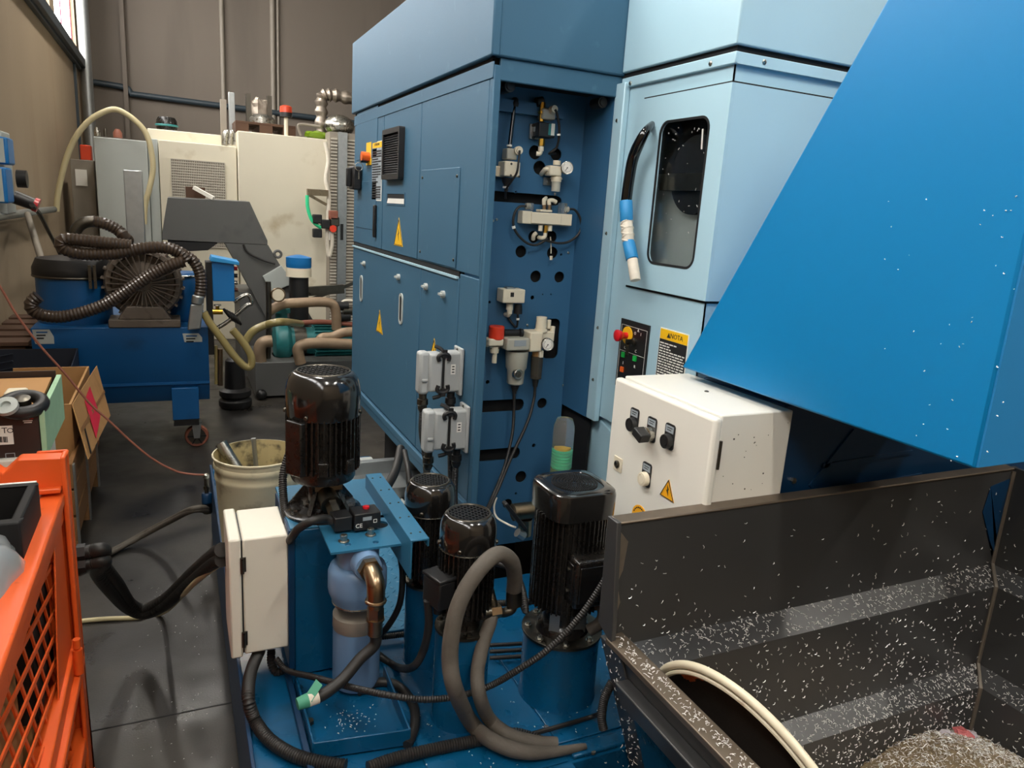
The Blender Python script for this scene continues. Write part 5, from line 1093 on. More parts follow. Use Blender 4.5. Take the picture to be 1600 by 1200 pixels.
# crumpled wrapper lying on the swarf
wp = on(1497, 1152, 'y', 1.1); 
t = thing('crumpled_wrapper', 'small crumpled pinkish paper wrapper on the swarf heap', 'paper', wp)
def crumple(c, sx, sy, sz, seed):
    r = random.Random(seed); m = MB().ball(c, 1, 10, (sx, sy, sz))
    for v in m.v: v += V((r.uniform(-.3, .3)*sx, r.uniform(-.3, .3)*sy, r.uniform(-.3, .3)*sz))
    return m
mat('wrapper', rgb(176, 168, 172), .6, var=.1); mat('wrapper_red', rgb(176, 92, 92), .6, var=.1)
obj('paper_fold', crumple(wp-XN*.035, .035, .03, .022, 1), 'wrapper', t, smooth=0); obj('paper_fold', crumple(wp+XN*.02, .03, .025, .018, 2), 'wrapper_red', t, smooth=0); obj('paper_fold', crumple(wp+XN*.06-ZN*.01, .018, .02, .012, 3), 'wrapper', t, smooth=0)
# drum lid leaning inside the skip
c = V((1.0, .89, .545)); nn = V((-.953, -.095, -.288)).normalized()
t = thing('drum_lid', 'black drum lid with cream rolled rim leaning inside the skip', 'lid', c-ZN*.28)
obj('rolled_rim', MB().torus(c, nn, .283, .0085, 96, 10).torus(c+nn*.006, nn, .270, .005, 96, 8), 'lid_rim', t)
obj('lid_sheet', MB().lathe([(.272, 0), (.262, -.012), (.25, -.016), (.18, -.014), (.1, -.018), (.002, -.016)], c, nn, n=72, caps=False), 'lid_black', t)
rs = MB(); u, w_ = perp(nn); r2 = random.Random(3)
if w_.z < 0: w_ = -w_
for i in range(26):
    a = math.radians(U(50, 128)); 
    if i < 16: q = on(U(1060, 1105), U(1050, 1068), 'x', .93)
    else: q = on(U(1148, 1182), U(1092, 1112), 'x', .95)
    d = q-c; d -= nn*d.dot(nn); d = d.normalized()*U(.243, .262); rs.obox(c+d+nn*(-.0145+.01*(d.length-.245)/.02), d.normalized()*U(.002, .006), d.normalized().cross(nn)*U(.004, .012), nn*.0016)
obj('rust_patch', rs, 'rust', t, kind='stuff')
# loose swarf on the tank lid and on the conveyor head
ch = MB()
for i in range(150): sliver(ch, (U(.5, 1.3), U(1.22, 1.7), ZT+.006), ZN, r_, U(.0015, .003))
for i in range(60): sliver(ch, (.36+r_.gauss(0, .03), 1.60+r_.gauss(0, .03), ZT+.016), ZN, r_, U(.0015, .003))
for i in range(120): sliver(ch, (U(-.2, .1), U(1.7, 3.2), .001), ZN, r_, U(.0012, .0025))
tag(obj('loose_swarf', ch, 'chip', None, smooth=0), 'loose bright metal chips strewn on the tank lid and floor', 'swarf', kind='stuff')
ch = MB()
for i in range(36): sliver(ch, on(U(1380, 1590), U(300, 720), 'x', XH), -XN, r_, U(.001, .0022))
tag(obj('stuck_swarf', ch, 'chip', None, smooth=0), 'tiny metal chips stuck to the bright blue conveyor head', 'swarf', kind='stuff')
# ------------------------------------------------------------------ orange mesh stillage
t = thing('mesh_stillage', 'orange steel stillage with mesh sides in the left foreground', 'container', (-.66, 1.5, 0))
XO1, YO1 = -.272, 2.12; W_ = .07
def post(x0, x1, y0, y1): return MB().box(x0, x1, y0, y1, 0, .985)
obj('corner_post', MB().box(XO1-W_, XO1, YO1-.012, YO1, .0, .975).box(XO1-.012, XO1, YO1-W_, YO1-.012, 0, .975), 'orange', t, bevel=.004)
obj('corner_post', MB().box(XO1-.8, XO1-.73, YO1-.07, YO1, 0, .975), 'orange', t, bevel=.004)
for y in (.92,): obj('corner_post', MB().box(XO1-.012, XO1, y, y+W_, 0, .9).box(XO1-W_, XO1-.012, y, y+.012, 0, .9), 'orange', t, bevel=.004)
obj('corner_post', MB().box(XO1-.8, XO1-.73, .92, .99, 0, .9), 'orange', t, bevel=.004)
# far top beam with its stacking notch
zt_ = .972
nb = plate(MB(), [(-.78, zt_-.075), (-.006, zt_-.075), (-.006, zt_), (-.10, zt_+.004), (-.135, zt_-.03), (-.17, zt_+.004), (-.78, zt_)], [], (XO1, YO1-.07, 0), XN, ZN, YN, .05)
obj('end_beam', nb, 'orange', t, bevel=.004, smooth=0)
obj('beam_lip', MB().box(XO1-.78, XO1-.012, YO1-.092, YO1-.07, zt_-.085, zt_-.072), 'orange', t, bevel=.003)
# side rail, lower rail, gate frame
obj('side_rail', MB().box(XO1-.062, XO1-.008, .92, YO1-.03, .845, .878), 'orange', t, bevel=.006)
obj('side_rail', MB().box(XO1-.05, XO1-.014, .92, YO1-.05, .800, .842), 'orange', t, bevel=.004)
obj('middle_rail', MB().box(XO1-.05, XO1-.008, .92, YO1-.05, .40, .45).box(XO1-.02, XO1+.006, .92, YO1-.05, .37, .395), 'orange', t, bevel=.004)
obj('bottom_rail', MB().box(XO1-.05, XO1-.004, .92, YO1-.02, .10, .15), 'orange', t, bevel=.004)
obj('gusset_plate', MB().prism([(XO1-.022, YO1-.08, .80), (XO1-.022, YO1-.20, .80), (XO1-.022, YO1-.32, .45), (XO1-.022, YO1-.08, .45)], (.004, 0, 0)), 'orange', t, bevel=.001)
obj('hinge_latch', MB().cyl((XO1+.002, YO1-.14, .40), (XO1+.002, YO1-.14, .47), .012, n=12).cyl((XO1+.002, YO1-.14, .475), (XO1+.002, YO1-.14, .50), .009, n=12), 'orange', t)
obj('floor_deck', MB().box(XO1-.78, XO1-.02, .94, YO1-.02, .10, .12), 'wood', t)
obj('far_sheet', MB().box(XO1-.74, XO1-.06, YO1-.02, YO1-.014, .12, .80), 'orange', t)
def clipseg(y, z, dy, dz, y0, y1, z0, z1):
    ts = []
    for v, d, a, b in ((y, dy, y0, y1), (z, dz, z0, z1)):
        p, q = sorted(((a-v)/d, (b-v)/d)); ts.append((p, q))
    a, b = max(ts[0][0], ts[1][0]), min(ts[0][1], ts[1][1])
    return (y+dy*a, z+dz*a, y+dy*b, z+dz*b) if b-a > .02 else None
def meshpanel(y0, y1, z0, z1):
    for sg, (dy, dz), st in ((1, (.98, -.19), .058), (-1, (.48, -.88), .075)):
        k = -1.6
        while k < 1.6:
            s_ = clipseg((y0+y1)/2+(k if sg < 0 else 0), (z0+z1)/2+(k if sg > 0 else 0), dy, dz, y0, y1, z0, z1); k += st
            if s_: obj('mesh_bar', MB().bar((XO1-.032+.003*sg, s_[0], s_[1]), (XO1-.032+.003*sg, s_[2], s_[3]), .004, .010, up=(0, -(s_[3]-s_[1]), s_[2]-s_[0])), 'orange', t)
meshpanel(.98, YO1-.09, .45, .80); meshpanel(.98, YO1-.06, .15, .40)
# what lies in the stillage
cr = thing('black_crate', 'black plastic crate inside the orange stillage', 'crate', (-.52, 1.86, .12))
q = on(58, 757, 'y', 1.9)
obj('crate_wall', MB().box(-.72, q.x, 1.68, 1.70, .5, q.z).box(-.72, q.x, 1.9, 1.92, .5, q.z).box(q.x-.02, q.x, 1.7, 1.9, .5, q.z).box(-.72, -.70, 1.7, 1.9, .5, q.z).box(-.72, q.x, 1.68, 1.92, .48, .5), 'black_flat', cr, bevel=.004); obj('crate_support', MB().box(-.7, q.x-.02, 1.7, 1.9, .122, .48), 'cardboard', cr)
def crumpled(c, sx, sy, sz, seed, n=22):
    r = random.Random(seed); m = MB().ball(c, 1, n, (sx, sy, sz))
    for v in m.v:
        d = V(v)-V(c); k = 1+.10*math.sin(d.x*60+seed)+.09*math.sin(d.y*45+d.z*30)+r.uniform(-.05, .05); v.x, v.y, v.z = c[0]+d.x*k, c[1]+d.y*k, c[2]+d.z*k
    return m
bgc = on(6, 880, 'y', 1.62); single('plastic_bag', crumpled((bgc.x-.05, bgc.y, bgc.z-.06), .075, .16, .13, 4), 'film', 'crumpled clear plastic bag filling the orange stillage', 'bag', smooth=70)
single('inner_carton', MB().box(bgc.x-.16, -.345, bgc.y-.17, bgc.y+.05, .121, bgc.z-.165), 'cardboard', 'brown cardboard carton under the plastic bag in the stillage', 'box', bevel=.003)
single('paper_sheet', MB().box(-.75, on(60, 760, 'y', 2.0).x, 1.975, 1.985, .6, on(30, 750, 'y', 2.0).z), 'paper', 'white card standing behind the black crate', 'card')
# ------------------------------------------------------------------ white cabinet behind it, with boxes on top
q = on(106, 720, 'y', 2.2); zw = on(98, 676, 'y', 2.45).z
wc_ = thing('white_cabinet', 'white cabinet hidden behind the orange stillage post', 'cabinet', (-.6, 2.5, 0))
obj('carcass', MB().box(-.95, -.37, 2.22, 2.62, .02, zw), 'box_white', wc_, bevel=.004)
zs_ = on(113, 868, 'y', 2.2).z
obj('side_box', MB().box(-.37, q.x, 2.15, 2.22, zs_, zw), 'box_white', wc_, bevel=.004)
obj('side_bracket', MB().box(-.37, -.34, 2.15, 2.22, .02, zs_), 'conduit_dark', wc_)
gp = on(122, 864, 'y', 2.19); gq = on(122, 882, 'y', 2.19)
obj('gland_plate', MB().box(q.x-.03, q.x-.01, 2.15, 2.21, gq.z-.04, zs_), 'plastic_black', wc_)
for p in (gp, gq): obj('cable_gland', MB().cyl((q.x-.012, 2.19, p.z), (q.x+.04, 2.19, p.z), .02, n=14).cyl((q.x+.006, 2.19, p.z), (q.x+.026, 2.19, p.z), .025, n=6), 'plastic_black', wc_)
zc0 = zw+.001
b0 = on(60, 660, 'y', 2.24); zt_ = on(30, 643, 'y', 2.24).z
cb = thing('brown_carton', 'dark brown cardboard carton with white label, open on top', 'box', ((b0.x-.5)/2, 2.4, zc0))
obj('front_panel', MB().box(b0.x-.3, b0.x, 2.24, 2.246, zc0, zt_), 'box_brown', cb); obj('back_panel', MB().box(b0.x-.3, b0.x, 2.6, 2.606, zc0, zt_+.03), 'box_brown', cb)
obj('bottom_panel', MB().box(b0.x-.3, b0.x, 2.246, 2.6, zc0, zc0+.006), 'box_brown', cb); obj('left_panel', MB().box(b0.x-.3, b0.x-.294, 2.246, 2.6, zc0, zt_), 'box_brown', cb)
lb = [on(0, 690, 'y', 2.238), on(22, 694, 'y', 2.238), on(19, 665, 'y', 2.238)]
lab_ = obj('label_sticker', MB().box(lb[0].x-.02, lb[2].x, 2.2385, 2.24, lb[1].z, lb[2].z), 'paper', cb)
obj('label_letter', text(MB(), 'T', on(7, 673, 'y', 2.2384), XN, ZN, .022, -YN), 'ink', lab_); obj('label_letter', text(MB(), 'O', on(16, 673, 'y', 2.2384), XN, ZN, .02, -YN), 'ink', lab_)
r = random.Random(2)
for i in range(9): p = on(0+i*1.4, 689, 'y', 2.2384); obj('barcode_line', MB().box(p.x, p.x+r.uniform(.0006, .0016), 2.2378, 2.2385, p.z-.004, p.z+.012), 'ink', lab_)
p = on(43, 655, 'y', 2.239); tc_ = MB()
for nm, m_, pts in (('crest_green', 'green', ((-.014, 0), (-.004, 0), (-.006, .006))), ('crest_white', 'paper', ((-.004, 0), (.004, 0), (0, .011))), ('crest_red', 'red', ((.004, 0), (.014, 0), (.006, .006)))):
    obj(nm, MB().prism([(p.x+a, 2.24, p.z+b) for a, b in pts], (0, -.0008, 0)), m_, cb)
for i, w_ in enumerate((.011, .009)): obj('crest_text', MB().box(p.x-w_, p.x+w_, 2.2392, 2.24, p.z-.006-i*.005, p.z-.003-i*.005), 'paper', cb)
p = on(16, 712, 'y', 2.239); obj('mark_frame', plate(MB(), rrect(-.011, .011, -.007, .007, .001), [rrect(-.0095, .0095, -.0055, .0055, .001)], (p.x, 2.2392, p.z), XN, ZN, YN, .0008), 'print_grey', cb)
gz = on(75, 604, 'x', b0.x).z
single('foam_board', MB().prism([(b0.x+.002, 2.24, zc0+.0), (b0.x+.002, 2.60, zc0), (b0.x+.002, 2.60, gz+.0), (b0.x+.002, 2.24, zt_+.0)], (.014, 0, 0)), 'foam_green', 'pale green foam board against the carton side', 'board', bevel=.002)
single('foam_pad', MB().prism([(b0.x-.28, 2.25, zt_-.03), (b0.x-.01, 2.25, zt_-.03), (b0.x-.01, 2.59, zt_-.0), (b0.x-.28, 2.59, zt_-.0)], (0, 0, .012)), 'cardboard', 'crumpled brown packing paper in the carton', 'paper')
p = on(36, 632, 'z', zt_+.01); t = thing('ring_gasket', 'black ring shaped part lying in the carton', 'part', p); obj('ring', MB().torus(p, (0, -.3, 1), .045, .018, 28, 10), 'plastic_black', t); obj('hub', MB().lathe([(.02, 0), (.02, .02), (.01, .024)], p, (0, -.3, 1), n=16), 'steel_dark', t)
p = on(11, 637, 'z', zt_+.015); single('clear_roll', MB().lathe([(.028, 0), (.028, .012), (.012, .013), (.012, .004)], p, (-.1, -.6, .8), n=24), 'machine_grey', 'pale disc shaped roll lying in the carton', 'roll')
p = on(25, 612, 'z', zt_+.03); single('foam_block', MB().box(p.x-.025, p.x+.025, p.y-.03, p.y+.03, zt_-.02, zt_+.035), 'ivory', 'cream foam block at the back of the carton', 'block', bevel=.006)
# ------------------------------------------------------------------ cardboard box on a wooden crate, dark open container
XP = -.46
t = thing('wooden_crate', 'low wooden pallet crate under the cardboard box', 'crate', (-.75, 4.2, 0))
za = on(140, 715, 'x', XP+.02).z
for i in range(3): obj('plank', MB().box(XP-.0, XP+.02, 3.5, 4.53, .1+i*.125, .215+i*.125), 'wood', t, bevel=.003)
for i in range(3): obj('plank', MB().box(XP-.5, XP, 3.5, 3.52, .1+i*.125, .215+i*.125), 'wood', t, bevel=.003)
for y in (3.5, 3.97, 4.44):
    for x in (XP-.06, XP-.5): obj('pallet_block', MB().box(x, x+.08, y, y+.09, 0, .1), 'wood', t, bevel=.003)
    obj('upright', MB().box(XP+.02, XP+.028, y, y+.03, 0, .46), 'galvanised', t)
obj('deck', MB().box(XP-.5, XP, 3.52, 4.53, .09, .12), 'wood_dark', t)
t = thing('cardboard_box', 'open brown cardboard box with a red label on its flap', 'box', (-.72, 4.1, .48))
zt_ = .68; xx = -.45
obj('front_panel', MB().box(xx-.35, xx, 3.7, 3.71, .125, zt_), 'cardboard', t); obj('right_panel', MB().box(xx-.01, xx, 3.71, 4.5, .125, zt_), 'cardboard', t); obj('back_panel', MB().box(xx-.35, xx, 4.5, 4.51, .125, zt_), 'cardboard', t)
F = [on(112, 632, 'z', zt_), on(150, 572, 'z', zt_), on(171, 650, 'z', .46), on(137, 718, 'z', .46)]
fl_ = obj('flap', MB().prism(F, (.005, 0, .003)), 'cardboard', t)
def onf(u, v): a = F[0].lerp(F[1], u); b = F[3].lerp(F[2], u); return a.lerp(b, v)+V((.008, 0, .005))
obj('red_label', MB().prism([onf(.3, .2), onf(.55, .12), onf(.62, .75), onf(.32, .92)], (.001, 0, .0005)), 'label_red', fl_)
obj('packing_tape', MB().prism([onf(.0, .45), onf(1., .5), onf(1., .56), onf(.0, .53)], (.0006, 0, .0003)), 'wood', fl_)
obj('dark_slot', MB().prism([onf(.08, .55), onf(.11, .55), onf(.09, .98), onf(.06, .98)], (.0008, 0, .0004)), 'ink', fl_)
t = thing('dark_container', 'dark navy open steel container standing behind the cartons', 'container', (-.8, 4.75, .0))
q0 = on(122, 544, 'y', 4.95); cx1 = q0.x; zq = q0.z
mat('navy', rgb(28, 34, 46), .55, var=.15)
obj('back_sheet', MB().box(-1.05, cx1, 4.94, 4.95, .3, zq), 'navy', t); obj('right_sheet', MB().prism([(cx1-.006, 4.95, zq), (cx1-.006, 4.95, .3), (cx1-.006, 4.55, .3), (cx1-.006, 4.55, zq-.05)], (.006, 0, 0)), 'navy', t)
obj('left_sheet', MB().box(-1.05, -1.044, 4.55, 4.95, .3, zq), 'navy', t); obj('bottom_sheet', MB().box(-1.05, cx1, 4.55, 4.95, .29, .3), 'navy', t); obj('front_sheet', MB().box(-1.05, cx1, 4.54, 4.55, .3, .6), 'navy', t)
for i in range(4): obj('louvre', MB().bar(on(0, 557+i*11, 'y', 4.935), on(20, 553+i*11, 'y', 4.935), .006, .012, up=YN), 'navy', t)
for x in (-1.0, cx1-.1): obj('container_leg', MB().box(x, x+.05, 4.7, 4.76, 0, .29), 'navy', t)
# pallets leaning at the wall
t = thing('pallet_stack', 'dark stacked wooden pallets by the left wall', 'pallet', (-.95, 5.6, 0))
for j in range(5):
    z = .0+j*.145
    for i in range(3): obj('pallet_block', MB().box(-1.06, -.84, 5.15+i*.5, 5.27+i*.5, z, z+.10), 'wood_dark', t, bevel=.003)
    for i in range(5): obj('deck_board', MB().box(-1.08, -.82, 5.13+i*.24, 5.13+i*.24+.16, z+.10, z+.125), 'wood_dark', t, bevel=.003)
# ------------------------------------------------------------------ floor hoses and the hanging lead
k0 = on(322, 742, 'y', 3.3); 
single('hanging_lead', MB().tube([on(px, py, 'y', 3.3) for px, py in ((-40, 395), (0, 448), (25, 490), (60, 537), (100, 582), (140, 630), (170, 657), (205, 690), (240, 718), (275, 736), (300, 741), (320, 742))], .0045, n=8), 'wire_red', 'thin reddish brown lead sagging down to the tank corner', 'cable')
t = thing('cable_coupling', 'black and steel coupling hung on the far tank corner', 'connector', (k0.x, k0.y, zpy(k0.x, k0.y, 805)))
Z = lambda py: zpy(k0.x, k0.y, py)
obj('steel_tip', MB().lathe([(.008, 0), (.012, .004), (.012, .02), (.006, .024)], (k0.x, k0.y, Z(748)), ZN, n=14), 'steel', t)
obj('stem', MB().cyl((k0.x, k0.y, Z(772)), (k0.x, k0.y, Z(747)), .009, n=12).cyl((k0.x, k0.y, Z(764)), (k0.x, k0.y, Z(759)), .013, n=12), 'steel_dark', t)
obj('sleeve', MB().lathe([(.018, 0), (.022, .004), (.022, Z(770)-Z(786)-.006), (.018, Z(770)-Z(786))], (k0.x, k0.y, Z(786)), ZN, n=18), 'deep_blue', t)
obj('base_nut', MB().cyl((k0.x, k0.y, Z(801)), (k0.x, k0.y, Z(786)), .021, n=8), 'steel_dark', t)
for i, lab in ((0, 'upper'), (1, 'lower')):
    single('grey_hose', MB().tube([(k0.x, k0.y-.01, Z(792)-.012*i), on(300, 795+i*3, 'y', 3.25), on(265, 812+i*3, 'z', .16), on(225, 833+i*3, 'z', .06), on(190, 852+i*3, 'z', .022), on(160, 868+i*3, 'z', .018), on(120, 890+i*3, 'z', .018)], .012, n=10), 'hose_grey', 'grey brown hose on the floor from the coupling, %s of the pair' % lab, 'hose', 'paired grey floor hoses')
jl = V((jx0-.03, 2.0, on(355, 858, 'y', 2.0).z))
qx_ = on(106, 720, 'y', 2.2).x
for i, dp in enumerate((gp, gq)):
    ex = [V((qx_+.038, 2.19, dp.z)), V((qx_+.07, 2.195, dp.z-.002)), on(160-i*8, 880+i*14, 'y', 2.3), on(183-i*9, 912+i*12, 'y', 2.45), on(203-i*4, 943+i*6, 'y', 2.64), on(225, 951+i*8, 'y', 2.70), on(258, 936+i*9, 'y', 2.6), on(300, 896+i*11, 'y', 2.35), on(335, 866+i*12, 'y', 2.1), jl+V((0, 0, -.03*i))]
    single('floor_conduit', MB().tube(ex, .021, n=12, corr=.07, pitch=.008), 'rubber', 'thick black conduit sagging to the floor, %s of two' % ('upper' if i == 0 else 'lower'), 'conduit', 'thick black conduits to the junction box')
single('yellow_lead', MB().tube([on(60, 985, 'z', .01), on(118, 972, 'z', .01), on(165, 967, 'z', .01), on(215, 965, 'z', .008), on(255, 957, 'z', .03), on(285, 930, 'y', 2.45), on(310, 905, 'y', 2.25), on(345, 880, 'y', 2.08)], .009, n=10), 'yellow_hose', 'pale yellow lead lying on the floor under the black conduits', 'cable')
# ------------------------------------------------------------------ vacuum cart
YV = 5.0; cv = lambda px, py, y=YV: on(px, py, 'y', y)
xa, xb, zt_, zl, zb_ = cv(47, 512).x, cv(325, 512).x, cv(200, 512).z, cv(250, 600).z, cv(250, 632).z
t = thing('vacuum_cart', 'blue wheeled swarf vacuum cart with corrugated hoses', 'cart', ((xa+xb)/2, 5.4, 0))
obj('tank_body', MB().prism([(xa, YV, zt_), (xa, YV, zl), (xa, YV+.08, zb_), (xa, YV+.9, zb_), (xa, YV+.9, zt_)], (xb-xa, 0, 0)), 'cart_blue', t, bevel=.004)
obj('lower_lip', MB().box(xa, xb, YV-.006, YV, zl-.006, zl+.01), 'cart_blue', t)
for nm, (x0, y0, x1, y1) in (('a', (50, 515, 85, 537)), ('b', (285, 521, 316, 534))):
    a, b = cv(x0, y0), cv(x1, y1); pl_ = obj('maker_plate', MB().prism([(a.x, YV, a.z), (b.x-.02, YV, a.z), (b.x, YV, (a.z+b.z)/2), (b.x, YV, b.z), (a.x+.01, YV, b.z)], (0, -.003, 0)), 'machine_grey', t)
    for i in range(3): obj('plate_print', MB().box(a.x+.02, b.x-.03-.01*i, YV-.0045, YV-.003, a.z-.02-.018*i, a.z-.012-.018*i), 'ink' if i else 'cart_blue', pl_)
for px, s_ in ((290, 0), (110, 1)):
    a = cv(px-22, 606); b = cv(px+22, 660); x0, x1 = a.x, b.x
    y0 = YV-.02+.0*s_
    lg = obj('leg', MB().box(x0, x1, y0, y0+.16, b.z+.03, a.z), 'cart_blue', t, bevel=.003); obj('leg_plate', MB().box(x0+.004, x1-.004, y0-.002, y0+.15, b.z-.01, b.z+.03), 'plastic_black', lg)
    r_w = .074; c = V(((x0+x1)/2+.06, y0+.08, r_w))
    wh = obj('caster_wheel', MB().lathe([(.04, -.018), (r_w*.93, -.02), (r_w, -.012), (r_w, .012), (r_w*.93, .02), (.04, .018)], c, YN, n=32), 'wire_red', t)
    obj('wheel_hub', MB().lathe([(.0, -.024), (.02, -.024), (.024, -.02), (.055, -.019), (.055, .019)], c, YN, n=24), 'steel_dark', wh)
    for k in range(6): a_ = k*math.pi/3; obj('wheel_spoke', MB().obox(c+V((math.cos(a_)*.038, -.021, math.sin(a_)*.038)), V((math.cos(a_), 0, math.sin(a_)))*.02, V((-math.sin(a_), 0, math.cos(a_)))*.004, YN*.003), 'plastic_black', wh)
    obj('caster_fork', MB().prism([(c.x-.03, c.y-.034, b.z-.01), (c.x+.03, c.y-.034, b.z-.01), (c.x+.018, c.y-.034, c.z-.01), (c.x-.018, c.y-.034, c.z-.01)], (0, .008, 0)).prism([(c.x-.03, c.y+.026, b.z-.01), (c.x+.03, c.y+.026, b.z-.01), (c.x+.018, c.y+.026, c.z-.01), (c.x-.018, c.y+.026, c.z-.01)], (0, .008, 0)).box(c.x-.035, c.x+.035, c.y-.034, c.y+.034, b.z-.014, b.z-.006), 'galvanised', t)
# drum
dc = cv(118, 470, 5.28); R = .205; zz = lambda py: zpy(dc.x, dc.y, py)
obj('drum', MB().lathe([(R, 0), (R, zz(428)-zt_)], (dc.x, dc.y, zt_), ZN, n=40), 'cart_blue', t)
ld = obj('drum_lid', MB().lathe([(R+.012, 0), (R+.016, .006), (R+.014, .05), (R-.01, .105), (.1, .118), (.002, .12)], (dc.x, dc.y, zz(430)), ZN, n=40), 'plastic_black', t)
obj('lid_clamp_ring', MB().torus((dc.x, dc.y, zz(430)), ZN, R+.01, .009, 40, 8), 'steel_dark', t)
for px in (140, 148): p = cv(px, 425, dc.y-R-.012); obj('clamp', MB().box(p.x-.008, p.x+.008, p.y-.006, p.y+.01, p.z-.1, p.z+.04), 'steel_dark', t)
# second drum at the right
d2 = cv(287, 470, 5.3); obj('small_drum', MB().lathe([(.085, 0), (.1, .02), (.105, .2), (.105, .3), (.09, .32)], (d2.x, d2.y, zt_), ZN, n=28), 'cart_blue', t); obj('small_drum_band', MB().torus((d2.x, d2.y, zt_+.3), ZN, .107, .006, 28, 8), 'steel', t)
# side channel blower
bc = cv(224, 444, 5.02); RB = .222
bl = obj('blower_casing', MB().lathe([(RB*.9, 0), (RB, .02), (RB, .1), (RB*.93, .135), (RB*.82, .14), (RB*.78, .12), (RB*.62, .12), (RB*.6, .13), (RB*.25, .15), (.002, .152)], bc+YN*.16, -YN, n=48), 'blower_grey', t)
for i in range(30):
    a = 2*math.pi*i/30; d = V((math.cos(a), 0, math.sin(a))); obj('blower_fin', MB().obox(bc+d*RB*.55+V((0, .012, 0)), d*RB*.36, YN*.022, d.cross(YN)*.0028), 'blower_grey', bl)
for i in range(24):
    a = 2*math.pi*(i+.5)/24; d = V((math.cos(a), 0, math.sin(a))); obj('rim_lug', MB().obox(bc+d*RB*1.0+V((0, .09, 0)), d*.012, YN*.05, d.cross(YN)*.006), 'blower_grey', bl)
obj('blower_foot', MB().box(bc.x-.2, bc.x+.2, 4.99, 5.2, zt_, zt_+.05).prism([(bc.x-.15, 5.0, zt_+.05), (bc.x+.15, 5.0, zt_+.05), (bc.x+.1, 5.0, zt_+.13), (bc.x-.1, 5.0, zt_+.13)], (0, .15, 0)), 'blower_grey', t, bevel=.006)
obj('blower_body', MB().cyl(bc+YN*.16, bc+YN*.45, .16, n=28), 'blower_grey', t)
# galvanised duct
a, b = cv(193, 265, 5.35), cv(222, 266, 5.35); zz1 = a.z; obj('square_duct', MB().box(a.x, b.x, 5.3, 5.3+(b.x-a.x), zt_+.3, zz1), 'galvanised', t, bevel=.006)
obj('duct_mouth', MB().box(a.x+.008, b.x-.008, 5.308, 5.292+(b.x-a.x), zz1, zz1+.001), 'void', t)
# elbow and corrugated hoses
cp_ = lambda L, y: [on(px, py, 'y', y) for px, py in L]
obj('steel_elbow', MB().tube(cp_(((118, 398), (117, 375), (120, 358), (132, 348), (148, 346)), 5.25), .034, n=16), 'steel_dark', t)
obj('corrugated_hose', MB().tube([*cp_(((146, 346), (165, 350), (185, 360), (196, 372)), 5.24), on(206, 380, 'y', 5.5)], .038, n=14, corr=.13, pitch=.02), 'corrugated', t)
obj('corrugated_hose', MB().tube(cp_(((205, 384), (170, 380), (130, 376), (104, 374), (95, 381), (105, 391), (135, 397), (180, 396), (225, 388), (258, 387), (282, 395), (293, 408)), 4.93), .038, n=14, corr=.13, pitch=.02), 'corrugated', t)
obj('corrugated_hose', MB().tube(cp_(((288, 408), (265, 415), (235, 430), (200, 453), (165, 475), (130, 488), (95, 495), (65, 492), (50, 482), (50, 472), (60, 463)), 4.9), .038, n=14, corr=.13, pitch=.02), 'corrugated', t)
obj('corrugated_hose', MB().tube(cp_(((270, 392), (288, 398), (304, 410), (313, 430), (314, 450), (312, 463)), 4.95), .036, n=14, corr=.13, pitch=.02), 'corrugated', t)
a, b = cv(310, 462, 4.94), cv(303, 514, 4.94); obj('flat_nozzle', MB().cyl(a, a.lerp(b, .25), .036, .036, n=16).obox(a.lerp(b, .62), (b-a)*.38, V((.038, 0, .004)), YN*.022), 'galvanised', t, bevel=.006)
# control box
t = thing('blue_switch_box', 'small blue switch box with pale lid on the vacuum cart', 'box', cv(350, 470, 5.0))
a, b = cv(331, 408, 4.98), cv(367, 471, 4.98); obj('housing', MB().box(a.x, b.x, 4.98, 5.14, b.z, a.z), 'socket_blue', t, bevel=.005)
obj('lid', MB().prism([(a.x-.01, 4.96, a.z), (b.x+.03, 4.96, a.z-.02), (b.x+.03, 4.96, a.z), (a.x+.0, 4.96, a.z+.03)], (0, .2, 0)), 'tape_blue', t, bevel=.003)
obj('back_plate', MB().box(a.x-.035, a.x, 5.0, 5.16, b.z-.35, a.z-.01), 'plastic_black', t)
for i in range(4): p = cv(371, 420+i*11, 5.05); obj('side_button', MB().cyl((b.x, 5.06, p.z), (b.x+.025, 5.06, p.z), .013, n=12), ('red', 'plastic_black', 'steel', 'wire_red')[i], t)
# clutter to the right of the cart
single('clear_suction_hose', MB().tube(cp_(((318, 488), (328, 505), (345, 528), (365, 555), (382, 572), (392, 572), (392, 556), (380, 535), (363, 515)), 4.95), .024, n=12), 'clear_hose', 'yellowish clear hose looping beside the vacuum cart', 'hose')
single('clear_suction_hose', MB().tube([*cp_(((383, 535), (395, 518), (415, 508), (440, 503)), 5.7), on(470, 506, 'y', 6.3)], .03, n=12), 'clear_hose', 'yellowish clear hose leading to the teal pump', 'hose')
single('bent_pipe_handle', MB().tube(cp_(((340, 512), (352, 505), (365, 495), (385, 478), (393, 474), (390, 463), (382, 462), (365, 472)), 5.1), .014, n=10), 'steel', 'bent steel pipe handle beside the blue switch box', 'handle')
t = thing('coiled_lead', 'black lead coiled round the bent steel pipe handle', 'cable', cv(357, 500, 5.08))
for i in range(4): obj('coil_turn', MB().torus(cv(357+i*4, 492+i*2, 5.08), (.7, .1, .5), .045, .008, 24, 8), 'rubber', t)
t = thing('drain_pump', 'dark drain pump with round base beside the cart', 'pump', cv(368, 625, 6.0))
p = cv(368, 625, 6.0); obj('pump_base', MB().lathe([(.11, 0), (.125, .02), (.125, .06), (.1, .08), (.12, .1), (.12, .14), (.08, .16), (.07, .38), (.05, .4)], (p.x, p.y, .0), ZN, n=28), 'plastic_black', t)
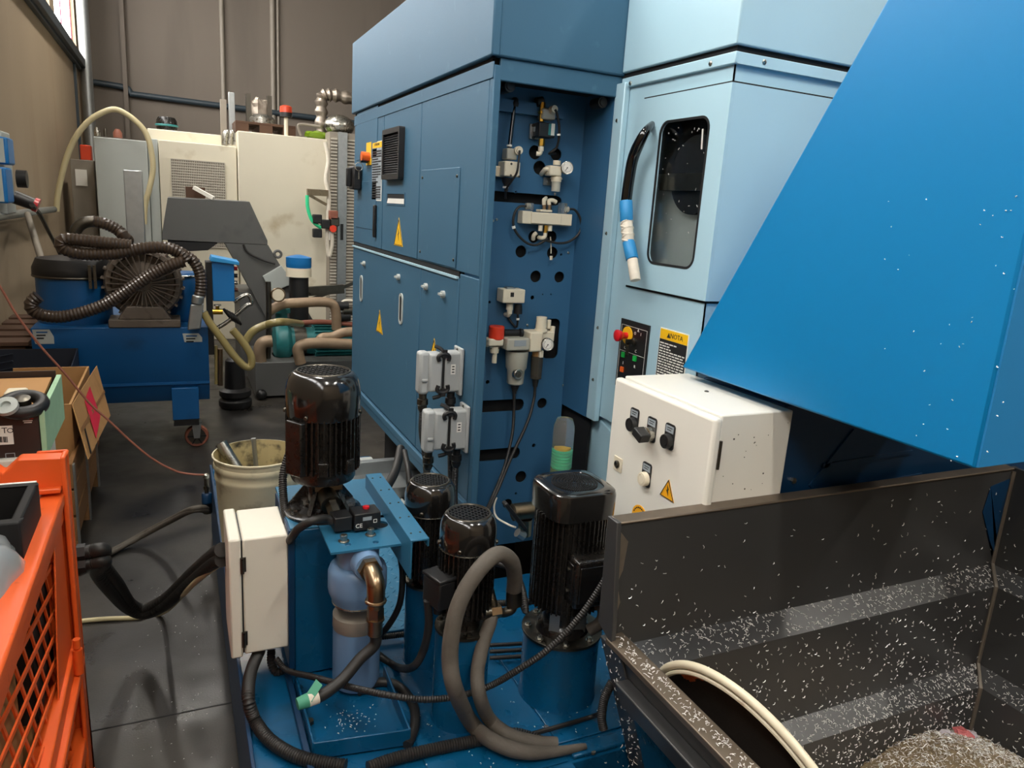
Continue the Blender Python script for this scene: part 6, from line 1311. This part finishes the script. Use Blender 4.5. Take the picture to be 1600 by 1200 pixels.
single('steel_riser', MB().cyl(cv(344, 602, 5.05), cv(344, 545, 5.05), .017, n=12), 'brass', 'short brass riser pipe at the cart edge', 'pipe'); single('green_riser', MB().tube(cp_(((338, 600), (338, 570), (337, 540)), 5.06), .012, n=10), 'clear_hose', 'thin olive tube standing at the cart edge', 'tube')
t = thing('brass_valve', 'small brass valve hung below the blue switch box', 'valve', cv(340, 488, 5.0)); p = cv(340, 487, 5.0); obj('valve_body', MB().cyl(p-XN*.03, p+XN*.03, .018, n=10).cyl(p, p+ZN*.04, .012, n=8), 'brass_yellow', t); obj('valve_wheel', MB().torus(p+ZN*.042, ZN, .02, .004, 18, 6), 'steel', t)
# ------------------------------------------------------------------ grey conveyor of the far machine
YG = 7.0; g = lambda px, py, y=YG: on(px, py, 'y', y)
t = thing('far_conveyor', 'dark grey chip conveyor head in front of the pale machine', 'conveyor', (.5, 7.2, 0))
obj('head_cover', MB().prism([g(262, 308), g(390, 315), g(418, 376), g(418, 383), g(253, 375), g(253, 366)], (0, .45, 0)), 'conveyor_grey', t, bevel=.006)
obj('inclined_arm', MB().prism([g(352, 380), g(419, 383), g(492, 505), g(492, 560), g(440, 560), g(418, 500)], (0, .35, 0)), 'conveyor_grey', t)
obj('drum_shield', MB().prism([g(262, 377), g(340, 380), g(325, 391), g(290, 393), g(270, 388)], (0, .35, 0)), 'black_flat', t)
a_ = [g(411, 432, 6.95), g(440, 415, 6.95), g(459, 443, 6.95), g(424, 457, 6.95)]; obj('junction_cover', MB().prism(a_, (0, .06, 0)), 'machine_grey', t, bevel=.004); 
obj('lug', MB().torus(g(434, 397, 7.0), YN, .03, .012, 16, 8), 'conveyor_grey', t)
obj('arm_cable', MB().tube([g(380, 382, 6.97), g(388, 395, 6.97), g(410, 406, 6.97), g(430, 412, 6.97)], .01, n=8), 'rubber', t)
obj('top_handle', MB().bar(g(303, 293, 7.1), g(334, 310, 6.99), .03, .03), 'box_white', t)
obj('motor_block', MB().box(g(290, 293, 7.2).x, g(320, 300, 7.2).x, 7.15, 7.4, g(300, 309, 7.2).z, g(300, 292, 7.2).z), 'wood_dark', t)
obj('base_box', MB().box(g(375, 460).x, g(425, 460).x, 7.05, 7.7, 0, g(400, 458).z), 'conveyor_grey', t)
# coolant tank with teal pump and pipework
t = thing('far_coolant_tank', 'low dark grey tank under the teal pump', 'tank', (1.1, 6.5, 0))
YG = 6.2; g = lambda px, py, y=6.2: on(px, py, 'y', y)
z1 = g(430, 566).z; obj('tank_box', MB().box(g(399, 600).x, 2.3, YG, 6.95, .02, z1), 'conveyor_grey', t, bevel=.006); p = g(404, 620); obj('caster', MB().ball((p.x+.02, YG-.02, .045), .045, 14), 'plastic_black', t)
t = thing('teal_pump', 'teal centrifugal pump with finned motor on the low dark tank', 'pump', g(450, 565, 6.5))
YQ = 6.5; q = lambda px, py, y=YQ: on(px, py, 'y', y); c = q(440, 533)
obj('volute', MB().lathe([(.02, -.08), (.15, -.06), (.17, -.03), (.17, .04), (.14, .07), (.05, .08)], c, XN, n=32), 'teal', t, bevel=.004)
obj('outlet_neck', MB().cyl(c+V((0, 0, .1)), c+V((0, 0, .27)), .05, n=18).cyl(c+V((0, 0, .25)), c+V((0, 0, .29)), .075, n=18), 'teal', t)
obj('lantern', MB().cyl(c+XN*.06, c+XN*.26, .12, n=28), 'teal', t); obj('guard', MB().cyl(c+XN*.1, c+XN*.2, .123, n=28), 'steel_dark', t)
mt = MB().cyl(c+XN*.26, c+XN*.62, .13, n=28)
for i in range(26): a = 2*math.pi*i/26; d = V((0, math.cos(a), math.sin(a))); mt.obox(c+XN*.44+d*.14, XN*.17, d*.016, d.cross(XN)*.004)
obj('motor', mt, 'teal', t); obj('foot', MB().box(c.x-.08, c.x+.1, YQ-.1, YQ+.1, z1, c.z-.13), 'teal', t, bevel=.005)
def pipe(L, r, lab, m='pipe_tan', y=6.35, cat='pipe'): return single('pipe', MB().tube([on(a, b, 'y', y) for a, b in L], r, n=14), m, lab, cat)
pipe(((420, 487), (440, 476), (470, 473), (505, 472), (520, 476), (525, 490), (526, 515)), .042, 'tan main pipe arching above the teal pump')
pipe(((419, 440), (420, 480), (419, 560)), .022, 'thin upright steel pipe left of the teal pump', 'steel_dark', 6.3)
pipe(((407, 568), (406, 545), (412, 535), (425, 533)), .05, 'short tan elbow at the inlet of the teal pump', y=6.25)
pipe(((470, 568), (467, 556), (466, 545), (475, 538), (500, 536), (552, 538)), .045, 'dirty pipe run with elbows below the cabinet edge', y=6.1)
pipe(((498, 535), (503, 528), (520, 526), (535, 520), (552, 518)), .04, 'second dirty pipe run above the lower one', y=6.15)
pipe(((455, 506), (500, 503), (552, 507)), .022, 'long ribbed copper coloured pipe behind the teal pump', 'wire_red', 6.4)
t = thing('pressure_gauge', 'round brass pressure gauge on the far pipework', 'gauge', q(434, 462, 6.3)); p = q(434, 460, 6.3); obj('case', MB().lathe([(.055, 0), (.06, .03), (.056, .034)], p, -YN, n=24), 'brass', t); obj('dial', MB().lathe([(.048, 0), (.048, .001)], p-YN*.034, -YN, n=24), 'ivory', t)
t = thing('blue_capped_filter', 'black filter with blue cap behind the inclined conveyor', 'filter', q(467, 470, 6.75)); p = q(467, 470, 6.75); Z = lambda py: zpy(p.x, p.y, py)
obj('cap', MB().lathe([(.105, 0), (.11, .01), (.11, Z(402)-Z(418)), (.07, Z(400)-Z(418)), (.02, Z(398)-Z(418))], (p.x, p.y, Z(418)), ZN, n=28), 'socket_blue', t); obj('collar', MB().cyl((p.x, p.y, Z(432)), (p.x, p.y, Z(418)), .11, n=28), 'ivory', t); obj('body', MB().cyl((p.x, p.y, z1), (p.x, p.y, Z(432)), .085, n=24), 'plastic_black', t)
obj('side_arm', MB().bar((p.x+.08, p.y, Z(455)), (p.x+.4, p.y, Z(450)), .05, .08).bar((p.x+.1, p.y, Z(468)), (p.x+.5, p.y, Z(440)), .03, .03), 'steel_dark', t)
t = thing('solenoid_cluster', 'dark solenoid cluster at the cabinet edge above the pipes', 'valve', q(540, 490, 6.4))
for i, (px, py) in enumerate(((535, 478), (545, 486), (538, 495))): p = q(px, py, 6.4); obj('coil', MB().cyl(p-XN*.05, p+XN*.05, .04, n=14), ('plastic_black', 'steel_dark', 'plastic_black')[i], t)
obj('lead', MB().tube([q(530, 478, 6.4), q(538, 470, 6.4), q(552, 470, 6.4)], .012, n=8), 'tape_white', t)
# ------------------------------------------------------------------ pale machining centre at the back
YM = 9.0; m_ = lambda px, py, y=YM: on(px, py, 'y', y)
def mbox(par, name, px0, py0, px1, y0, y1, mt_, z0=0., bevel=.008):
    a, b = m_(px0, py0, y0), m_(px1, py0, y0); return obj(name, MB().box(a.x, b.x, y0, y1, z0, a.z), mt_, par, bevel=bevel)
t = thing('pale_machine', 'large pale machining centre against the back wall', 'machine', (.8, 9.8, 0))
mbox(t, 'control_cabinet', 146, 213, 229, 8.95, 10.2, 'machine_grey'); mbox(t, 'narrow_panel', 230, 216, 246, 9.02, 10.2, 'machine_grey')
dz = mbox(t, 'guard_door', 247, 218, 369, 8.98, 10.2, 'machine_white'); mbox(t, 'main_housing', 371, 204, 516, 8.9, 10.6, 'machine_white')
a, b = m_(230, 200, 9.3), m_(346, 212, 9.3); obj('roof_box', MB().box(a.x, b.x, 9.3, 10.2, a.z-.5, a.z), 'machine_white', t, bevel=.01)
a, b = m_(267, 248, 8.975), m_(352, 309, 8.975)
mf = obj('mesh_window', MB().box(a.x, b.x, 8.972, 8.98, b.z-.55, a.z), 'blower_grey', t)
for i in range(31): x = a.x+(b.x-a.x)*i/30; obj('mesh_wire', MB().box(x-.005, x+.005, 8.962, 8.97, b.z-.55, a.z), 'mesh_grey', mf)
for i in range(34): z = b.z-.55+(a.z-b.z+.55)*i/33; obj('mesh_wire', MB().box(a.x, b.x, 8.956, 8.962, z-.005, z+.005), 'mesh_grey', mf)
t2 = thing('slatted_column', 'tall slatted column between pale machine and dark blue cabinet', 'column', m_(535, 480, 8.7)); a, b, c = m_(516, 205, 8.7), m_(528, 205, 8.7), m_(560, 205, 8.7)
obj('louvre_panel', MB().box(a.x, b.x, 8.72, 9.0, 0, a.z), 'conduit_grey', t2); obj('steel_upright', MB().box(b.x, b.x+.1, 8.66, 9.0, 0, a.z), 'galvanised', t2); obj('mesh_panel', MB().box(b.x+.1, c.x+.6, 8.72, 9.0, 0, a.z), 'conduit_grey', t2)
for i in range(60): z = .2+i*(a.z-.25)/60; obj('slat', MB().box(a.x+.01, b.x-.005, 8.70, 8.72, z, z+.016), 'mesh_grey', t2)
for i in range(60): z = .2+i*(a.z-.25)/60; obj('slat', MB().box(b.x+.11, c.x+.1, 8.70, 8.72, z, z+.016), 'mesh_grey', t2)
obj('latch', MB().box(b.x+.03, b.x+.06, 8.64, 8.66, m_(537, 375, 8.66).z, m_(537, 350, 8.66).z), 'plastic_black', t2)
t2 = thing('valve_board', 'cluster of valves and red stop button on the pale machine side', 'valve', m_(520, 400, 8.6)); p = m_(517, 345, 8.6)
obj('board', MB().box(m_(511, 330, 8.6).x, m_(516, 330, 8.6).x, 8.59, 8.65, m_(512, 375, 8.6).z, m_(512, 329, 8.6).z), 'box_white', t2)
for i, (px, py, mm) in enumerate(((520, 336, 'wire_red'), (522, 346, 'steel_dark'), (519, 357, 'red_orange'), (495, 342, 'plastic_black'), (495, 364, 'plastic_black'), (508, 350, 'plastic_black'))): p = m_(px, py, 8.58); obj('valve', MB().cyl(p, p-YN*.06, .04, n=12) if mm == 'red_orange' else MB().box(p.x-.05, p.x+.05, 8.52, 8.6, p.z-.05, p.z+.05), mm, t2, bevel=0 if mm == 'red_orange' else .01)
obj('bracket_arm', MB().bar(m_(480, 300, 8.6), m_(512, 302, 8.6), .08, .07).bar(m_(482, 304, 8.6), m_(510, 320, 8.6), .03, .03), 'brass', t2)
obj('blue_hose', MB().tube([m_(480, 305, 8.56), m_(481, 325, 8.56), m_(488, 345, 8.56), m_(502, 356, 8.56)], .02, n=8), 'bellows_green', t2)
obj('white_hose', MB().tube([m_(508, 222, 8.6), m_(513, 250, 8.6), m_(509, 280, 8.6), m_(514, 310, 8.6), m_(511, 370, 8.6), m_(514, 400, 8.6), m_(519, 380, 8.6), m_(518, 360, 8.6)], .022, n=8), 'tape_white', t2)
# things on top of the machine
zt_ = m_(371, 204, 8.9).z
t2 = thing('wooden_pallet', 'wooden pallet on the roof of the pale machine', 'pallet', (m_(415, 204, 9.2).x, 9.5, zt_)); a, b = m_(368, 200, 9.1), m_(462, 210, 9.1)
for i in range(3): x = a.x+(b.x-a.x-.14)*i/2; obj('pallet_block', MB().box(x, x+.14, 9.1, 10.0, zt_, zt_+.1), 'wood_dark', t2)
for i in range(5): y = 9.1+i*.2; obj('deck_board', MB().box(a.x, b.x, y, y+.13, zt_+.1, zt_+.125), 'wood_dark', t2, bevel=.003)
zp_ = zt_+.126
t2 = thing('wrapped_fixture', 'foil wrapped fixture frame standing on the roof pallet', 'fixture', (m_(405, 190, 9.5).x, 9.5, zp_)); a, b = m_(384, 146, 9.5), m_(424, 150, 9.5)
for x in (a.x, b.x-.05): obj('side_bar', MB().box(x, x+.05, 9.45, 9.55, zp_, a.z), 'steel_dark', t2)
obj('foil_wrap', crumpled(((a.x+b.x)/2, 9.5, (zp_+a.z)/2), (b.x-a.x)*.42, .05, (a.z-zp_)*.42, 9), 'worn_steel', t2, smooth=0)
p = m_(410, 186, 9.3); obj('round_base', MB().lathe([(.14, 0), (.14, .06), (.1, .1), (.05, .11)], (p.x, 9.3, zp_), ZN, n=24), 'steel', t2)
t2 = thing('signal_beacon', 'orange signal beacon on a white stick above the pale machine', 'beacon', (m_(447, 205, 9.0).x, 9.0, zt_)); p = m_(447, 190, 9.0); Z = lambda py: zpy(p.x, 9.0, py)
obj('stick', MB().cyl((p.x, 9.0, zt_), (p.x, 9.0, Z(183)), .022, n=12), 'ivory', t2); obj('collar', MB().cyl((p.x, 9.0, Z(183)), (p.x, 9.0, Z(176)), .065, n=18), 'plastic_black', t2); obj('lens', MB().lathe([(.068, 0), (.066, Z(167)-Z(176)), (.04, Z(165)-Z(176))], (p.x, 9.0, Z(176)), ZN, n=20), 'amber', t2)
for i, (px, py) in enumerate(((348, 155), (361, 144))):
    p = m_(px, py, 9.6); single('slotted_rail', MB().box(p.x-.03, p.x+.04, 9.6, 9.64, m_(350, 222, 9.6).z, p.z), 'galvanised' if i else 'conduit_grey', 'galvanised slotted rail on the machine roof, %s one' % ('shorter', 'taller')[i], 'rail', 'slotted rails on the roof', bevel=.004)
t2 = thing('spindle_motor', 'small dark motor cap on the pale machine roof', 'motor', m_(261, 200, 9.7)); p = m_(261, 205, 9.7); obj('cap', MB().lathe([(.1, 0), (.11, .02), (.11, .16), (.09, .2), (.02, .21)], (p.x, 9.7, p.z-.05), ZN, n=24), 'motor_black', t2); obj('cap_band', MB().torus((p.x, 9.7, p.z+.06), ZN, .112, .012, 24, 8), 'teal', t2)
t2 = thing('chrome_tubes', 'pair of bent chrome tubes on the machine roof', 'pipe', m_(355, 225, 9.2))
for px in (352, 360): obj('tube', MB().tube([m_(px-1, 226, 9.2), m_(px, 213, 9.2), m_(px+3, 207, 9.2), m_(px+7, 212, 9.2), m_(px+8, 226, 9.2)], .035, n=12), 'steel', t2)
t2 = thing('wrapped_pipework', 'foil wrapped pipework behind the dark blue cabinet top', 'pipe', m_(510, 200, 9.4)); pth = cp_(((502, 215), (502, 180), (503, 155), (510, 149), (530, 150), (560, 158)), 9.4)
obj('foil_pipe', MB().tube(pth, lambda u: .07+.012*math.sin(u*60), n=12), 'worn_steel', t2); obj('stand', MB().box(m_(499, 145, 9.5).x, m_(502, 145, 9.5).x, 9.48, 9.55, m_(500, 215, 9.5).z, m_(500, 145, 9.5).z), 'steel_dark', t2)
p = m_(530, 197, 9.2); single('chrome_dome', MB().ball(p, .16, 20, (1.1, 1, .8)), 'steel', 'rounded chrome vessel at the end of the machine roof', 'vessel'); single('green_cloth', crumpled(tuple(m_(496, 212, 9.2)), .16, .1, .05, 8, 14), 'oil_green', 'green cloth bundle on the machine roof', 'cloth')
single('roof_rail', MB().tube([m_(470, 212, 9.1), m_(466, 200, 9.1), m_(470, 194, 9.1), m_(500, 198, 9.1)], .014, n=8), 'conduit_grey', 'bent thin rail at the right of the machine roof', 'rail')
for i, (px, r) in enumerate(((152, .03), (165, .02), (184, .045))): p = m_(px, 212, 9.3); single('roof_fitting', MB().lathe([(r, 0), (r, .05), (r*.5, .09)], (p.x, 9.3, m_(190, 213, 8.95).z), ZN, n=12), ('steel', 'steel_dark', 'wire_red')[i], 'small fitting on the grey control cabinet roof, %s' % ('steel at the left', 'dark in the middle', 'rusty at the right')[i], 'fitting')
single('yellow_air_hose', MB().tube(cp_(((88, 330), (91, 300), (103, 250), (118, 215), (138, 190), (160, 176), (180, 171), (200, 180), (220, 197), (231, 215), (237, 240), (239, 265), (234, 292), (227, 320), (225, 350)), 8.6), .027, n=12), 'yellow_hose', 'pale yellow air hose arching over the left of the pale machine', 'hose')
t2 = thing('grey_wall_cabinet', 'slim grey cabinet with a white notice in the far left corner', 'cabinet', m_(126, 450, 9.6)); a, b = m_(109, 248, 9.6), m_(146, 248, 9.6); obj('carcass', MB().box(a.x, b.x, 9.6, 10.1, 0, a.z), 'conduit_grey', t2, bevel=.006); c, d = m_(117, 264, 9.59), m_(137, 291, 9.59); obj('notice', MB().box(c.x, d.x, 9.59, 9.6, d.z, c.z), 'paper', t2)
a, b = m_(125, 226, 9.8), m_(143, 247, 9.8); single('orange_tin', MB().box(a.x, b.x, 9.75, 9.95, m_(109, 248, 9.6).z, a.z), 'amber', 'orange box on top of the slim grey cabinet', 'box', bevel=.01)
# ------------------------------------------------------------------ socket boxes on the left wall
wl = lambda px, py, off=0.: on(px, py, 'x', XL+off)
t = thing('socket_board', 'grey socket board with two blue outlets on the left wall', 'socket', wl(25, 330))
a, b = wl(2, 212, .1), wl(26, 330, .1); obj('board', MB().box(XL, XL+.1, a.y, b.y, wl(14, 335, .1).z, wl(14, 208, .1).z), 'machine_grey', t, bevel=.01)
for (x0, y0, x1, y1) in ((24, 217, 42, 262), (22, 262, 46, 320)):
    a, b = wl(x0, y0, .2), wl(x1, y1, .2); y_a = wl(x0, (y0+y1)/2, .2).y; zc_, zd_ = wl((x0+x1)/2, y0, .2).z, wl((x0+x1)/2, y1, .2).z
    sb = obj('outlet_box', MB().box(XL+.1, XL+.17, y_a-.05, y_a+.16, zd_+.01, zc_-.01), 'socket_blue', t, bevel=.012); obj('outlet_side', MB().box(XL+.1, XL+.15, y_a-.054, y_a-.05, zd_+.02, zc_-.02), 'machine_grey', sb)
p = wl(40, 280, .18); obj('socket_flap', MB().cyl(p-XN*.05, p+XN*.01, .06, n=18), 'plastic_black', t)
p = wl(50, 314, .24); obj('plug', MB().cyl(p-XN*.1+ZN*.02, p+XN*.03-ZN*.03, .045, .04, n=16), 'plastic_black', t); obj('plug_collar', MB().cyl(p+XN*.01-ZN*.02, p+XN*.035-ZN*.03, .048, n=16), 'red', t)
single('wall_rail', MB().cyl(wl(-10, 339, .05), wl(84, 327, .05), .03, n=12), 'galvanised', 'galvanised conduit running along the left wall below the sockets', 'conduit')
single('wall_socket_lead', MB().tube([wl(50, 320, .28), wl(62, 335, .2), wl(75, 360, .15), wl(88, 385, .12), wl(95, 400, .12)], .016, n=8), 'rubber', 'black lead running from the wall socket behind the cart', 'cable')
single('leaning_pole', MB().cyl(wl(43, 335, .12), wl(66, 410, .3), .022, n=10), 'conduit_grey', 'grey pole leaning at the left wall behind the blue drum', 'pole')
